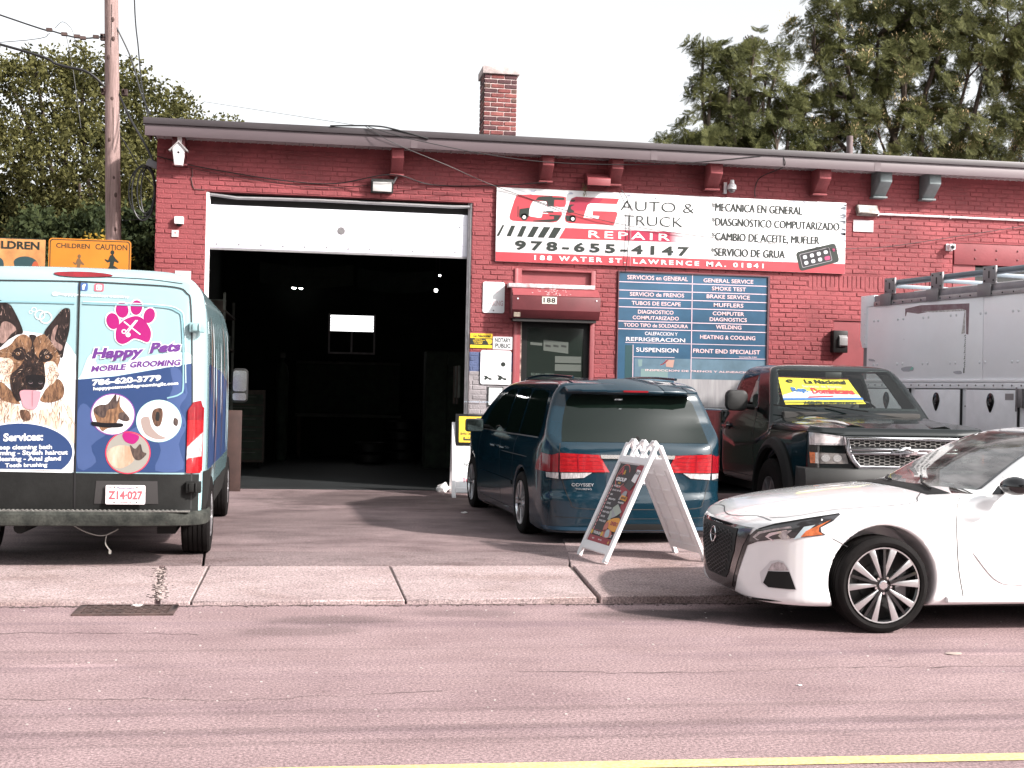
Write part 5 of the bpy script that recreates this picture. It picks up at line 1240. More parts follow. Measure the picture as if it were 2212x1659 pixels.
def tow_poster(pn, M, t, L_, hw):
    P = PrintM(pn, M, .65*t, -1 if t < 0 else 1); pw_ = M_glare
    P.poly('sheet', pw_, [[(-.22, -1.02), (.24, -1.02), (.24, -.60), (-.22, -.60)]])
    P.text('lettering', M_ink, [('NO PARKING', -.16, -.66, .20, -.61)], bold=.03); P.text('lettering', mat('poster_magenta', (.55, .05, .12), .5), [('TOW ZONE', -.18, -.90, .20, -.84)], bold=.04)
    P.text('lettering', mat('faint_blue_print', (.40, .48, .58), .5), [('UNAUTHORIZED', -.15, -.78, .2, -.755), ('VEHICLES WILL BE', -.15, -.82, .2, -.795), ('AT OWNER EXPENSE', -.18, -.98, .2, -.955)])
o2 = build_aframe('sandwich_board', 'white sandwich board with a small no parking sheet beside the right garage jamb', (2.33, 18.30, LOT), rad(-4), tow_poster)
o = thing('poster_case', 'black framed yellow money transfer poster propped on the sandwich board by the jamb', 'poster', (2.31, 18.19, .93), rad(-4))
MM = Matrix.Rotation(rad(-18), 4, 'X')
mb = MB(); mb.box(-.27, -.04, -.10, .27, 0, .36, MM); b = mb.build('frame', M_blk, o, bevel=.006)
class PM2(PrintM): pass
P = PM2(b, MM, -.042, -1); P.poly('poster', M_yelp, [[(-.22, -.06), (.22, -.06), (.22, .32), (-.22, .32)]])
P.poly('black_label', M_ink, [[(-.04, .105), (.20, .105), (.20, .150), (-.04, .150)], [(-.16, -.035), (.20, -.035), (.20, .015), (-.16, .015)]]); P.text('lettering', M_ink, [('ENVIO DE DINERO A TODO', -.20, .045, .21, .085)], bold=.04); P.text('lettering', M_yelp, [('La Nacional', -.03, .112, .19, .143), ('AUTHORIZED', -.14, -.028, .18, .008)], bold=.05)
P.poly('map_outline', M_ink, [[(-.02, .17), (.03, .30), (.18, .30), (.18, .292), (.036, .292), (-.008, .17)], [(.04, .20), (.10, .24), (.16, .21), (.10, .225)]])
# ================================================================ things inside the dark bay
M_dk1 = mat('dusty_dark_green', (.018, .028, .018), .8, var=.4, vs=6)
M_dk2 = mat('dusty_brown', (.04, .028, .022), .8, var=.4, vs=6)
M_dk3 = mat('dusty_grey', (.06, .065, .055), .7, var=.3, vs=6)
def lamp(name, label, x, y, z, s, e, n=1):
    o = thing(name, label, 'lamp', (x, y, z))
    for k in range(n):
        mb = MB(); mb.lathe([(s*.4, .05), (s, 0), (s*.9, -.01)], 14, Matrix.Translation((k*s*2.3, 0, 0))); h = mb.build('shade', M_blk, o)
        mb = MB(); mb.disc(s*.85, -.012, 14, Matrix.Translation((k*s*2.3, 0, 0))); mb.build('bulb', mat('lit_lamp_face', (1, .98, .95), .5, emit=14), h)
    mb = MB(); mb.tube([(0, .04, 0), (0, .04, 4.9-z)], .006, 5); mb.build('cord', M_cable, o); return o
lamp('shop_lamp', 'pair of lit lamps shining at the back of the dark bay', -.38, 27.9, 3.74, .062, 9, 2)
lamp('shop_lamp', 'upper single lit lamp at the right side inside the bay', 2.335, 24.0, 3.74, .022, 9)
lamp('shop_lamp', 'lower lit lamp at the right side inside the bay', 2.27, 24.0, 3.46, .038, 9)
def ban(name, label, x0, z0, x1, z1, items, m):
    o = thing(name, label, 'banner', (x0, 25.2, z0)); w, h = x1-x0, z1-z0
    mb = MB(); n = 12; P_ = [(w*i/n, .03*math.sin(i*1.3), -.10*math.sin(PI*i/n)*w/2) for i in range(n+1)]
    mb.add([p for p in P_]+[(p[0], p[1]+.03, p[2]+h) for p in P_], [(i, i+1, n+2+i, n+1+i) for i in range(n)]); b = mb.build('cloth', m, o, fixn=False)
    Print(b, -.04).text('lettering', mat('banner_dim_ink', (.004, .008, .005), .7), items, bold=.03); return o
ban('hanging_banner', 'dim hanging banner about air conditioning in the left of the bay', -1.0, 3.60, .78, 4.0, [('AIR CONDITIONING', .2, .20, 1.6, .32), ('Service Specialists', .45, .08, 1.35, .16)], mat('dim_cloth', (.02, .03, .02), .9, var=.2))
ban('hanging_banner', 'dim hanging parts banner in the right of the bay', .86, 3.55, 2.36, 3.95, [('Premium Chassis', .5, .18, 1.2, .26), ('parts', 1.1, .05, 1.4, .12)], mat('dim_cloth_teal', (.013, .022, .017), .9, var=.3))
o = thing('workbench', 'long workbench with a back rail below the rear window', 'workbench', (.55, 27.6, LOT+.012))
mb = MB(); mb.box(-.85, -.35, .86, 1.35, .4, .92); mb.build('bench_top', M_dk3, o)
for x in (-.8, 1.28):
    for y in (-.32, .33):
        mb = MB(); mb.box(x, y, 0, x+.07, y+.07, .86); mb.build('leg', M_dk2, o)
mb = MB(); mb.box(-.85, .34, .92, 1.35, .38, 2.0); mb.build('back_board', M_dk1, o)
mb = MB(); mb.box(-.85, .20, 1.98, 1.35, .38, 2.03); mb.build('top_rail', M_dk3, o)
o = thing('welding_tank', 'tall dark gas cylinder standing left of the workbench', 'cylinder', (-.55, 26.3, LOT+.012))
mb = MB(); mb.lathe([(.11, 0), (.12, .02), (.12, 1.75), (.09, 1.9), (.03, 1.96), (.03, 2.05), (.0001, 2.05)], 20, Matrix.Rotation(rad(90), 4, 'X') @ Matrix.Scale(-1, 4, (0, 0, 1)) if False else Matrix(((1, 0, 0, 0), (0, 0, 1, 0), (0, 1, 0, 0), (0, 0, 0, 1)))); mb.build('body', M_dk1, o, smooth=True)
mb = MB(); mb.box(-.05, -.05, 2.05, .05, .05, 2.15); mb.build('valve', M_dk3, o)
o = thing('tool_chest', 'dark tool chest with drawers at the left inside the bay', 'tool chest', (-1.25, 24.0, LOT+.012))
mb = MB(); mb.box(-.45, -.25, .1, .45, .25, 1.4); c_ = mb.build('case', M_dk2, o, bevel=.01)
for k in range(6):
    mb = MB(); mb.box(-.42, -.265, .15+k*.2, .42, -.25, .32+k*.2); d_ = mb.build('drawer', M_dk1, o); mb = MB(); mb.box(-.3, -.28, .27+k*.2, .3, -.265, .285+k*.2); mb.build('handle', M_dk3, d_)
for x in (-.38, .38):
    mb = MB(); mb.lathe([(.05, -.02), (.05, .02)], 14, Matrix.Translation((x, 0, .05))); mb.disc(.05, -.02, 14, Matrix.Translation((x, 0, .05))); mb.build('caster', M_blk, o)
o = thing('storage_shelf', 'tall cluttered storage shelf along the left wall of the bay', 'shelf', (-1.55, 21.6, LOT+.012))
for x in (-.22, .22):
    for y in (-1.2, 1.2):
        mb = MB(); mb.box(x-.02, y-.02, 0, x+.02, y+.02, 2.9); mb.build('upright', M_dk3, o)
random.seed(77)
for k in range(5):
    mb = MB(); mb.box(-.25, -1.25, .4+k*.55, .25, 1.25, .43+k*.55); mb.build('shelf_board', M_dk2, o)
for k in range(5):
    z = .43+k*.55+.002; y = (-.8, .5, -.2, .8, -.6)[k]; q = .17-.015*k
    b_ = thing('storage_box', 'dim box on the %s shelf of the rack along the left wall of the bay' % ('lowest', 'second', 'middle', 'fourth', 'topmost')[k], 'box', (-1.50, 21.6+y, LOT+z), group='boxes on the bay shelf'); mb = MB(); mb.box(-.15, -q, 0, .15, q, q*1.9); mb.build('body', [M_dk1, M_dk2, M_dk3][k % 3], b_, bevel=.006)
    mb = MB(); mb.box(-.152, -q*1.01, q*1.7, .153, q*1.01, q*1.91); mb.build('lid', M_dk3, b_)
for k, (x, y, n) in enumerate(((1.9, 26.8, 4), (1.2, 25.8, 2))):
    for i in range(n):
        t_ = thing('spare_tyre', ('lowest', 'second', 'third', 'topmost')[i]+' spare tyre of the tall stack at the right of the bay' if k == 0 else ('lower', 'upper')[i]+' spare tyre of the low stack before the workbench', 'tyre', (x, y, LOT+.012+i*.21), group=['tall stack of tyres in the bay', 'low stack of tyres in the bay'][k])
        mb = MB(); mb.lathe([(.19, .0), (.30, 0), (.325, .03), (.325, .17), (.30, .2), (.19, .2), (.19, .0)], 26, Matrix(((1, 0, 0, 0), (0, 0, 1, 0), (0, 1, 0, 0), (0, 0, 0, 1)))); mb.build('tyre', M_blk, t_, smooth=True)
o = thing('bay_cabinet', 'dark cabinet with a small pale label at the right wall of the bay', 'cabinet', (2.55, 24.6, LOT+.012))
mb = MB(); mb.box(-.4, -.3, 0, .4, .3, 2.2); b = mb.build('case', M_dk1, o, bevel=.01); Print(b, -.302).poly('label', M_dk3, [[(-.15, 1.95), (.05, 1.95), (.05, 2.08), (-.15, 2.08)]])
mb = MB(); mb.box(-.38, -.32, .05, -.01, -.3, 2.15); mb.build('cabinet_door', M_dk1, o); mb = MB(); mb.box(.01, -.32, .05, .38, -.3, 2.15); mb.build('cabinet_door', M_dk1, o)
# things standing at the left jamb, behind the van
o = thing('plywood_board', 'brown board leaning at the left jamb behind the van mirror', 'board', (-1.05, 18.6, LOT))
mb = MB(); mb.box(-.14, 0, 0, .11, .03, 1.14, Matrix.Rotation(rad(-3), 4, 'X')); mb.build('sheet', mat('brown_board', (.045, .022, .018), .8, var=.25, vs=5), o, bevel=.003)
mb = MB(); mb.box(-.14, .03, 0, -.10, .06, 1.1, Matrix.Rotation(rad(-3), 4, 'X')); mb.build('batten', M_dk2, o)
o = thing('teal_cart', 'pale teal metal cabinet panel standing close to the left jamb', 'cabinet', (-1.32, 18.25, LOT))
mb = MB(); mb.box(-.16, 0, 0, .14, .12, 1.62); mb.build('panel', mat('pale_teal_metal', (.25, .40, .42), .4, .2, var=.15, vs=4), o, bevel=.008); mb = MB(); mb.box(-.16, .0, 1.62, .19, .12, 1.66); mb.build('top_rail', M_steel, o)
o = thing('wall_hook_tools', 'dim tools hung on the inner right jamb of the bay', 'tools', (2.30, 20.0, 1.7))
for k in range(4):
    mb = MB(); mb.box(-.03, k*.22, -.2-.1*(k % 2), .0, k*.22+.06, .3); mb.build('tool', [M_dk3, M_dk2][k % 2], o)
# ================================================================ vehicles
M_tyre = mat('tyre_rubber', (.007, .006, .006), .8, spec=.15, var=.25, vs=9, bump=.2, bs=60)
M_seam = mat('panel_gap', (.010, .010, .011), .6)
M_chrome = mat('chrome', (.75, .74, .76), .12, 1)
M_alloy = mat('machined_alloy', (.55, .54, .55), .28, .85)
M_gloss = mat('gloss_black', (.008, .008, .009), .12, coat=.6)
M_trim = mat('black_trim', (.010, .010, .010), .6, spec=.25)
M_gtrim = mat('grey_trim_plastic', (.014, .0145, .014), .7, spec=.2, var=.18, vs=5, bump=.15, bs=30)
M_tint = mat('privacy_glass', (.004, .008, .006), .03, spec=.45)
M_redl = mat('red_lens', (.30, .008, .012), .10, coat=1, var=.25, vs=18, stretch=(1, 1, 5))
M_redl2 = mat('dark_red_lens', (.20, .006, .012), .12, coat=1, var=.2, vs=14)
M_clear = mat('clear_lens', (.46, .43, .44), .10, .2, coat=1, var=.35, vs=22, stretch=(1, 3, 1))
M_amber = mat('amber_lens', (.62, .16, .05), .12, coat=1, var=.3, vs=30)
M_glassc = glass_mat('clear_glass')
M_cloth = mat('seat_cloth', (.04, .038, .036), .9)
M_clothd = mat('dark_seat_cloth', (.02, .02, .021), .9)

def seams(f, parent, L):
    for kind, pts, *r in L: seam(f, kind, pts, 'panel_gap', M_seam, parent, *(r if r else []))

# ---------------------------------------------------------------- panel van
def build_van():
    t = thing('panel_van', 'light blue pet grooming panel van with a big dog picture parked at the left edge', 'van', (-1.845, 10.80, .13), rad(91.0))
    f = lambda x, y, z: van_f(x, y, z)
    fc = lambda x, y, z: van_f(x, y, z, False)
    M_v = mat('van_sky_blue', (.29, .44, .47), .22, coat=.9, var=.03, vs=1.5)
    b = body(f, (-.1, -1.12, .2), (5.7, 1.12, 2.55), .024, 'body', M_v, t)
    D = lambda kind, poly, name, m, p=t, off=.003, **k: decal(fc, kind, poly, name, m, p, off, **k)
    mirr = lambda P: P+[(-a, c) for a, c in reversed(P)]
    # lower grey trim, side sills and bumper
    trim = D('B', [(.905, .452), (-.905, .452), (-.905, .755), (.905, .768)], 'lower_trim', M_gtrim, t, .006)
    for s in (1, -1):
        D('L' if s > 0 else 'R', [(.16, .34), (.57, .34), (.60, .50), (.66, .62), (.74, .70), (.74, .775), (.16, .775)], 'corner_trim', M_gtrim, t, .006)
        D('L' if s > 0 else 'R', [(1.48, .36), (3.75, .36), (3.75, .60), (1.44, .60)], 'sill_trim', M_gtrim, t, .006)
        D('B', [(s*.906, .34), (s*1.015, .40), (s*1.02, .75), (s*.906, .757)], 'corner_trim', M_gtrim, t, .006)
    P_ = sm([(0, -.035), (.45, -.03), (.78, .0), (.93, .07), (1.0, .20), (1.015, .5)], 5, False)
    bp = MB()
    prof = [(0, .0), (-.045, .01), (-.055, .05), (-.05, .095), (-.02, .118), (.03, .12)]
    ring = [(-a, c) for a, c in reversed(P_)][:-1]+P_
    base = len(bp.v)
    for (yy, xx) in ring:
        for (dx, dz) in prof: bp.v.append((xx+dx+.03, yy*1.0+(0 if abs(yy) < .9 else math.copysign(-dx*.5, yy)), .335+dz))
    k = len(prof)
    for i in range(len(ring)-1):
        for j in range(k-1): bp.f.append((i*k+j, i*k+j+1, (i+1)*k+j+1, (i+1)*k+j))
    bpo = bp.build('rear_bumper', mat('worn_bumper_plastic', (.055, .057, .050), .75, spec=.2, rgb2=(.018, .020, .018), vs=7, bump=.4, bs=25, fine=.2, fs=60), t, smooth=True)
    mb = MB(); mb.box(-.015, -.90, .452, .05, .90, .462)
    for i in range(46): y = -.80+i*.035; mb.box(-.018, y, .460, .03, y+.014, .468)
    mb.build('step_tread', mat('scuffed_step', (.16, .155, .145), .6, var=.4, vs=30), bpo)
    mb = MB(); mb.prism(rrect(-.725, .372, -.612, .405, .008), -.032, -.026, 'x'); mb.build('reflector', M_redl, bpo)
    mb = MB(); mb.disc(.014, 0, 14, Matrix.Translation((-.029, -.31, .40)) @ Matrix.Rotation(rad(90), 4, 'Z')); mb.disc(.014, 0, 14, Matrix.Translation((-.029, .27, .40)) @ Matrix.Rotation(rad(90), 4, 'Z')); mb.build('tow_hole', M_black, bpo)
    # print on the rear doors, bottom up. u is van left, so the right-hand door is negative
    W_ = (.78, .78, .79)
    pal = lambda n, c, r=.35: mat(n, c, r, spec=.35, coat=.2, var=.04, vs=4)
    m_white = pal('wrap_white', (.74, .76, .78)); m_navy = pal('wrap_navy', (.028, .055, .145)); m_mag = pal('wrap_magenta', (.32, .015, .14)); m_pur = pal('wrap_purple', (.12, .04, .20))
    m_pale = pal('wrap_pale_blue', (.52, .70, .74)); m_wave = pal('wrap_mid_navy', (.055, .09, .21))
    D('B', sm([(.90, 1.98), (.5, 1.9), (.15, 1.84), (.03, 1.72), (.012, 1.6), (.012, .77), (.90, .77)], 3), 'door_graphic', m_white, t, .0035)
    D('B', sm([(-.03, 1.55), (-.10, 1.72), (-.2, 1.60), (-.5, 1.7), (-.85, 1.75), (-.88, 1.62), (-.4, 1.5), (-.03, 1.5)], 3), 'door_graphic', m_pale, t, .0032)
    D('B', [(.012, 1.508), (-.293, 1.543), (-.886, 1.662), (-.905, .77), (.012, .77)], 'door_graphic', m_navy, t, .004)
    D('B', sm([(-.36, 1.06), (-.62, 1.25), (-.74, 1.45), (-.72, 1.62), (-.80, 1.60), (-.86, 1.42), (-.80, 1.30), (-.86, 1.16), (-.80, 1.0), (-.84, .80), (-.62, .785), (-.66, .95), (-.58, 1.08)], 3), 'wave_shadow', m_wave, t, .005)
    D('B', sm([(.0, 1.2), (-.05, 1.32), (-.14, 1.24), (-.25, 1.10), (-.12, .98), (-.16, .85), (-.02, .80)], 3), 'wave_shadow', m_wave, t, .005)
    # dog portrait
    fur = lambda n, c, c2, v=30: mat(n, c, .5, spec=.3, coat=.1, rgb2=c2, vs=v, stretch=(1, 1.6, .45))
    m_tan = fur('fur_tan', (.30, .165, .09), (.10, .055, .035)); m_cream = fur('fur_cream', (.60, .47, .38), (.36, .22, .14), 7); m_blk = fur('fur_black', (.035, .025, .025), (.10, .07, .06)); m_brn = fur('fur_brown', (.17, .09, .06), (.05, .03, .022)); m_pnk = pal('tongue_pink', (.50, .26, .30))
    def dd(P, m, off, nm='dog_print', n=4): D('B', sm(P, n), nm, m, t, off)
    G_ = {
        'chest': [(0.590, 1.377), (0.469, 1.305), (0.289, 1.258), (0.111, 1.349), (0.049, 1.287), (0.023, 1.187), (0.009, 0.998), (0.581, 0.990)],
        'neckL': [(0.592, 1.477), (0.520, 1.429), (0.458, 1.342), (0.433, 1.305), (0.517, 1.316), (0.589, 1.352)],
        'neckR': [(0.233, 1.435), (0.151, 1.512), (0.101, 1.450), (0.111, 1.362), (0.194, 1.322), (0.279, 1.333), (0.256, 1.397)],
        'face': [(0.597, 1.690), (0.528, 1.767), (0.470, 1.838), (0.411, 1.861), (0.350, 1.822), (0.315, 1.848), (0.255, 1.865), (0.205, 1.801), (0.150, 1.727), (0.136, 1.664), (0.153, 1.600), (0.142, 1.538), (0.186, 1.486), (0.246, 1.485), (0.412, 1.431), (0.509, 1.479), (0.595, 1.590)],
        'cheekL': [(0.596, 1.652), (0.525, 1.667), (0.488, 1.618), (0.505, 1.554), (0.497, 1.479), (0.556, 1.466), (0.593, 1.502)],
        'cheekR': [(0.250, 1.636), (0.190, 1.650), (0.153, 1.600), (0.149, 1.538), (0.197, 1.461), (0.246, 1.485), (0.254, 1.560)],
        'mask': [(0.417, 1.644), (0.395, 1.708), (0.348, 1.734), (0.311, 1.685), (0.262, 1.636), (0.247, 1.548), (0.246, 1.472), (0.269, 1.422), (0.305, 1.421), (0.436, 1.406), (0.422, 1.343), (0.458, 1.330), (0.502, 1.417), (0.512, 1.529), (0.464, 1.581)],
        'eyeL': [(0.508, 1.692), (0.479, 1.743), (0.420, 1.757), (0.395, 1.708), (0.418, 1.657), (0.465, 1.656)],
        'eyeR': [(0.299, 1.698), (0.264, 1.749), (0.228, 1.737), (0.191, 1.688), (0.226, 1.649), (0.274, 1.648)],
        'stripe': [(0.375, 1.857), (0.321, 1.851), (0.343, 1.797), (0.330, 1.728), (0.359, 1.727), (0.355, 1.797)],
        'earL': [(0.607, 2.103), (0.548, 2.105), (0.493, 2.044), (0.423, 1.883), (0.470, 1.856), (0.529, 1.817), (0.598, 1.728)],
        'earLi': [(0.591, 1.941), (0.532, 1.955), (0.477, 1.900), (0.518, 1.855), (0.564, 1.791), (0.600, 1.803)],
        'earR': [(0.261, 1.881), (0.198, 1.978), (0.128, 2.068), (0.086, 2.080), (0.067, 2.051), (0.070, 1.906), (0.102, 1.766), (0.124, 1.677), (0.181, 1.776), (0.230, 1.838)],
        'earRi': [(0.205, 1.801), (0.196, 1.902), (0.158, 1.941), (0.180, 1.827), (0.121, 1.778), (0.138, 1.737)],
        'nose': [(0.397, 1.519), (0.367, 1.539), (0.283, 1.541), (0.249, 1.523), (0.246, 1.479), (0.281, 1.459), (0.323, 1.433), (0.377, 1.463)],
        'nostr': [(0.356, 1.485), (0.280, 1.484)],
        'iris': [(0.458, 1.705), (0.234, 1.685)],
        'tongue': [(0.430, 1.412), (0.292, 1.411), (0.277, 1.384), (0.307, 1.276), (0.361, 1.263), (0.403, 1.281), (0.422, 1.331)],
        'chestd': [(0.432, 1.255), (0.366, 1.250), (0.353, 1.181), (0.413, 1.180)],
    }
    for k_ in ('chest', 'neckL', 'face', 'earL', 'cheekL'): G_[k_] = [(x+.06 if x > .595 else x, z) for x, z in G_[k_]]      # carried on past the picture edge
    m_fb = fur('fur_soft_black', (.030, .021, .020), (.012, .009, .009)); m_wht2 = fur('fur_white', (.72, .64, .58), (.56, .42, .32), 9); m_pk = fur('ear_pink_brown', (.36, .24, .21), (.14, .09, .08))
    dd(G_['chest'], m_wht2, .0045); dd(G_['neckL'], m_tan, .0052); dd(G_['neckR'], m_tan, .0052); dd(G_['chestd'], m_brn, .0056)
    dd(G_['face'], m_tan, .0064); dd(G_['cheekL'], m_wht2, .0070); dd(G_['cheekR'], m_wht2, .0070)
    dd(G_['earL'], m_fb, .0068); dd(G_['earR'], m_fb, .0068); dd(G_['earLi'], m_pk, .0074); dd(G_['earRi'], m_pk, .0074)
    dd(G_['stripe'], m_fb, .0076); dd(G_['mask'], m_fb, .0078); dd(G_['eyeL'], m_fb, .0077); dd(G_['eyeR'], m_fb, .0077)
    dd(G_['tongue'], m_pnk, .0086); dd([(.345, 1.40), (.338, 1.40), (.336, 1.30), (.343, 1.29)], mat('tongue_line', (.30, .15, .18), .4), .0092)
    dd(G_['nose'], mat('nose_black', (.010, .009, .010), .5, spec=.3), .0090)
    for cx, cz in G_['nostr']: D('B', ellipse(cx, cz-.008, .016, .010, 14), 'dog_print', mat('nose_glint', (.16, .12, .13), .4), t, .0096); D('B', ellipse(cx, cz, .015, .012, 14), 'dog_print', M_black, t, .0102)
    for cx, cz in G_['iris']: D('B', ellipse(cx, cz, .017, .013, 16), 'dog_print', mat('eye_amber', (.25, .14, .08), .4), t, .0088); D('B', ellipse(cx, cz, .008, .008, 12), 'dog_print', M_black, t, .0094); D('B', ellipse(cx-.005, cz+.005, .003, .003, 8), 'dog_print', m_white, t, .0100)
    # fur strokes, joined by colour
    def strokes(m, off, n, seed, reg, ang, ln=(.015, .04)):
        random.seed(seed); R_ = [Poly(r, 0) for r in reg]; V2 = []; F2 = []; tries = 0
        while len(F2) < n and tries < 9000:
            tries += 1; x = random.uniform(.02, .66); z = random.uniform(1.15, 2.08)
            if not any(float(g.exact(np.array([x]), np.array([z]))[0]) < -.004 for g in R_): continue
            a = ang(x, z)+random.gauss(0, .3); l = random.uniform(*ln); w = random.uniform(.0012, .0028); dx, dz = math.cos(a)*l, math.sin(a)*l; k = len(V2)
            V2 += [(x-dz/l*w, z+dx/l*w), (x+dz/l*w, z-dx/l*w), (x+dx, z+dz)]; F2.append((k, k+1, k+2))
        P_, _ = lay(fc, 'B', np.array(V2), off); mb = MB(); mb.add(P_, F2); o_ = mb.build('fur_strokes', m, t, fixn=False); o_['kind'] = 'stuff'
    out = lambda x, z: math.atan2(z-1.60, x-.345); dn = lambda x, z: -PI/2+(x-.35)
    strokes(m_brn, .0081, 150, 2, [G_['face']], out); strokes(m_fb, .0082, 70, 1, [G_['face']], out); strokes(m_cream, .0081, 90, 3, [G_['face']], out)
    strokes(m_tan, .0056, 120, 4, [G_['chest']], dn, (.03, .08)); strokes(m_brn, .0058, 80, 5, [G_['neckL'], G_['neckR']], dn, (.03, .07)); strokes(m_tan, .0083, 70, 6, [G_['cheekL'], G_['cheekR']], dn, (.02, .05))
    strokes(m_brn, .0084, 60, 7, [G_['mask']], dn, (.01, .025)); strokes(m_pk, .0078, 50, 8, [G_['earL'], G_['earR']], lambda x, z: PI/2, (.02, .05))
    # oval with the services list
    D('B', [p for p in ellipse(.42, .925, .412, .238, 48) if p[1] > .772]+[], 'oval_edge', m_white, t, .0095)
    D('B', [p for p in ellipse(.42, .925, .398, .226, 48) if p[1] > .772], 'oval', m_navy, t, .0105)
    TX = lambda s, x0, z0, x1, z1, m, off=.0125, nm='lettering', **k: dtext(fc, 'B', s, -x0, z0, -x1, z1, nm, m, t, off, flip=True, **k)
    TX('Services:', .553, 1.005, .250, 1.070, m_white, bold=.04, rise=.012)
    TX('Deep cleaning bath', .625, .928, .180, .975, m_white, bold=.03, rise=.012); TX('Trimming - Stylish haircut', .70, .882, .058, .930, m_white, bold=.03, rise=.015)
    TX('Ear cleaning - Anal gland', .70, .835, .110, .882, m_white, bold=.03, rise=.014); TX('Teeth brushing', .535, .790, .213, .832, m_white, bold=.03, rise=.010)
    # paw logo
    def paw(off, gsz, m, nm):
        D('B', [(a*(1+0), c) for a, c in sm([(-.410+gsz*.6, 2.028+gsz), (-.475, 2.028+gsz), (-.528-gsz, 1.978), (-.562-gsz, 1.912), (-.557-gsz, 1.845), (-.532, 1.824-gsz), (-.479, 1.842-gsz), (-.428, 1.850-gsz), (-.377, 1.815-gsz), (-.332, 1.805-gsz), (-.293+gsz, 1.837), (-.291+gsz, 1.917), (-.334+gsz, 1.986)], 4)], nm, m, t, off)
        for cx, cz, r1, r2, ro in ((-.263, 1.987, .050, .066, .25), (-.334, 2.078, .050, .062, .15), (-.444, 2.102, .046, .060, -.1), (-.546, 2.040, .044, .062, -.25)):
            D('B', ellipse(cx, cz, r1+gsz, r2+gsz, 26, -ro), nm, m, t, off)
    paw(.0045, .010, m_white, 'paw_edge'); paw(.0058, 0, m_mag, 'paw_print')
    a = rad(-40)
    for (p, q, w) in (((-.350, 1.985), (-.480, 1.885), .010), ((-.455, 2.0), (-.375, 1.89), .008), ((-.443, 2.0), (-.36, 1.895), .006)):
        dx, dz = q[0]-p[0], q[1]-p[1]; l = math.hypot(dx, dz); nx, nz_ = -dz/l*w/2, dx/l*w/2
        D('B', [(p[0]+nx, p[1]+nz_), (q[0]+nx, q[1]+nz_), (q[0]-nx, q[1]-nz_), (p[0]-nx, p[1]-nz_)], 'scissors_print', m_white, t, .0072)
    for cx, cz in ((-.352, 1.905), (-.385, 1.880)):
        o_ = ellipse(cx, cz, .019, .019, 18); i_ = ellipse(cx, cz, .011, .011, 18)
        D('B', o_+[o_[0]]+[i_[0]]+list(reversed(i_)), 'scissors_print', m_white, t, .0072)
    # bubbles
    for cx, cz, r in ((.30, 2.02, .040), (.255, 2.0, .05), (.345, 2.06, .02), (.37, 2.04, .014)):
        o_ = ellipse(cx, cz, r, r, 20); i_ = ellipse(cx, cz, r*.82, r*.82, 20); D('B', o_+[o_[0], i_[0]]+list(reversed(i_)), 'bubble_print', m_white, t, .0045)
    # lettering on the right door with white outlines
    def TO(s, x0, z0, x1, z1, m, bold, ob, **k):
        TX(s, x0+.008, z0-.008, x1-.008, z1+.008, m_white, .0064, 'lettering_outline', bold=ob, **k); TX(s, x0, z0, x1, z1, m, .0078, bold=bold, **k)
    TO('Happy', -.115, 1.655, -.505, 1.765, m_pur, .05, .10, shear=.25, rise=.028); TO('Pets', -.565, 1.735, -.80, 1.822, m_pur, .05, .10, shear=.25, rise=.02)
    TO('MOBILE', -.108, 1.572, -.375, 1.622, m_pur, .045, .10, shear=.2, rise=.024); TO('GROOMING', -.405, 1.612, -.80, 1.664, m_pur, .045, .10, shear=.2, rise=.030)
    TX('786-620-3779', -.115, 1.462, -.650, 1.512, m_white, .0066, bold=.045, rise=.052)
    TX('happypetsmobilegroomingllc.com', -.125, 1.418, -.785, 1.452, m_white, .0066, bold=.035, rise=.060)
    TX('@happypetsmobilegrooming', .212, 2.176, -.385, 2.208, m_white, .0066, bold=.02, rise=-.008)
    D('B', rrect(-.062, 2.226, .013, 2.288, .012), 'social_icon', mat('icon_blue', (.06, .12, .30), .3), t, .005); TX('f', -.018, 2.232, -.044, 2.280, m_white, .0064, bold=.06)
    D('B', rrect(-.186, 2.224, -.112, 2.286, .012), 'social_icon', mat('icon_rose', (.62, .12, .16), .3), t, .005)
    for r_, c_ in ((.022, m_white), (.014, MATS['icon_rose'])): D('B', rrect(-.149-r_, 2.255-r_, -.149+r_, 2.255+r_, r_*.4), 'social_icon', c_, t, .006+(.022-r_)*.15)
    o_ = ellipse(-.149, 2.255, .010, .010, 14); D('B', o_, 'social_icon', m_white, t, .0085)
    # round photos
    def rnd(cx, cz, r, ring, m): D('B', ellipse(cx, cz, r+.009, r*.97+.009, 36), 'photo_ring', ring, t, .0062); D('B', ellipse(cx, cz, r, r*.97, 36), 'round_photo', m, t, .0076)
    rnd(-.281, 1.235, .165, mat('ring_purple', (.22, .07, .28), .3), m_white); rnd(-.640, 1.188, .168, mat('ring_mint', (.45, .70, .62), .3), m_white); rnd(-.405, .928, .168, mat('ring_red', (.55, .04, .08), .3), mat('photo_grey_green', (.28, .27, .24), .4))
    q = .0088
    dd([(-.13, 1.27), (-.18, 1.31), (-.24, 1.32), (-.30, 1.40), (-.31, 1.34), (-.33, 1.39), (-.335, 1.31), (-.36, 1.27), (-.41, 1.21), (-.40, 1.185), (-.33, 1.20), (-.30, 1.14), (-.24, 1.12), (-.20, 1.10), (-.16, 1.17)], m_tan, q)
    dd([(-.13, 1.27), (-.18, 1.31), (-.24, 1.32), (-.30, 1.40), (-.31, 1.34), (-.34, 1.385), (-.30, 1.29), (-.24, 1.27), (-.22, 1.21), (-.17, 1.22)], m_blk, q+.001); dd([(-.33, 1.245), (-.37, 1.25), (-.41, 1.205), (-.39, 1.18), (-.33, 1.20)], m_blk, q+.001)
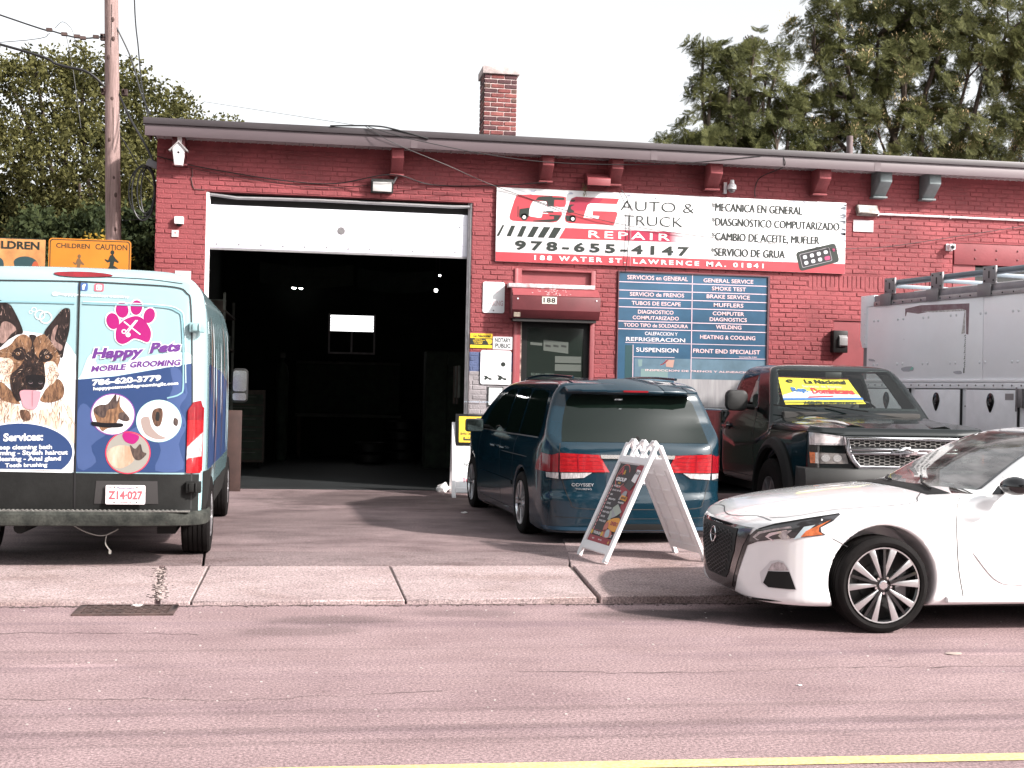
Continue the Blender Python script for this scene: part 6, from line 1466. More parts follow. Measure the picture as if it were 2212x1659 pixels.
    dd([(-.125, 1.175), (-.22, 1.165), (-.35, 1.165), (-.35, 1.135), (-.22, 1.13), (-.13, 1.145)], mat('brush_black', (.01, .01, .012), .3), q+.002)
    dd([(-.60, 1.28), (-.66, 1.29), (-.67, 1.22), (-.65, 1.15), (-.61, 1.15), (-.585, 1.22)], m_brn, q); dd([(-.76, 1.215), (-.79, 1.20), (-.785, 1.15), (-.755, 1.165)], m_blk, q)
    dd([(-.50, 1.20), (-.56, 1.22), (-.585, 1.14), (-.64, 1.08), (-.70, 1.05), (-.62, 1.04), (-.53, 1.09)], mat('photo_brown_grey', (.30, .24, .22), .4), q); dd([(-.62, 1.26), (-.645, 1.25), (-.64, 1.19), (-.615, 1.2)], M_black, q+.001)
    dd([(-.25, .94), (-.33, .985), (-.42, .975), (-.46, .92), (-.44, .85), (-.34, .80), (-.26, .85)], m_cream, q); dd([(-.42, .99), (-.46, .96), (-.50, 1.0), (-.52, .94), (-.55, .92), (-.50, .87), (-.45, .89)], m_blk, q+.001); dd([(-.36, 1.08), (-.42, 1.09), (-.49, 1.06), (-.45, 1.0), (-.38, 1.02)], m_mag, q)
    # seams, doors, windows pressing
    dr = [(-.012, .47), (-.012, 2.298), (-.40, 2.292), (-.742, 2.277), (-.835, 2.233), (-.872, 2.126), (-.895, 1.5), (-.903, .47)]
    seams(fc, t, [('B', [(.0, .47), (.0, 1.4), (.0, 2.30)], .014, .010), ('B', [(.0, 2.300), (-.40, 2.293), (-.742, 2.279), (-.835, 2.235), (-.872, 2.126), (-.895, 1.5), (-.905, .80), (-.905, .47)], .010, .007), ('B', [(.0, 2.300), (.40, 2.293), (.742, 2.279), (.835, 2.235), (.872, 2.126), (.895, 1.5), (.905, .80), (.905, .47)], .010, .007), ('B', [(.9, .462), (-.9, .462)], .012, .008),
        ('B', [(.0, 2.345), (-.5, 2.338), (-.80, 2.31)], .006, .003)])
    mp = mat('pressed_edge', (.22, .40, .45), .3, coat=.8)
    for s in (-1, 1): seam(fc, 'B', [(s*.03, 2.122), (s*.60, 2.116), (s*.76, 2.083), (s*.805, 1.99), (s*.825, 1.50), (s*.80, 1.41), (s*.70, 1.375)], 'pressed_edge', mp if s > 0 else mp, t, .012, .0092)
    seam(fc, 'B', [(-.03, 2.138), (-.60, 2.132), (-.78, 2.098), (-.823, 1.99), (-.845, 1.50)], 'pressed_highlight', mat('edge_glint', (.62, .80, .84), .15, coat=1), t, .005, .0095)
    seams(fc, t, [('R', [(.33, 2.32), (.34, 1.5), (.33, .8)], .006), ('R', [(2.55, .55), (2.55, 2.2)], .008), ('R', [(3.75, .5), (3.75, 2.25)], .008)])
    D('R', [(3.80, 1.45), (4.42, 1.45), (4.25, 1.62), (3.98, 1.95), (3.80, 2.0)], 'side_window', M_tint, t, .004)
    D('L', [(3.80, 1.45), (4.42, 1.45), (4.25, 1.62), (3.98, 1.95), (3.80, 2.0)], 'side_window', M_tint, t, .004)
    D('F', sm([(.80, 1.52), (.72, 2.1), (-.72, 2.1), (-.80, 1.52)], 4), 'windshield', M_tint, t, .004)
    # navy side wrap, with flank reflections painted as brown and pale torn stripes
    D('R', [(.36, .78), (3.7, .78), (3.7, 1.50), (2.2, 1.62), (.34, 1.66)], 'side_wrap_and_reflection', m_navy, t, .003)
    for k in range(16):
        random.seed(100+k); x = random.uniform(.35, 3.6); z = random.uniform(1.2, 2.1)
        D('R', sm([(x, z), (x+.05, z+.10), (x+.08, z-.1), (x+.05, z-.45), (x+.0, z-.60), (x-.03, z-.3)], 2), 'side_wrap_and_reflection', [m_white, m_brn, pal('reflection_brown', (.24, .12, .09)), m_pale][k % 4], t, .005+.0006*k)
    # third brake light, tail lights, hinges, plate
    D('B', sm([(.20, 2.368), (.0, 2.382), (-.20, 2.372), (-.24, 2.35), (.0, 2.336), (.16, 2.343)], 3), 'brake_light', M_redl2, t, .012)
    for s in (-1, 1):
        kd = 'R' if s < 0 else 'L'
        tl = D('B', [(s*a, c) for a, c in [(.862, .765), (.973, .764), (.985, 1.04), (.985, 1.285), (.965, 1.36), (.906, 1.345), (.864, 1.275)]], 'tail_light', M_redl, t, .016, step=.04)
        D('B', [(s*a, c) for a, c in [(.862, .87), (.982, 1.03), (.984, 1.10), (.866, .98)]], 'clear_section', M_clear, tl, .019, step=.04); D('B', [(s*a, c) for a, c in [(.862, .885), (.978, .90), (.982, 1.03)]], 'clear_section', M_clear, tl, .019, step=.04)
        D('B', [(s*a, c) for a, c in [(.864, 1.20), (.985, 1.20), (.985, 1.285), (.965, 1.355), (.906, 1.34), (.866, 1.27)]], 'upper_section', M_redl2, tl, .0195, step=.04)
        D(kd, [(.03, .77), (.14, .78), (.15, 1.30), (.03, 1.35)], 'tail_light_side', M_redl, t, .010, step=.04)
        for z0, z1, m in ((1.915, 1.995, mat('blue_hinge', (.28, .44, .46), .4, var=.1)), (.605, .70, M_gtrim)):
            mb = MB(); mb.box(.0, min(s*.865, s*.985), z0, .075, max(s*.865, s*.985), z1); h_ = mb.build('hinge', m, t, bevel=.008)
            mb = MB(); mb.box(-.012, min(s*.89, s*.93), z0+.012, .0, max(s*.89, s*.93), z1-.012); mb.tube([(-.01, s*.945, z0+.01), (-.01, s*.945, z1-.01)], .010, 8); mb.build('hinge_plate', m, h_, bevel=.003)
    D('B', [(-.165, .70), (-.64, .70), (-.65, .515), (-.15, .515)], 'plate_recess', mat('recess_grey', (.035, .033, .033), .6), t, .010)
    mb = MB(); mb.prism(rrect(-.551, .514, -.242, .668, .012), -.022, -.016, 'x'); pl = mb.build('number_plate', mat('plate_white', (.72, .66, .68), .4), t)
    def onp(s, x0, z0, x1, z1, m, **k):
        v, fcs = text_fit(s, -x0, z0, -x1, z1, **k); mb = MB(); mb.add([(-.0235, -p[0], p[1]) for p in v], fcs); mb.build('lettering', m, pl, fixn=False)
    onp('Z14·027', -.262, .552, -.530, .622, mat('plate_red_ink', (.50, .10, .12), .5), bold=.035); onp('Massachusetts', -.33, .638, -.465, .656, mat('plate_blue_ink', (.08, .10, .22), .5)); onp('COMMERCIAL', -.34, .524, -.45, .536, MATS['plate_red_ink']); onp('DEC', -.262, .640, -.300, .654, MATS['plate_red_ink'])
    mb = MB()
    for y, z in ((-.31, .652), (-.485, .652), (-.31, .530), (-.485, .530)): mb.disc(.006, 0, 10, Matrix.Translation((-.024, y, z)) @ Matrix.Rotation(rad(90), 4, 'Z'))
    mb.build('plate_screw', M_iron, pl)
    # rear lip of the roof
    mb = MB(); mb.box(.9, -1.0, 2.30, 1.0, -.93, 2.40)
    # mirrors
    for s in (-1, 1):
        mb = MB(); mb.tube([(3.95, s*.98, 1.42), (3.93, s*1.10, 1.40)], .03, 8); mb.build('mirror_arm', M_trim, t, smooth=True)
        mb = MB(); mb.prism(rrect(min(s*1.05, s*1.23), 1.30, max(s*1.05, s*1.23), 1.68, .05), 3.88, 3.99, 'x'); mi = mb.build('mirror', M_trim, t, bevel=.02)
        mb = MB(); mb.prism(rrect(min(s*1.066, s*1.214), 1.425, max(s*1.066, s*1.214), 1.655, .03), 3.872, 3.879, 'x'); mb.build('mirror_glass', M_chrome, mi); mb = MB(); mb.prism(rrect(min(s*1.066, s*1.214), 1.325, max(s*1.066, s*1.214), 1.405, .025), 3.872, 3.879, 'x'); mb.build('spot_mirror', M_chrome, mi)
    # underside, wheels and a hanging wire
    mb = MB(); mb.box(.35, -.80, .30, 5.3, .80, .46); mb.box(.5, -.75, .22, 1.4, -.60, .34); mb.tube([(.2, .45, .30), (1.2, .45, .28)], .05, 10); mb.build('underbody', M_trim, t)
    def dull(h, M, rr, w, o):
        mb = MB()
        for k in range(6): a = 2*PI*k/6; mb.bar(M @ Vector((.05*math.cos(a), w*.40*o, .05*math.sin(a))), M @ Vector((rr*.93*math.cos(a), w*.36*o, rr*.93*math.sin(a))), .06, .03)
        mb.build('spoke', M_steel, h)
    for x in (1.0, 4.3):
        for s in (1, -1): wheel(t, x, s*.90, .345, .20, .235, s, dull, M_tyre, M_steel, M_trim)
    mb = MB(); mb.tube(sm([(.10, .02, .33), (.10, -.10, .27), (.10, -.22, .25), (.11, -.33, .30)], 6, False), .005, 5); mb.tube(sm([(.10, -.24, .25), (.10, -.235, .18), (.10, -.27, .13)], 6, False), .005, 5); mb.box(.09, -.28, .10, .11, -.262, .13); mb.build('loose_wire', mat('loose_wire', (.25, .24, .22), .6), t, smooth=True)
    return t
build_van()

# ---------------------------------------------------------------- minivan
def build_mini():
    t = thing('minivan', 'dark blue minivan with tinted windows parked between the sandwich board and the wall', 'minivan', (3.225, 12.45, .13), rad(92.8))
    fc = lambda x, y, z: mini_f(x, y, z, False)
    M_b = mat('minivan_blue', (.004, .019, .031), .14, spec=.35, coat=.5)
    body(lambda x, y, z: mini_f(x, y, z), (-.15, -1.08, .05), (5.25, 1.08, 1.8), .022, 'body', M_b, t)
    D = lambda kind, poly, name, m, p=t, off=.003, **k: decal(fc, kind, poly, name, m, p, off, **k)
    S = lambda P: [(a-.065, c) for a, c in P]
    sym = lambda P: P+[(-a, c) for a, c in reversed(P)]
    D('B', sm2(sym([(.60, 1.475), (.665, 1.40), (.71, 1.25), (.745, 1.10), (.76, 1.005)]), 1).tolist(), 'rear_window', M_tint, t, .004)
    sp = MB(); SPx = [(0, .16), (.3, .165), (.55, .19), (.68, .24)]
    for s in (1, -1):
        for i in range(3):
            (y0, x0), (y1, x1) = SPx[i], SPx[i+1]
            v = [(x0, s*y0, 1.525), (x1, s*y1, 1.520), (.55, s*y1, 1.628-.02*i), (.55, s*y0, 1.645-.02*i), (x0, s*y0, 1.500), (x1, s*y1, 1.492), (.50, s*y1, 1.52), (.50, s*y0, 1.53)]
            sp.add(v, [(0, 1, 2, 3), (4, 5, 1, 0), (7, 6, 5, 4), (1, 5, 6, 2)])
    sp.build('spoiler', M_b, t, bevel=.008)
    mb = MB(); mb.prism(rrect(-.13, 1.503, .13, 1.521, .006), .155, .162, 'x'); mb.build('brake_light', M_redl2, t)
    mb = MB(); mb.disc(.022, 0, 16, Matrix.Translation((.072, .0, 1.045)) @ Matrix.Rotation(rad(90), 4, 'Z')); mb.disc(.012, -.02, 12, Matrix.Translation((.072, .0, 1.045)) @ Matrix.Rotation(rad(-90), 4, 'Z')); mb.build('wiper_cap', M_trim, t)
    for s in (1, -1):
        tl = D('B', [(s*a, c) for a, c in [(.785, .895), (.39, .880), (.34, .79), (.29, .712), (.785, .708)]], 'tail_light', M_redl, t, .012, step=.04)
        D('B', [(s*a, c) for a, c in [(.775, .70), (.47, .705), (.55, .655), (.77, .64)]], 'reverse_lens', M_clear, tl, .012, step=.04)
        for k in range(4): D('B', [(s*a, c) for a, c in [(.78, .735+.04*k), (.35+.02*k, .738+.038*k), (.35+.02*k, .744+.038*k), (.78, .741+.04*k)]], 'lens_rib', M_redl2, tl, .0145, step=.06)
        D('B', [(s*a, c) for a, c in [(.60, .72), (.61, .72), (.62, .88), (.605, .88)]], 'lens_rib', M_redl2, tl, .0150, step=.06)
        kd = 'L' if s > 0 else 'R'
        D('B', [(s*a, c) for a, c in [(.892, .86), (.797, .893), (.797, .708), (.905, .705)]], 'tail_light_corner', M_redl2, t, .010, step=.03)
        D('B', [(s*a, c) for a, c in [(.90, .70), (.795, .70), (.795, .64), (.895, .65)]], 'reverse_lens_corner', M_clear, t, .010, step=.03)
        D(kd, [(.10, .705), (.40, .715), (.36, .80), (.26, .89), (.12, .87)], 'tail_light_side', M_redl2, t, .008, step=.04)
    mb = MB(); 
    ch = D('B', [(.385, .882), (-.385, .882), (-.375, .845), (.375, .845)], 'chrome_strip', mat('satin_chrome', (.55, .52, .50), .25, .9), t, .018)
    D('B', sym([(.30, .79), (.33, .58)]), 'plate_recess', mat('recess_navy', (.008, .02, .035), .4), t, .004)
    pw_ = D('B', rrect(-.155, .60, .155, .75, .01), 'number_plate', mat('plate_white', (.72, .66, .68), .4), t, .012)
    dtext(fc, 'B', '4TK 218'[:0] or 'MASS', .05, .72, -.05, .74, 'lettering', MATS['plate_red_ink'], pw_, .015)
    lm = mat('badge_silver', (.50, .50, .52), .25, .8)
    dtext(fc, 'B', 'ODYSSEY', -.672, .570, -.448, .602, 'badge', lm, t, .008, flip=True, bold=.02); dtext(fc, 'B', 'TOURING', -.637, .536, -.473, .554, 'badge', lm, t, .008, flip=True, bold=.02)
    seams(fc, t, [('B', [(.778, .99), (.79, .86), (.765, .666), (.725, .527), (.68, .42), (.60, .358), (0, .350), (-.60, .358), (-.68, .42), (-.725, .527), (-.765, .666), (-.79, .86), (-.778, .99)], .009),
        ('B', [(.90, .625), (.80, .635)], .006), ('B', [(-.90, .625), (-.80, .635)], .006), ('B', [(.93, .275), (.5, .262), (0, .258), (-.5, .262), (-.93, .275)], .006)])
    D('B', sym([(.93, .175), (.94, .14)])[:2]+[(-.94, .14), (-.93, .175)], 'lower_lip', mat('lip_blue', (.03, .085, .14), .15, metal=.35, coat=1), t, .016)
    D('B', sm([(.48, .165), (.40, .205), (-.40, .205), (-.48, .165), (-.42, .15), (.42, .15)], 3), 'bumper_slot', M_trim, t, .020)
    for s, kd in ((1, 'L'), (-1, 'R')):
        D(kd, sm([(3.48, 1.07), (3.38, 1.19), (3.05, 1.395), (2.70, 1.505), (2.42, 1.520), (2.26, 1.47), (2.22, 1.20), (2.20, 1.035), (2.9, 1.03), (3.40, 1.04)], 2), 'front_window', M_tint, t, .004)
        D(kd, [(2.12, 1.035), (2.14, 1.20), (2.17, 1.45), (2.10, 1.522), (1.60, 1.525), (1.50, 1.47), (1.46, 1.25), (1.44, 1.042)], 'sliding_window', M_tint, t, .004)
        D(kd, [(1.37, 1.042), (1.38, 1.25), (1.43, 1.46), (1.36, 1.515), (.95, 1.512), (.66, 1.475), (.53, 1.32), (.44, 1.15), (.46, 1.045)], 'rear_side_window', M_tint, t, .004)
        seam(fc, kd, [(.44, 1.035), (.50, 1.32), (.64, 1.49), (.95, 1.528), (1.6, 1.54), (2.42, 1.535), (3.05, 1.41), (3.4, 1.2)], 'window_chrome', M_chrome, t, .008, .005)
        seam(fc, kd, [(3.45, 1.025), (2.2, 1.022), (1.3, 1.028), (.44, 1.032)], 'belt_chrome', mat('dull_chrome', (.3, .29, .29), .3, .8), t, .012, .006)
        seams(fc, t, [(kd, [(2.19, 1.03), (2.21, .85), (2.17, .5), (2.12, .24)], .008), (kd, [(3.42, 1.03), (3.52, .85), (3.50, .5), (3.48, .24)], .008), (kd, [(1.38, 1.04), (1.45, .85), (1.50, .6), (1.42, .35)], .008), (kd, [(.78, .82), (2.1, .82)], .010), (kd, [(3.48, .23), (1.5, .23)], .006)])
        seam(fc, kd, [(3.50, .51), (2.75, .505), (1.5, .50)], 'side_molding', M_b, t, .05, .012)
        seam(fc, kd, [(3.3, .14), (1.6, .14)], 'skirt_trim', mat('brown_glint', (.10, .07, .06), .3, coat=.8), t, .02, .010)
        for x, x2 in ((2.62, 2.50), (2.06, 1.94)):
            mb = MB(); sy = s*.975; mb.tube([(x, sy, .86), (x-.02, sy+s*.035, .865), (x2+.02, sy+s*.035, .862), (x2, sy, .855)], .013, 8); mb.build('door_handle', M_b, t, smooth=True)
        mb = MB(); mb.tube([(3.18, s*.90, 1.05), (3.17, s*1.0, 1.06)], .025, 8); mb.build('mirror_arm', M_trim, t)
        mb = MB(); mb.prism(rrect(min(s*.99, s*1.21), .99, max(s*.99, s*1.21), 1.15, .03), 3.10, 3.20, 'x'); mi = mb.build('mirror', M_b, t, bevel=.025); mb = MB(); mb.prism(rrect(min(s*1.005, s*1.195), 1.005, max(s*1.005, s*1.195), 1.135, .02), 3.093, 3.099, 'x'); mb.build('mirror_glass', mat('mirror_teal', (.22, .28, .28), .05, 1), mi)
    D('F', sm([(.72, 1.08), (.60, 1.50), (-.60, 1.50), (-.72, 1.08)], 3), 'windshield', M_tint, t, .004)
    mb = MB(); mb.box(.4, -.80, .16, 4.9, .80, .34); mb.build('underbody', M_trim, t)
    for s in (1, -1):
        mb = MB(); mb.tube([(.55, s*.55, 1.665-.02), (1.2, s*.56, 1.665), (2.0, s*.56, 1.672), (2.6, s*.56, 1.65), (2.9, s*.55, 1.60)], .014, 8); mb.build('roof_rail', M_b, t, smooth=True)
    def sp7(h, M, rr, w, o):
        for k in range(7):
            mb = MB(); a = 2*PI*k/7
            for d in (-.10, .10): mb.bar(M @ Vector((.05*math.cos(a), w*.42*o, .05*math.sin(a))), M @ Vector((rr*.97*math.cos(a+d), w*.45*o, rr*.97*math.sin(a+d))), .028, .02)
            mb.build('spoke', M_alloy, h)
    for x in (1.06, 4.06):
        for s in (1, -1): wheel(t, x, s*.855, .325, .23, .225, s, sp7, M_tyre, M_alloy, M_trim)
build_mini()

# ---------------------------------------------------------------- pickup
def build_pick():
    t = thing('pickup_truck', 'black regular cab pickup with chrome grille and a yellow banner behind its windshield', 'pickup', (5.95, 12.30, .13), rad(-91.5))
    fc = lambda x, y, z: pick_f(x, y, z, False)
    M_p = mat('pickup_black', (.002, .004, .004), .14, spec=.4, coat=.4)
    ws = Poly([(.80, 1.385), (.66, 1.80), (-.66, 1.80), (-.80, 1.385)], 0); sw = Poly([(-2.02, 1.37), (-2.30, 1.66), (-2.42, 1.79), (-2.95, 1.80), (-2.97, 1.36)], 0); rw_ = Poly([(.66, 1.42), (.58, 1.74), (-.58, 1.74), (-.66, 1.42)], 0)
    def fo(x, y, z):
        d = pick_f(x, y, z, True, True)
        d = np.maximum(d, -np.maximum(ws(y, z), np.maximum(x+1.2, -2.75-x))); d = np.maximum(d, -np.maximum(sw(x, z), .3-np.abs(y))); d = np.maximum(d, -np.maximum(rw_(y, z), x+2.9)); return d
    body(fo, (-5.75, -1.1, .44), (.02, 1.1, 1.98), .022, 'body', M_p, t)
    D = lambda kind, poly, name, m, p=t, off=.003, **k: decal(fc, kind, poly, name, m, p, off, **k)
    sym = lambda P: P+[(-a, c) for a, c in reversed(P)]
    g1 = glass_mat('cab_glass', (.86, .92, .89))
    D('F', sym([(.825, 1.36), (.675, 1.815)]), 'windshield', g1, t, .003)
    for kd in 'LR': D(kd, [(-2.0, 1.355), (-2.29, 1.66), (-2.41, 1.80), (-2.96, 1.81), (-2.98, 1.35)], 'side_window', g1, t, .003)
    D('B', sym([(.68, 1.40), (.6, 1.76)]), 'rear_window', g1, t, .003) if False else None
    mb = MB(); mb.add([(-3.10, .67, 1.41), (-3.10, -.67, 1.41), (-3.03, -.59, 1.75), (-3.03, .59, 1.75)], [(0, 1, 2, 3)]); mb.build('rear_window', g1, t)
    # interior
    mb = MB(); mb.prism([(-1.40, .8), (-1.40, 1.33), (-1.75, 1.34), (-1.85, 1.25), (-1.85, .8)], -.80, .80); mb.v = [(a, b, c) for a, b, c in mb.v]; mb.build('dashboard', mat('dash_grey', (.03, .028, .026), .8), t, bevel=.02)
    mb = MB(); mb.tube([(-2.02+.05*math.sin(a)*0-.06*math.cos(a)*.3, .38+.18*math.sin(a), 1.28+.17*math.cos(a)) for a in np.linspace(0, 2*PI, 24)], .013, 6, caps=False); mb.bar((-1.85, .38, 1.22), (-2.02, .38, 1.28), .04); mb.build('steering_wheel', M_blk, t, smooth=True)
    for y in (.40, -.40):
        mb = MB(); mb.box(-2.98, y-.26, .9, -2.80, y+.26, 1.52); mb.box(-2.95, y-.26, .82, -2.35, y+.26, .98); s_ = mb.build('seat', M_cloth, t, bevel=.04); mb = MB(); mb.box(-2.98, y-.12, 1.54, -2.86, y+.12, 1.70); mb.build('headrest', M_cloth, s_, bevel=.03)
    mb = MB(); mb.box(-2.02, -.10, 1.72, -2.0, .10, 1.79); mb.build('inner_mirror', M_blk, t, bevel=.01)
    # grille
    def gd(y, z, x): return (x, y, z)
    go = [(-.62, 1.105), (.62, 1.105), (.60, .96), (.545, .85), (.47, .775), (-.47, .775), (-.545, .85), (-.60, .96)]
    gi = [(-.575, 1.070), (.575, 1.070), (.555, .965), (.51, .875), (.455, .812), (-.455, .812), (-.51, .875), (-.555, .965)]
    mb = MB(); n = 8
    v = [(-.055, a, c) for a, c in go]+[(-.055, a, c) for a, c in gi]+[(-.11, a*1.01, c) for a, c in go]+[(-.11, a, c) for a, c in gi]
    fcs = []
    for i in range(n): j = (i+1) % n; fcs += [(i, j, n+j, n+i), (i, 2*n+i, 2*n+j, j), (n+i, n+j, 3*n+j, 3*n+i)]
    mb.add(v, fcs); gr = mb.build('grille', M_chrome, t, bevel=.006)
    mb = MB(); mb.add([(-.098, a, c) for a, c in gi], [tuple(range(n))]); mb.build('grille_backing', M_black, gr)
    mb = MB(); mb.box(-.075, -.575, .925, -.045, .575, .955); mb.box(-.075, -.575, .965, -.045, .575, .990); mb.build('grille_bar', M_chrome, gr, bevel=.005)
    mb = MB(); gm = mat('grille_mesh_grey', (.24, .23, .22), .4, .5); G = Poly(gi, 0)
    hx, hz = .036, .030
    for i in range(-18, 19):
        for j in range(0, 11):
            y = i*hx*1.5; z = .80+j*hz*1.0+(hz*.5 if i % 2 else 0)
            if abs(z-.958) < .04: continue
            P6 = [(y+hx*math.cos(a), z+hz*.55*math.sin(a)) for a in np.arange(6)*PI/3]
            for k in (0, 1, 2):
                a, c = P6[k], P6[k+1]
                if float(G(np.array([a[0]]), np.array([a[1]]))[0]) < .002 and float(G(np.array([c[0]]), np.array([c[1]]))[0]) < .002: mb.bar((-.085, a[0], a[1]), (-.085, c[0], c[1]), .0065, .008, up=(1, 0, 0))
    mb.build('grille_mesh', gm, gr)
    mb = MB(); bow = [(-.145, .93), (-.125, .985), (-.05, .985), (-.045, 1.005), (.06, 1.005), (.055, .985), (.145, .985), (.125, .93), (.05, .93), (.045, .908), (-.06, .908), (-.055, .93)]
    mb.prism(bow, -.04, -.022, 'x'); mb.build('emblem', M_chrome, gr, bevel=.004)
    for s in (-1, 1):
        F_ = lambda P: [(s*a, c) for a, c in P]
        h1 = D('F', F_([(.944, 1.139), (.63, 1.105), (.61, 1.015), (.94, 1.012)]), 'headlight', M_clear, t, .014, step=.03)
        D('F', F_([(.90, 1.12), (.66, 1.09), (.65, 1.03), (.90, 1.03)]), 'lens_core', mat('lens_bright', (.66, .60, .60), .15, .1, coat=1, var=.2, vs=16), h1, .018, step=.04)
        h2 = D('F', F_([(.938, .938), (.595, .930), (.565, .828), (.93, .826)]), 'turn_light', mat('smoky_lens', (.20, .18, .17), .12, .3, coat=1, var=.3, vs=20), t, .014, step=.03)
        D('F', F_([(.938, .938), (.895, .936), (.893, .828), (.93, .826)]), 'amber_section', M_amber, h2, .018, step=.03)
        for cx in (.80, .68):
            D('F', F_(ellipse(cx, .882, .045, .038, 18)), 'bulb_reflector', mat('reflector_silver', (.7, .68, .66), .2, .8), h2, .018, step=.03)
        kd = 'L' if s > 0 else 'R'
        # black arch flare
        for ax in (-1.16, -4.40):
            ro, ri = .62, .50; pts = []
            mb = MB(); N_ = 24; prev = None
            for k in range(N_+1):
                a = rad(-14+208*k/N_); ca, sa = math.cos(a), math.sin(a)
                sect = [(ax+ri*ca, s*.97, .44+ri*sa), (ax+ri*ca, s*1.045, .44+ri*sa), (ax+(ri+.03)*ca, s*1.055, .44+(ri+.03)*sa), (ax+(ro-.02)*ca, s*1.02, .44+(ro-.02)*sa), (ax+ro*ca, s*.975, .44+ro*sa)]
                b_ = len(mb.v); mb.v += sect
                if prev is not None: mb.f += [(prev+q, prev+q+1, b_+q+1, b_+q) for q in range(4)]
                prev = b_
            mb.build('wheel_flare', mat('flare_black', (.010, .010, .010), .6, spec=.25), t, smooth=True)
        seams(fc, t, [(kd, [(-1.98, 1.35), (-1.93, 1.2), (-1.86, .8), (-1.84, .58)], .010), (kd, [(-3.07, 1.34), (-3.08, .58)], .010), (kd, [(-1.84, .58), (-3.08, .58)], .008), (kd, [(-.12, 1.17), (-.5, 1.17), (-1.2, 1.20), (-1.95, 1.24)], .007)])
        mb = MB(); mb.tube([(-2.78, s*.985, 1.13), (-2.80, s*1.02, 1.13), (-2.98, s*1.02, 1.13), (-3.0, s*.985, 1.13)], .016, 8); mb.prism(ellipse(-2.89, 1.13, .075, .05, 20), s*.985, s*.992); mb.build('door_handle', M_p, t, smooth=True)
        if s > 0: continue
        mb = MB(); mb.tube([(-2.04, s*.93, 1.36), (-2.05, s*1.05, 1.38)], .03, 8); mb.build('mirror_arm', M_trim, t)
        mb = MB(); mb.prism(rrect(min(s*1.01, s*1.27), 1.32, max(s*1.01, s*1.27), 1.56, .07), -2.12, -2.0, 'x'); mi = mb.build('mirror', mat('mirror_grey', (.022, .022, .022), .5, spec=.3), t, bevel=.04); mb = MB(); mb.prism(rrect(min(s*1.03, s*1.25), 1.35, max(s*1.03, s*1.25), 1.53, .04), -2.128, -2.122, 'x'); mb.build('mirror_glass', M_chrome, mi)
        dtext(fc, kd, 'TRX', -3.50 if s > 0 else -3.38, .98, -3.38 if s > 0 else -3.50, 1.03, 'side_badge', lmb, t, .006)
        dtext(fc, kd, '2500 HD', -1.86 if s < 0 else -1.64, .97, -1.64 if s < 0 else -1.86, 1.01, 'side_badge', lmb, t, .012) if False else None
    # bumper
    pr = [(.0, .56), (.02, .62), (.02, .70), (-.02, .775), (-.12, .785), (-.14, .58)]
    mb = MB(); ring = [(-1.02, -.30), (-1.0, -.14), (-.85, -.04), (-.5, .0), (0, .015), (.5, .0), (.85, -.04), (1.0, -.14), (1.02, -.30)]
    for (yy, xx) in ring:
        for (dx, z) in pr: mb.v.append((xx+dx-(.0), yy*(1+dx*.15), z))
    k = len(pr)
    for i in range(len(ring)-1):
        for j in range(k): mb.f.append((i*k+j, i*k+(j+1) % k, (i+1)*k+(j+1) % k, (i+1)*k+j))
    bu = mb.build('front_bumper', mat('bumper_grey', (.028, .028, .027), .5, var=.1), t, smooth=True)
    mb = MB(); mb.box(.01, -.16, .62, .03, .16, .74); mb.build('plate_mount', M_trim, bu)
    mb = MB(); mb.box(-.12, -.80, .38, -.30, .80, .56); mb.box(-.3, -.6, .34, -5.4, .6, .56); mb.build('underbody', M_trim, t)
    mb = MB(); mb.box(-5.72, -.9, .5, -5.63, .9, .66); mb.build('rear_bumper', M_chrome, t, bevel=.01)
    # hood shape: creases beside the raised centre
    for s in (-1, 1):
        mb = MB(); P0 = [(-1.30, .66, 1.29), (-.9, .62, 1.285), (-.42, .55, 1.245), (-.20, .50, 1.205)]; rid = []
        def hz(x, y): P, _ = march(fc, [(x, y, 2.0)], (0, 0, -1)); return P[0][2]
        top = [(x, s*y, hz(x, s*y)+.026) for x, y, _ in P0]; ou = [(x, s*(y+.07), hz(x, s*(y+.07))+.001) for x, y, _ in P0]; inn = [(x, s*(y-.16), hz(x, s*(y-.16))+.001) for x, y, _ in P0]
        mb.add(ou+top+inn, [(i, i+1, 5+i, 4+i) for i in range(3)]+[(4+i, 5+i, 9+i, 8+i) for i in range(3)]+[(3, 11, 7)]); mb.build('hood_ridge', M_p, t, smooth=True)
    seams(fc, t, [('T', [(-.14, -.90), (-1.30, -.93)], .008), ('T', [(-.14, .90), (-1.30, .93)], .008), ('T', [(-1.31, -.86), (-1.35, -.5), (-1.37, 0), (-1.35, .5), (-1.31, .86)], .016)])
    for y0 in (.15, -.45):
        mb = MB(); mb.bar((-1.33, y0, 1.345), (-1.46, y0-.45, 1.40), .014); mb.build('wiper', M_blk, t)
    mb = MB(); mb.tube([(-1.05, -.90, 1.26), (-1.12, -.90, 1.36)], .005, 5); mb.build('antenna', M_blk, t)
    def sp6(h, M, rr, w, o):
        for k in range(6):
            mb = MB(); a = 2*PI*k/6; mb.bar(M @ Vector((.06*math.cos(a), w*.36*o, .06*math.sin(a))), M @ Vector((rr*.96*math.cos(a), w*.40*o, rr*.96*math.sin(a))), .07, .03); mb.build('spoke', M_steel, h)
    for x in (-1.16, -4.40):
        for s in (1, -1): wheel(t, x, s*.90, .41, .215, .28, s, sp6, M_tyre, M_steel, M_trim)
    # banner lying behind the windshield (a thing of its own)
    bn = thing('dashboard_banner', 'yellow and white banner propped on the dashboard inside the black pickup', 'banner', (5.95, 12.30, .13), rad(-91.5))
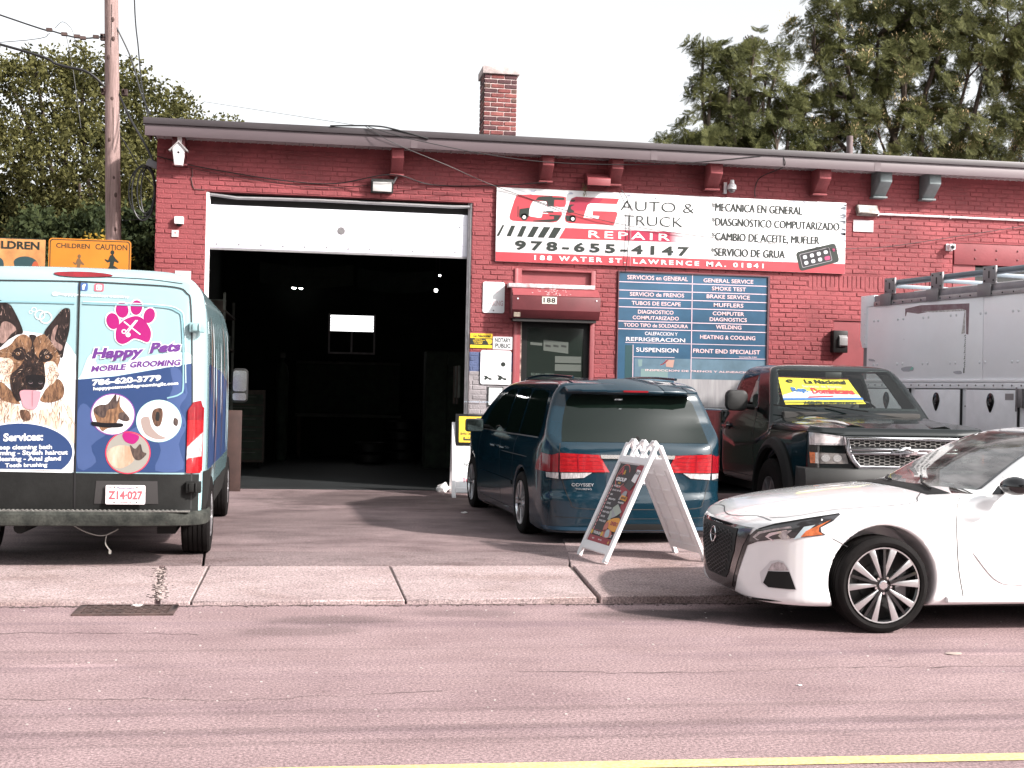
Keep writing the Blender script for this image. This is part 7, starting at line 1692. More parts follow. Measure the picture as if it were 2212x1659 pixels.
    def W3(u, v):   # banner sheet, leaning with the windshield inside the cab
        return (-1.50-.56*(v-1.37)/.37-.02+(.03*math.sin(u*9)*.3), u, v)
    def sheet_(P, m, nm, off, par, step=.06):
        bm = bmesh.new(); vs = [bm.verts.new((a, b, 0)) for a, b in P]; bm.faces.new(vs)
        a = np.array(P)
        for c in np.arange(a[:, 0].min()+step, a[:, 0].max(), step): bmesh.ops.bisect_plane(bm, geom=bm.verts[:]+bm.edges[:]+bm.faces[:], plane_co=(c, 0, 0), plane_no=(1, 0, 0))
        for v_ in bm.verts: q = W3(v_.co.x, v_.co.y); v_.co = (q[0]+off*.8, q[1], q[2]+off*.6)
        me = bpy.data.meshes.new(nm); bm.to_mesh(me); bm.free(); me.materials.append(m); return link(nm, me, par)
    m1 = mat('banner_yellow', (.80, .62, .05), .5); m2 = mat('banner_white', (.80, .78, .80), .5); m3 = mat('banner_blue', (.05, .14, .40), .5); m4 = mat('banner_red', (.60, .03, .05), .5)
    y_ = sheet_([(-.72, 1.405), (.235, 1.43), (.215, 1.53), (.185, 1.705), (-.655, 1.715), (-.70, 1.52)], m1, 'cloth', 0, bn)
    sheet_([(-.70, 1.51), (-.5, 1.565), (0, 1.555), (.205, 1.53), (.215, 1.49), (-.715, 1.46)], m2, 'white_field', .002, y_)
    sheet_([(-.715, 1.475), (.23, 1.50), (.235, 1.475), (-.718, 1.45)], m3, 'blue_band', .004, y_); sheet_([(-.40, 1.50), (-.1, 1.515), (-.1, 1.500), (-.42, 1.485)], m4, 'red_band', .006, y_)
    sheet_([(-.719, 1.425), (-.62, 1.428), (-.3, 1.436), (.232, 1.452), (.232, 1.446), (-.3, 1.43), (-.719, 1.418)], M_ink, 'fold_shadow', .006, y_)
    def bt(s, x0, z0, x1, z1, m, nm='lettering', off=.008, **k):
        v, fq = text_fit(s, x0, z0, x1, z1, **k); mb = MB(); mb.add([tuple(np.array(W3(p[0], p[1]))+np.array((off*.8, 0, off*.6))) for p in v], fq); return mb.build(nm, m, y_, fixn=False)
    bt('La Nacional', -.36, 1.645, .13, 1.695, M_ink, bold=.035); bt('Servicio de Envios', -.42, 1.60, .05, 1.628, mat('banner_cream', (.80, .74, .45), .5), bold=.02)
    bt('Rep.', -.57, 1.535, -.37, 1.60, m3, bold=.05); bt('Dominicana', -.33, 1.530, .17, 1.598, m4, bold=.04); bt('AGENTE AUTORIZADO', -.50, 1.412, .12, 1.444, M_ink, bold=.05)
    v = MB(); v.add([W3(-.60, 1.68), W3(-.50, 1.69), W3(-.47, 1.665), W3(-.55, 1.650)], [(0, 1, 2, 3)])
    bt('e', -.585, 1.652, -.50, 1.692, M_ink, bold=.01, shear=.4)
lmb = mat('badge_dull', (.22, .22, .22), .3, .8)
build_pick()

# ---------------------------------------------------------------- sedan
def build_sedan():
    t = thing('sedan', 'white sedan with black grille and machined alloy wheels parked at the kerb on the right', 'car', (3.94, 9.37, 0), rad(180))
    fc = lambda x, y, z: sedan_f(x, y, z, False)
    M_s = mat('sedan_white', (.80, .80, .81), .22, coat=.9)
    wsh = Poly([(.70, 1.0), (.50, 1.365), (-.50, 1.365), (-.70, 1.0)], 0); sw = Poly([(-1.02, 1.02), (-1.30, 1.20), (-1.62, 1.335), (-1.98, 1.352), (-1.98, 1.01)], 0); sw2 = Poly([(-2.08, 1.01), (-2.08, 1.352), (-2.5, 1.33), (-3.0, 1.14), (-3.0, 1.03)], 0)
    def fo(x, y, z):
        d = sedan_f(x, y, z, True, True)
        d = np.maximum(d, -np.maximum(wsh(y, z), np.maximum(x+.45, -1.9-x)))
        for w in (sw, sw2): d = np.maximum(d, -np.maximum(w(x, z), .25-np.abs(y)))
        return d
    body(fo, (-4.1, -1.02, .12), (1.05, 1.02, 1.5), .02, 'body', M_s, t)
    D = lambda kind, poly, name, m, p=t, off=.003, **k: decal(fc, kind, poly, name, m, p, off, **k)
    sym = lambda P: P+[(-a, c) for a, c in reversed(P)]
    XL = lambda P: [(a+.04, c) for a, c in P]; XF = lambda P: [(a+.028, c) for a, c in P]
    g = glass_mat('sedan_glass', (.34, .38, .36)); gw = glass_mat('glare_windshield', (.30, .33, .32), painted_glare=.30)
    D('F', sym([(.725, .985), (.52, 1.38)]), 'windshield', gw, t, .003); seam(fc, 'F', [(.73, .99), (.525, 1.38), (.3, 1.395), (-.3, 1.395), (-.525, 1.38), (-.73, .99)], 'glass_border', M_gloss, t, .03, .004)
    for kd in 'LR':
        D(kd, [(-1.0, 1.0), (-1.29, 1.215), (-1.61, 1.35), (-1.99, 1.367), (-2.0, .995)], 'front_window', g, t, .003)
        D(kd, [(-2.06, .995), (-2.06, 1.367), (-2.5, 1.345), (-3.02, 1.15), (-3.05, 1.02)], 'rear_window', g, t, .003)
        D(kd, XL([(-.66, .958), (-.80, 1.005), (-1.03, 1.12), (-1.06, 1.0), (-1.0, .965)]), 'mirror_sail', M_gloss, t, .005)
        seam(fc, kd, [(-1.0, .985), (-2.0, .985), (-3.1, 1.005)], 'belt_trim', M_gloss, t, .018, .004)
        seams(fc, t, [(kd, XL([(-.665, .947), (-.60, .897), (-.575, .746), (-.592, .461), (-.635, .261)]), .006), (kd, XL([(-.56, .257), (-2.0, .258)]), .007), (kd, [(-2.03, .98), (-2.04, .6), (-2.02, .26)], .006), (kd, XL([(.328, .653), (.222, .598)]), .005)])
        seam_top(fc, kd, [(.70, .762), (.30, .842), (-.20, .892), (-.33, .925), (-.52, .970)], 'panel_gap', M_seam, t)
        mb = MB(); sg_ = 1 if kd == 'L' else -1
        sh_ = mat('crease_shade_white', (.62, .61, .63), .3, coat=.8)
    # side skirt, lower lip
    for s in (1, -1):
        mb = MB(); mb.prism([(s*.86, .205), (s*.935, .215), (s*.938, .245), (s*.90, .262), (s*.86, .262)], -2.36, -.47, 'x'); mb.build('side_skirt', M_s, t, bevel=.005)
        # door crease: thin raised ridge
        mb = MB(); P_, _ = lay(fc, 'L' if s > 0 else 'R', np.array(sm(XL([(-.70, .56), (-.82, .42), (-.90, .36), (-1.0, .34), (-1.3, .335), (-2.0, .335)]), 4, False)), .002); mb.tube([tuple(p) for p in P_], [.003]+[.006]*(len(P_)-2)+[.003], 6); mb.build('door_crease', M_s, t, smooth=True)
    # headlights
    def FLm(s):    # lay from the front corner on either side
        if s > 0: return fc, 'FL'
        return None, None
    hlo = XF([(.215, .612), (.163, .648), (.121, .682), (-.030, .731), (-.248, .782), (-.444, .826), (-.404, .772), (-.335, .727), (-.340, .695), (-.367, .677), (-.233, .655), (-.056, .631), (.119, .595), (.185, .590)])
    hl = D('FL', hlo, 'headlight', mat('headlamp_dark', (.035, .035, .038), .08, coat=1), t, .005, step=.04)
    D('FL', XF([(.150, .625), (.100, .668), (-.035, .703), (-.15, .728), (-.155, .715), (-.04, .69), (.085, .655), (.128, .622), (.09, .612), (.105, .606)]), 'daylight_strip', M_clear, hl, .0075, step=.04)
    D('FL', XF([(.04, .640), (.005, .668), (-.12, .70), (-.13, .69), (-.02, .655), (.012, .638), (-.03, .620), (-.02, .615)]), 'lamp_chevron', M_chrome, hl, .0075, step=.04)
    D('FL', XF([(-.06, .655), (-.10, .69), (-.16, .70), (-.125, .67), (-.155, .640), (-.09, .632)]), 'lamp_chevron', M_clear, hl, .0085, step=.04)
    D('FL', XF([(-.17, .636), (-.235, .727), (-.305, .745), (-.25, .69), (-.215, .65)]), 'lamp_wedge', mat('lamp_pale_blue', (.50, .62, .66), .15, coat=1), hl, .0085, step=.04)
    D('FL', XF([(-.395, .783), (-.330, .745), (-.25, .70), (-.215, .655), (-.233, .660), (-.352, .680), (-.325, .700), (-.328, .728)]), 'amber_section', M_amber, hl, .009, step=.03)
    D('FL', XF([(.10, .692), (-.03, .737), (-.25, .79), (-.43, .829), (-.43, .822), (-.25, .779), (-.03, .727), (.10, .684)]), 'lamp_eyebrow', M_trim, hl, .008, step=.04)
    D('F', [(-.60, .60), (-.70, .64), (-.82, .74), (-.78, .66), (-.66, .60)], 'headlight', M_clear, t, .006)
    # grille and v-shaped chrome (front view, y to the viewer's side positive)
    gsurf = sm2(sym([(.405, .665), (.37, .50), (.27, .34), (.20, .285)]), 1).tolist()
    D('F', sym([(.585, .690), (.47, .672), (.62, .60), (.52, .56), (.44, .40), (.36, .25), (.30, .205)]), 'grille_surround', M_gloss, t, .004, step=.05)
    D('F', sym([(.42, .672), (.565, .682), (.47, .55), (.375, .36), (.29, .225)]), 'chrome_v', mat('dark_chrome', (.22, .20, .20), .18, .9), t, .0075, step=.05)
    gr = D('F', sym([(.40, .668), (.365, .50), (.27, .335), (.20, .285)]), 'grille', M_black, t, .012, step=.05)
    mb = MB(); Gp = Poly(sym([(.385, .655), (.345, .50), (.25, .345), (.19, .30)]), 0); segs = []
    for i in range(-9, 10):
        for j in range(0, 13):
            y = i*.045; z = .30+j*.030+(.015 if i % 2 else 0)
            P6 = [(y-.022, z), (y-.008, z+.012), (y+.008, z+.012), (y+.022, z)]
            if all(float(Gp(np.array([a]), np.array([c]))[0]) < 0 for a, c in P6):
                q, _ = lay(fc, 'F', np.array(P6), .018)
                for k in range(3): mb.bar(q[k], q[k+1], .005, .006, up=(1, 0, 0))
    mb.build('grille_mesh', mat('mesh_dark_grey', (.03, .03, .032), .3), gr)
    mb = MB(); q, _ = lay(fc, 'F', np.array([(.055*math.cos(a), .585+.055*math.sin(a)) for a in np.linspace(0, 2*PI, 28)]), .030); mb.tube([tuple(p) for p in q], .006, 6, caps=False); q, _ = lay(fc, 'F', np.array([(-.068, .585), (.068, .585)]), .03); mb.bar(q[0], q[1], .016, .008); mb.build('emblem', M_chrome, gr)
    seam_top(fc, 'F', [(-.66, .745), (-.40, .760), (-.15, .735), (0, .728), (.15, .735), (.40, .757), (.66, .748)], 'panel_gap', M_seam, t)
    # fog lamp pocket
    for s, kd in ((1, 'L'), (-1, 'R')):
        D(kd, XL([(.742, .31), (.715, .285), (.548, .287), (.597, .425), (.632, .480), (.66, .487), (.70, .474), (.75, .385)]), 'fog_surround', mat('pocket_white', (.60, .59, .61), .4), t, .003, step=.04)
        D(kd, XL([(.735, .315), (.71, .290), (.557, .292), (.598, .412), (.712, .402)]), 'fog_grille', M_trim, t, .006, step=.04); fl = D(kd, XL([(.713, .407), (.695, .455), (.66, .475), (.63, .468), (.602, .420)]), 'fog_lamp', M_clear, t, .006, step=.04)
    D('FL', XF([(.50, .17), (.36, .19), (.0, .205), (-.10, .20), (.0, .19), (.36, .172)]), 'lower_lip', M_trim, t, .004)
    mb = MB(); mb.box(.86, .60, .155, .90, .72, .165)
    # mirrors
    for s in (1, -1):
        mb = MB(); mb.tube([(-.93 if s > 0 else -1.05, s*.82, .985), (-.92 if s > 0 else -1.06, s*(.95 if s > 0 else .9), 1.0)], .022, 8); mb.build('mirror_arm', M_gloss, t)
        bm = bmesh.new(); bmesh.ops.create_icosphere(bm, subdivisions=3, radius=1)
        for v in bm.verts:
            x, y, z = v.co; x = max(x, -.55) if x < 0 else x
            v.co = (-.90+x*.085-.02*y*s, s*1.035+y*.115, 1.035+z*.068*(1-.15*max(0, -y*s))) if s > 0 else (-1.08+y*.10, s*.93+x*.06, 1.02+z*.062)
        me = bpy.data.meshes.new('mirror'); bm.to_mesh(me); bm.free(); me.materials.append(M_gloss); me.polygons.foreach_set('use_smooth', [True]*len(me.polygons)); mi = link('mirror', me, t)
        if s > 0: mb = MB(); mb.prism(ellipse(s*1.035, 1.035, .095, .052, 24), -.952, -.948, 'x'); mb.build('mirror_glass', M_chrome, mi)
    # interior
    mb = MB(); mb.prism([(-.55, .7), (-.72, .965), (-1.05, .985), (-1.25, .93), (-1.25, .7)], -.70, .70); mb.build('dashboard', M_clothd, t, bevel=.02)
    mb = MB(); mb.tube([(-1.33-.06*math.cos(a), .36+.18*math.sin(a), .93+.16*math.cos(a)) for a in np.linspace(0, 2*PI, 24)], .013, 6, caps=False); mb.bar((-1.2, .36, .88), (-1.33, .36, .93), .04); mb.build('steering_wheel', M_blk, t, smooth=True)
    for x, ys_ in ((-1.95, (.38, -.38)), (-2.85, (.38, -.38))):
        for y in ys_:
            mb = MB(); mb.box(x-.15, y-.25, .45, x+.45, y+.25, .62); mb.box(x-.22, y-.25, .55, x-.06, y+.25, 1.10); s_ = mb.build('seat', M_clothd, t, bevel=.05); mb = MB(); mb.box(x-.22, y-.11, 1.13, x-.12, y+.11, 1.28); mb.build('headrest', M_clothd, s_, bevel=.03)
    mb = MB(); mb.box(-1.50, -.10, 1.27, -1.47, .10, 1.33); mb.build('inner_mirror', M_blk, t, bevel=.01)
    D('T', [(-.44, -.66), (-.60, -.70), (-.62, 0), (-.60, .70), (-.44, .66), (-.40, 0)], 'cowl', M_trim, t, .004)
    for y0, y1 in ((.55, -.05), (-.10, -.62)):
        q, _ = lay(fc, 'T', np.array([(-.52, y0), (-.60, (y0+y1)/2), (-.74, y1)]), .02); mb = MB(); mb.tube([tuple(p) for p in q], .009, 6); mb.build('wiper', M_blk, t)
    mb = MB(); mb.box(-3.6, -.75, .16, .62, .75, .30); mb.build('underbody', M_trim, t)
    # wheels: ten machined blades in five pairs over black
    def spk(h, M, rr, w, o):
        for k in range(5):
            for j, (d0, d1) in enumerate(((-.20, -.30), (.14, .34))):
                a = 2*PI*k/5+rad(86); mb = MB()
                p = lambda r, an, y=0: tuple(M @ Vector((r*math.cos(an), w*(.47+y)*o, r*math.sin(an))))
                w0, w1 = (.11, .215) if j else (.11, .185)
                P4 = [p(rr*.20, a+d0*1.2-w0*1.6), p(rr*.975, a+d1-w1*.5, .03), p(rr*.975, a+d1+w1*.5, .03), p(rr*.20, a+d0*1.2+w0*1.6)]
                B4 = [tuple(np.array(q)-np.array(M.to_3x3() @ Vector((0, .022*o, 0)))) for q in P4]
                mb.add(P4+B4, [(0, 1, 2, 3), (7, 6, 5, 4), (0, 4, 5, 1), (1, 5, 6, 2), (2, 6, 7, 3), (3, 7, 4, 0)]); mb.build('spoke', M_alloy, h, bevel=.003)
            a = 2*PI*k/5+rad(86)+.03; mb = MB(); mb.bar(p(rr*.18, a, -.06), p(rr*.96, a, -.05), .05, .02); mb.build('dark_spoke', M_gloss, h)
        mb = MB(); mb.disc(rr*.21, w*.44*o, 30, M); mb.lathe([(rr*.21, w*.44*o), (rr*.23, w*.30*o)], 30, M); mb.build('hub_face', M_gloss, h)
        mb = MB(); mb.lathe([(.0001, w*.49*o), (.026, w*.49*o), (.032, w*.47*o), (.034, w*.43*o)], 20, M); mb.build('centre_cap', M_chrome, h, smooth=True)
        mb = MB()
        for k in range(5): a = 2*PI*k/5+rad(50); mb.lathe([(.0001, w*.47*o), (.009, w*.47*o), (.010, w*.43*o)], 8, M @ Matrix.Translation((.057*math.cos(a), 0, .057*math.sin(a))))
        mb.build('lug_nut', M_chrome, h)
        mb = MB(); mb.lathe([(rr*.965, w*.50*o), (rr*1.0, w*.505*o)], 48, M); mb.build('rim_lip', M_alloy, h)
        mb = MB(); mb.box(-rr*.75, w*.0, -.09, -rr*.45, w*.16*o, .09, M); mb.build('brake_caliper', M_steel, h)
    for x in (0, -2.825):
        for s in (1, -1): wheel(t, x, s*.815, .335, .262, .225, s, spk, M_tyre, M_gloss, mat('dark_brake', (.05, .05, .05), .4, .6), groove=True)
build_sedan()

# ---------------------------------------------------------------- box truck
def build_box():
    t = thing('box_truck', 'pale lavender grey box truck with a ladder rack and side lockers at the right', 'truck', (7.98, 18.0, 0), math.atan2(-3.3, .64))
    # local x runs along the flank towards the camera, y points away from it (left); the flank seen is y=0 on the right side
    M_bx = mat('box_lavender', (.90, .90, .94), .40, coat=.2, var=.03, vs=2)
    M_bl = mat('locker_grey', (.82, .82, .86), .45, var=.08, vs=3); M_rk = mat('rack_blue_grey', (.16, .19, .22), .45, .3, var=.1)
    B = lambda x0, y0, z0, x1, y1, z1, name, m, p=None, bevel=.004: MB().box(x0, y0, z0, x1, y1, z1).build(name, m, p or t, bevel=bevel)
    L_ = 5.2
    B(.10, .02, 1.86, L_, 2.20, 3.05, 'box_body', M_bx)
    for k, (a, c) in enumerate(((.13, 2.62), (2.62, 5.15))): pn = B(a, 0, 1.90, c-.01, .02, 2.955, 'side_panel', M_bx)
    mb = MB(); mb.prism([(-.02, 2.49), (-.02, 3.12), (.30, 3.12), (.30, 2.96), (.13, 2.955), (.13, 2.36), (.03, 2.36)], -.012, .30); mb.build('rear_corner_post', M_bx, t, bevel=.006)
    B(.02, .02, 1.88, .12, .08, 2.36, 'rear_pillar', mat('dull_grey_post', (.20, .20, .21), .5))
    B(.30, -.02, 2.955, L_, .03, 3.02, 'top_rail_lower', M_alu); B(.30, .0, 3.02, L_, .05, 3.11, 'top_rail', mat('rail_grey', (.27, .26, .28), .45, .4, var=.15, vs=7))
    mb = MB(); 
    for k in range(24): mb.lathe([(.0001, -.010), (.010, -.006), (.011, 0)], 8, Matrix.Translation((.38+k*.20, -.02, 2.985)))
    mb.build('rail_screws', M_blk, t)
    mb = MB()
    for x in (.29, .39, .85, .97, 1.41, 1.52, 1.98, 2.09, 2.56, 2.66, 3.15, 3.25, 3.72, 3.82, 4.3, 4.4):
        for z in (2.745, 2.115): mb.lathe([(.0001, -.014), (.014, -.010), (.021, 0)], 10, Matrix.Translation((x, 0, z)))
    for z in (2.86, 2.7, 2.52, 2.42): mb.lathe([(.0001, -.012), (.010, -.006), (.011, 0)], 8, Matrix.Translation((.09, -.012, z)))
    mb.build('rivets', mat('rivet_white', (.74, .74, .78), .3), t, smooth=True)
    # scar left by a removed sign
    pr = Print(t, 0); pr.poly('scar', mat('scar_mauve', (.22, .12, .14), .7, rgb2=(.30, .22, .24), vs=9), [[(1.01, 2.885), (1.35, 2.915), (2.345, 2.885), (2.335, 2.48), (2.29, 2.49), (2.28, 2.80), (2.20, 2.815), (1.6, 2.82), (1.3, 2.80), (1.05, 2.835), (1.03, 2.78), (1.01, 2.78)]])
    pr.poly('scar_edge', mat('scar_white', (.72, .70, .70), .6, rgb2=(.35, .32, .32), vs=30), [[(1.35, 2.83), (1.6, 2.825), (2.2, 2.82), (2.27, 2.80), (2.27, 2.50), (2.20, 2.49), (2.22, 2.60), (2.25, 2.79), (1.6, 2.805)]])
    random.seed(9); pr.poly('torn_glue', M_ink, [[(2.255+random.uniform(-.01, .02), z), (2.285, z+.01), (2.28, z+.03)] for z in np.arange(2.05, 2.46, .027)]+[[(2.25, 1.98), (2.272, 1.98), (2.275, 2.05), (2.255, 2.045)]])
    pr.poly('smudge', mat('smudge_grey', (.42, .42, .46), .6), [sm([(.16+random.uniform(0, .1), 2.2), (.30, 2.19), (.34, 2.16), (.2, 2.17)], 2), sm([(.95, 2.06), (1.18, 2.08), (1.22, 2.02), (1.0, 2.01)], 2), sm([(2.05, 2.0), (2.2, 2.01), (2.22, 1.97), (2.1, 1.97)], 2), [(.98, 2.46), (1.0, 2.465), (1.01, 2.455)]])
    pr.poly('green_mark', mat('green_mark', (.20, .60, .48), .5), [[(1.14, 2.03), (1.18, 2.065), (1.22, 2.07), (1.19, 2.03)]])
    # rub rail and lockers
    mb = MB(); mb.box(.05, -.02, 1.862, L_, .02, 1.90); mb.build('rub_rail', M_bx, t, bevel=.006)
    B(.10, .03, .75, L_, 2.15, 1.86, 'locker_body', M_bl); B(.10, -.01, 1.78, L_, .03, 1.858, 'locker_header', M_bl)
    for a, c in ((.15, 1.13), (1.27, 2.20), (2.33, 3.26), (3.40, 4.33)):
        d_ = B(a, -.015, .85, c, .03, 1.765, 'locker_door', mat('locker_door_grey', (.84, .84, .88), .42, var=.06, vs=4), bevel=.006)
        mb = MB(); mb.box(a-.006, -.002, 1.764, c+.006, .03, 1.774); mb.box(c+.001, -.003, .85, c+.010, .03, 1.765); mb.build('door_gap', M_seam, d_)
        cx = (a+c)/2; mb = MB(); mb.prism(sm([(cx-.07, 1.62), (cx-.045, 1.70), (cx, 1.725), (cx+.045, 1.70), (cx+.07, 1.62), (cx+.045, 1.54), (cx, 1.475), (cx-.045, 1.54)], 4), -.024, -.0155); h_ = mb.build('locker_handle', M_gloss, d_, bevel=.003)
        mb = MB(); mb.lathe([(.052, -.034), (.045, -.028), (.038, -.02), (.0001, -.018)], 24, Matrix.Translation((cx, 0, 1.62))); mb.lathe([(.0001, -.036), (.016, -.034), (.018, -.02)], 14, Matrix.Translation((cx, 0, 1.60))); mb.build('handle_ring', M_gloss, h_, smooth=True)
    mb = MB(); mb.box(3.06, -.018, 1.64, 3.21, -.0155, 1.72); mb.build('type_plate', M_alu, t)
    mb = MB(); mb.box(3.28, -.05, 1.55, 3.38, -.01, 1.78); mb.tube([(3.30, -.055, 1.5), (3.30, -.055, 1.8)], .012, 8); mb.build('hinge', M_steel, t, bevel=.006)
    mb = MB()
    for k in range(30): mb.lathe([(.0001, -.008), (.011, -.005), (.012, 0)], 8, Matrix.Translation((.2+k*.165, -.012, 1.82)))
    for x in (1.20, 2.265, 3.33):
        for z in (1.2, 1.0, 1.55, .9): mb.lathe([(.0001, -.008), (.009, -.005), (.010, 0)], 8, Matrix.Translation((x, .028, z)))
    mb.build('locker_screws', M_steel, t)
    # ladder rack
    for side_y, nm in ((0, 'near'), (1.9, 'far')):
        mb = MB(); mb.tube([(.60, side_y+.06, 3.27), (L_, side_y+.06, 3.27)], .042, 12); mb.build('rack_rail', M_rk, t, smooth=True)
        for k in range(5):
            x = .56+k*1.03
            bq = B(x-.09, side_y-.035, 2.955, x+.16, side_y-.02, 3.12, 'rack_foot', mat('foot_grey', (.22, .21, .22), .45, .4), bevel=.006)
            pq = B(x, side_y-.03, 3.11, x+.24, side_y+.0, 3.335, 'rack_bracket', MATS['foot_grey'], bevel=.006)
            mb = MB(); mb.box(x+.11, side_y-.033, 3.18, x+.13, side_y-.0295, 3.27); 
            for ax, az in ((.04, 3.30), (.20, 3.30), (.04, 3.15), (.20, 3.15)): mb.lathe([(.0001, -.036), (.012, -.033), (.013, -.03)], 8, Matrix.Translation((x+ax, side_y, az)))
            mb.build('bracket_bolts', M_blk, pq)
    for k in range(5): x = .68+k*1.03; B(x-.03, .06, 3.20, x+.03, 1.96, 3.25, 'rack_crossbar', M_rk)
    mb = MB(); mb.box(.8, .30, 3.115, L_, .55, 3.16); mb.build('ladder_tray', mat('pale_tray', (.70, .68, .66), .4), t)
    for k in range(14): 
        x = .85+k*.32; mb = MB(); mb.tube([(x, .06, 3.18), (x, .32, 3.18)], .016, 6)
    # chassis, wheels, cab beyond the frame
    B(.2, .5, .45, 7.2, 1.7, .75, 'chassis', M_trim); B(.0, .05, .55, .12, 2.15, .68, 'step_bumper', M_steel)
    mb = MB(); mb.prism([(5.3, .6), (5.3, 2.35), (5.6, 2.5), (6.5, 2.45), (7.0, 1.6), (7.6, 1.45), (7.7, .6)], .15, 2.05); cab = mb.build('cab', M_bx, t, bevel=.05)
    mb = MB(); mb.prism([(5.7, 1.55), (5.7, 2.25), (6.35, 2.25), (6.75, 1.6)], .135, .148); mb.prism([(5.7, 1.55), (5.7, 2.25), (6.35, 2.25), (6.75, 1.6)], 2.052, 2.06); mb.build('cab_window', M_tint, cab)
    def sp_(h, M, rr, w, o): 
        mb = MB(); mb.lathe([(rr*.5, w*.2*o), (rr*.9, w*.35*o)], 24, M); mb.build('wheel_disc', M_steel, h)
    for x in (1.6, 6.7):
        for y, s in ((.25, -1), (1.95, 1)): wheel(t, x, y, .42, .25, .26, s, sp_, M_tyre, M_steel, M_trim)
build_box()
# ================================================================ trees
def leafmat(name, c, c2, tr=.35):
    m = bpy.data.materials.new(name); m.use_nodes = True; nt = m.node_tree; N = nt.nodes; L = nt.links; b = N['Principled BSDF']
    tc = N.new('ShaderNodeTexCoord'); n = N.new('ShaderNodeTexNoise'); n.inputs['Scale'].default_value = .9; n.inputs['Detail'].default_value = 4; L.new(tc.outputs['Object'], n.inputs['Vector'])
    gi = N.new('ShaderNodeNewGeometry'); ad = N.new('ShaderNodeMath'); ad.operation = 'MULTIPLY_ADD'; ad.inputs[1].default_value = .35; L.new(gi.outputs['Random Per Island'], ad.inputs[0]); L.new(n.outputs['Fac'], ad.inputs[2])
    r = N.new('ShaderNodeValToRGB'); r.color_ramp.elements[0].position = .40; r.color_ramp.elements[1].position = .85; r.color_ramp.elements[0].color = (*c, 1); r.color_ramp.elements[1].color = (*c2, 1)
    L.new(ad.outputs[0], r.inputs[0]); L.new(r.outputs[0], b.inputs['Base Color']); b.inputs['Roughness'].default_value = .7; b.inputs['Specular IOR Level'].default_value = .12
    o = N['Material Output']; t = N.new('ShaderNodeBsdfTranslucent'); L.new(r.outputs[0], t.inputs[0]); mx = N.new('ShaderNodeMixShader'); mx.inputs[0].default_value = tr; L.new(b.outputs[0], mx.inputs[1]); L.new(t.outputs[0], mx.inputs[2]); L.new(mx.outputs[0], o.inputs[0])
    return m
M_bark = mat('bark', (.10, .075, .06), .9, var=.3, vs=9, bump=.5)
def limb(mb, a, b, r0, r1, rng, n=5, wob=.12):
    a = np.array(a, float); b = np.array(b, float); P = []; L_ = np.linalg.norm(b-a)
    for i in range(n+1):
        t = i/n; P.append(tuple(a+(b-a)*t+(rng.normal(0, wob*L_/n, 3) if 0 < i < n else 0)))
    mb.tube(P, [r0+(r1-r0)*i/n for i in range(n+1)], 7); return P
def leaf_cards(C, U, V_):
    """diamond leaves: centre, half length vector, half width vector"""
    P = np.stack([C-U, C+V_*1.0+U*-.1, C+U, C-V_+U*-.1], 1).reshape(-1, 3); F = np.arange(len(P)).reshape(-1, 4); return P, F
def unit(v): return v/np.maximum(np.linalg.norm(v, axis=-1, keepdims=True), 1e-9)
def broad_tree(name, label, loc, lobes, trunk_h, seed, mat_, per=90, ls=.075, tr=.2):
    """lobes: (x, y, z, radius) clumps; leaves gather in sprigs over each clump's shell"""
    rng = np.random.default_rng(seed); t = thing(name, label, 'tree', loc)
    tb = MB(); fork = (0, 0, trunk_h); limb(tb, (0, 0, -.1), fork, tr, tr*.75, rng, 4, .03)
    for (x, y, z, r) in lobes: limb(tb, fork, (x*.85, y*.85, z-.2*r), tr*.42, .03, rng, 5)
    tk = tb.build('trunk', M_bark, t, smooth=True)
    Cs = []
    for (x, y, z, r) in lobes:
        k = int(per*r*r*8); d = unit(rng.normal(size=(k, 3))); rad_ = r*(rng.uniform(.25, 1, (k, 1))**.45)*(1+.18*np.sin(d[:, :1]*7+seed)+.14*np.cos(d[:, 2:3]*9))
        Cs.append(np.array([x, y, z])+d*rad_*np.array([1, 1, .85]))
    S = np.concatenate(Cs); n = 13
    ax = unit(rng.normal(size=(len(S), 3))+np.array([0, 0, -.1])); C = np.repeat(S, n, 0)+np.repeat(ax, n, 0)*rng.uniform(-.22, .22, (len(S)*n, 1))+rng.normal(0, .05, (len(S)*n, 3))
    U = unit(rng.normal(size=C.shape)+np.array([0, 0, -.5]))*rng.uniform(.6, 1.2, (len(C), 1))*ls; W = unit(np.cross(U, rng.normal(size=C.shape)))*ls*.5
    P, F = leaf_cards(C, U, W); np_mesh('crown', P, F, mat_, t, smooth=False); return t
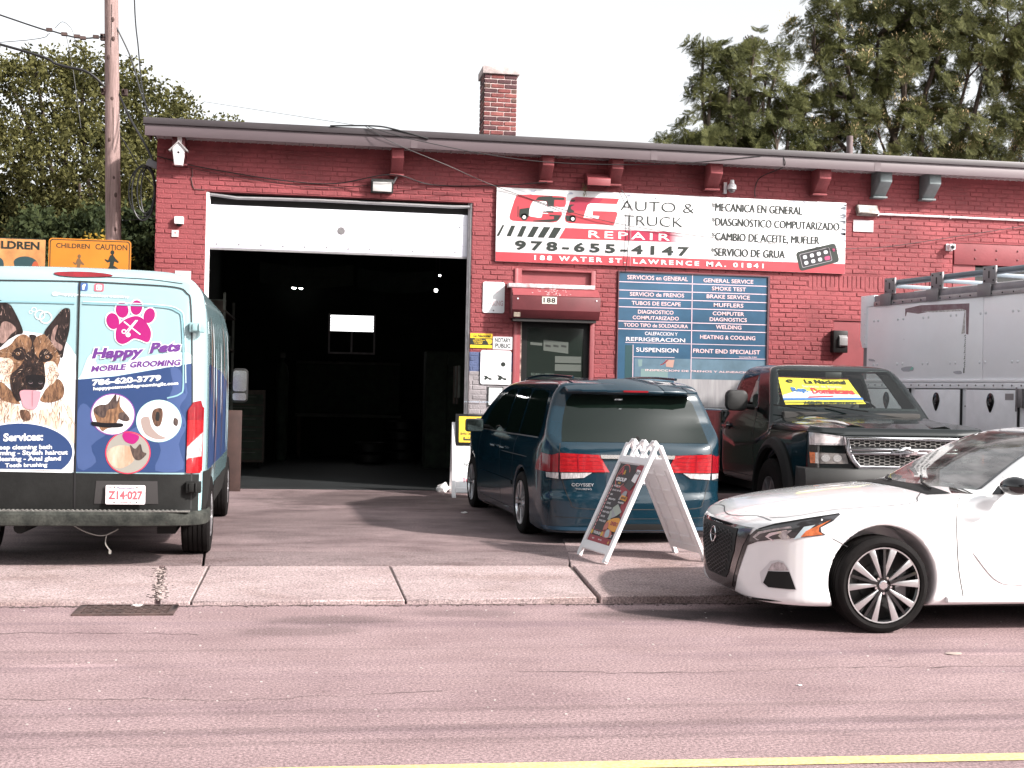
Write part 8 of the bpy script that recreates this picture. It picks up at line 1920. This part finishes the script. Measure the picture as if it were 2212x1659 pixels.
def frond_tree(name, label, loc, lobes, seed, mat_, mseed, per=30, tr=.16, stems=3, fl=.30):
    """pinnate leaves radiating from branch tips, pale seed clusters on the outside"""
    rng = np.random.default_rng(seed); t = thing(name, label, 'tree', loc)
    tb = MB(); tips = []
    hub = [(rng.uniform(-.5, .5), rng.uniform(-.3, .3), -.1) for _ in range(stems)]
    for i, (x, y, z, r) in enumerate(lobes):
        h = hub[i % stems]; mid = (h[0]*.6+x*.35, y*.3, z*.52); limb(tb, h, mid, tr, tr*.6, rng, 4, .04); limb(tb, mid, (x, y, z-.3*r), tr*.55, .035, rng, 5)
        for q in range(6):
            d = unit(rng.normal(size=3)); limb(tb, (x, y, z-.3*r), tuple(np.array([x, y, z])+d*r*.8), .03, .012, rng, 3)
    tb.build('trunk', M_bark, t, smooth=True)
    Cs, Ds = [], []
    for (x, y, z, r) in lobes:
        k = int(per*r*r*2.6); d = unit(rng.normal(size=(k, 3))*np.array([1, 1, .9])+np.array([0, 0, .12])); rr = r*(rng.uniform(.15, 1, (k, 1))**.5)*(1+.22*np.sin(d[:, :1]*6+seed*1.3)*np.cos(d[:, 2:3]*5)); Cs.append(np.array([x, y, z])+d*rr); Ds.append(d)
    S = np.concatenate(Cs); Dd = np.concatenate(Ds); nf, nl = 9, 9
    up = unit(Dd+np.array([0, 0, .5])); a1 = unit(np.cross(up, rng.normal(size=S.shape))); a2 = np.cross(up, a1)
    k = len(S); ang = (np.arange(nf)[None]*2*PI/nf+rng.uniform(0, 6, (k, 1)))[..., None]; tilt = rng.uniform(.05, .9, (k, nf, 1))
    fd = unit((a1[:, None]*np.cos(ang)+a2[:, None]*np.sin(ang))*(1)+up[:, None]*tilt)                    # frond direction
    fl_ = fl*rng.uniform(.7, 1.2, (k, nf, 1)); sd = unit(np.cross(fd, up[:, None]+rng.normal(0, .25, fd.shape)))
    tt = (np.arange(nl)+1)/nl
    base = S[:, None, None]+fd[:, :, None]*fl_[:, :, None]*tt[None, None, :, None]; base[..., 2] -= (fl_*.14)*(tt**2)[None, None]       # droop
    P_all = []
    for s in (-1, 1):
        U = (sd[:, :, None]*s*.9+fd[:, :, None]*.35)*(.074*np.sin(PI*(tt*.8+.15)))[None, None, :, None]; U[..., 2] -= .006
        W = fd[:, :, None]*np.ones((1, 1, nl, 1))*.012; C = base+U*.9
        P, F = leaf_cards(C.reshape(-1, 3), U.reshape(-1, 3), np.broadcast_to(W, U.shape).reshape(-1, 3)); P_all.append(P)
    P = np.concatenate(P_all); F = np.arange(len(P)).reshape(-1, 4); np_mesh('crown', P, F, mat_, t, smooth=False)
    if mseed is not None:
        out = rng.random(k) < .16; S2 = S[out]; n = 42; C = np.repeat(S2, n, 0); d = rng.normal(0, 1, C.shape)*np.array([.13, .13, .09]); C = C+d+np.array([0, 0, .05]); U = unit(d+np.array([0, 0, .25]))*.040; W = unit(np.cross(U, rng.normal(size=U.shape)))*.012
        P, F = leaf_cards(C, U, W); np_mesh('seed_clusters', P, F, mseed, t, smooth=False)
    return t
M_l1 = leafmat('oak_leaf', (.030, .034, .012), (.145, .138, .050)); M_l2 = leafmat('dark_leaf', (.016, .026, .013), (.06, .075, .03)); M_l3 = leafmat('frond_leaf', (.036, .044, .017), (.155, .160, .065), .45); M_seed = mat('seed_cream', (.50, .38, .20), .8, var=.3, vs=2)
M_ly = leafmat('yellowing_leaf', (.20, .13, .02), (.50, .34, .06))
# left: one big spreading crown, a smaller dark one below, a lower one at the far left
broad_tree('broadleaf_tree', 'big spreading green tree behind the utility pole at the left', (-5.0, 30, 0), [(.5, 0, 7.7, 1.2), (-1.0, .3, 8.0, 1.15), (-.1, -.6, 6.3, 1.5), (-1.7, 0, 6.4, 1.1), (.9, .4, 6.3, 1.1), (-.6, 0, 5.2, 1.2), (-1.3, -.4, 5.0, .9), (.6, 0, 5.0, 1.0), (-.2, 0, 8.6, .6), (.8, .2, 8.3, .6), (-1.4, .2, 8.6, .5), (-2.0, .2, 8.3, .4), (-2.2, 0, 7.1, .55)], 3.6, 1, M_l1, per=32, ls=.058)
broad_tree('broadleaf_tree', 'rounder green tree rising behind the left roof corner', (-3.0, 31, 0), [(0, 0, 7.3, 1.05), (.7, 0, 7.0, .85), (-.6, 0, 6.9, .9), (-.1, 0, 6.0, 1.1), (-.9, 0, 5.6, .9), (.1, .3, 4.9, 1.0), (1.25, 0, 7.35, .45), (-.3, 0, 8.05, .5)], 3.0, 2, M_l1, per=32, ls=.058)
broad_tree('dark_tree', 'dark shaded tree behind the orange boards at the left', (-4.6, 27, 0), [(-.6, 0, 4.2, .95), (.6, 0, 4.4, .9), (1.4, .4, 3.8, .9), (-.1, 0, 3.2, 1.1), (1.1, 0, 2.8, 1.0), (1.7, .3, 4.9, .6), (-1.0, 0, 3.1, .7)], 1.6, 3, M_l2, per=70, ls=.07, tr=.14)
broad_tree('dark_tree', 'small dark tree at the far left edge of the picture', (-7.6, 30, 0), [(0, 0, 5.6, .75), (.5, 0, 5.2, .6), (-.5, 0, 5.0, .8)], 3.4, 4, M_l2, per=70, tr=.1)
broad_tree('yellowing_shrub', 'small patch of yellowing leaves beside the utility pole base', (-3.85, 25, 0), [(0, 0, 3.95, .36), (-.25, 0, 3.75, .3)], 3.2, 5, M_ly, per=110, ls=.05, tr=.05)
# right: two ailanthus-like trees
frond_tree('frond_tree', 'narrow feathery tree above the long sign', (10.2, 31, 0), [(-.5, 0, 7.9, .85), (.3, 0, 8.5, .85), (-.55, 0, 9.3, .6), (.0, 0, 9.9, .5), (.55, 0, 10.35, .42), (-.75, 0, 10.25, .40), (.9, .2, 9.4, .55), (1.2, 0, 8.0, .75), (1.35, .3, 10.2, .35), (-1.4, 0, 7.7, .55), (.4, .4, 7.4, .9), (.2, 0, 9.2, .6), (1.6, .2, 8.9, .5)], 7, M_l3, None, per=30)
frond_tree('frond_tree', 'huge feathery tree with pale seed clusters at the upper right', (15.2, 32, 0), [(-2.0, 0, 8.3, 1.1), (-.6, -.4, 8.2, 1.15), (1.0, 0, 8.6, 1.3), (2.6, 0, 8.4, 1.3), (-1.6, 0, 9.8, 1.2), (0, 0, 10.2, 1.4), (1.8, 0, 10.6, 1.5), (-.6, .3, 11.6, 1.3), (1.0, 0, 12.2, 1.5), (2.8, 0, 11.6, 1.4), (-2.4, .2, 10.9, .8), (-1.9, 0, 12.0, .8), (3.6, 0, 9.8, 1.3), (-2.75, 0, 9.0, .6), (.2, 0, 13.4, 1.0), (-2.9, 0, 7.6, .6)], 8, M_l3, M_seed, per=24, tr=.2, stems=5)
broad_tree('far_tree', 'small treetop peeking over the roof left of the feathery trees', (8.55, 34, 0), [(0, 0, 7.75, .30), (.2, 0, 7.6, .3)], 6.5, 9, M_l2, per=120, ls=.06, tr=.08)
# ---------------------------------------------------------------- the far side of the street, behind the camera (seen in glass and paint)
def house(name, label, x, y, w, d, h, m):
    t = thing(name, label, 'house', (x, y, 0)); mb = MB(); mb.box(-w/2, -d/2, 0, w/2, d/2, h); mb.build('wall', m, t)
    mb = MB(); mb.prism([(-w/2-.3, h), (w/2+.3, h), (0, h+w*.28)], -d/2-.3, d/2+.3); mb.build('roof', mat('shingle_roof', (.09, .08, .08), .9, var=.2, vs=5), t)
    for i in range(3):
        for z in (1.0, 3.9):
            if i == 1 and z == 1.0: continue
            mb = MB(); cx = (i-1)*w*.30; mb.box(cx-.5, d/2, z, cx+.5, d/2+.05, z+1.4); f_ = mb.build('window_frame', M_wht, t); mb = MB(); mb.box(cx-.42, d/2+.05, z+.08, cx+.42, d/2+.06, z+1.32); mb.build('window_pane', M_tint, f_)
    mb = MB(); mb.box(-.5, d/2, 0, .5, d/2+.06, 2.1); mb.build('front_door', M_reddark, t)
house('opposite_house', 'brown clapboard house across the street behind the camera', -7, -17, 9, 8, 6.2, mat('brown_siding', (.20, .12, .09), .8, var=.1))
house('opposite_house', 'grey clapboard house across the street behind the camera', 6, -18, 10, 8, 6.2, mat('grey_siding', (.30, .28, .27), .8, var=.1))
house('opposite_house', 'dark red brick house across the street behind the camera', 21, -17, 9, 8, 5.5, mat('dark_brick_siding', (.18, .07, .06), .8, var=.15))
big = [(0, 0, 7.0, 2.2), (1.8, 0, 8.6, 2.2), (-1.9, .3, 8.8, 2.2), (.2, -.3, 10.8, 2.4), (-1.0, 0, 13.0, 2.1), (1.5, 0, 13.2, 2.0), (.2, 0, 15.2, 1.7), (2.9, 0, 10.8, 1.6), (-3.0, 0, 11.0, 1.6)]
broad_tree('street_tree', 'tall leafy street tree across the road between the brown and grey houses', (-.2, -9.5, 0), big, 4.5, 21, M_l1, per=4.2, ls=.26, tr=.3)
broad_tree('street_tree', 'tall leafy street tree across the road at the left end', (-9.5, -10.5, 0), big, 4.5, 22, M_l1, per=4.2, ls=.26, tr=.3)
broad_tree('street_tree', 'tall leafy street tree across the road before the grey house', (7.4, -9.0, 0), big, 4.5, 24, M_l1, per=4.2, ls=.26, tr=.3)
sheet('far_sidewalk', -60, -6.2, 60, -3.2, .10, M_conc)
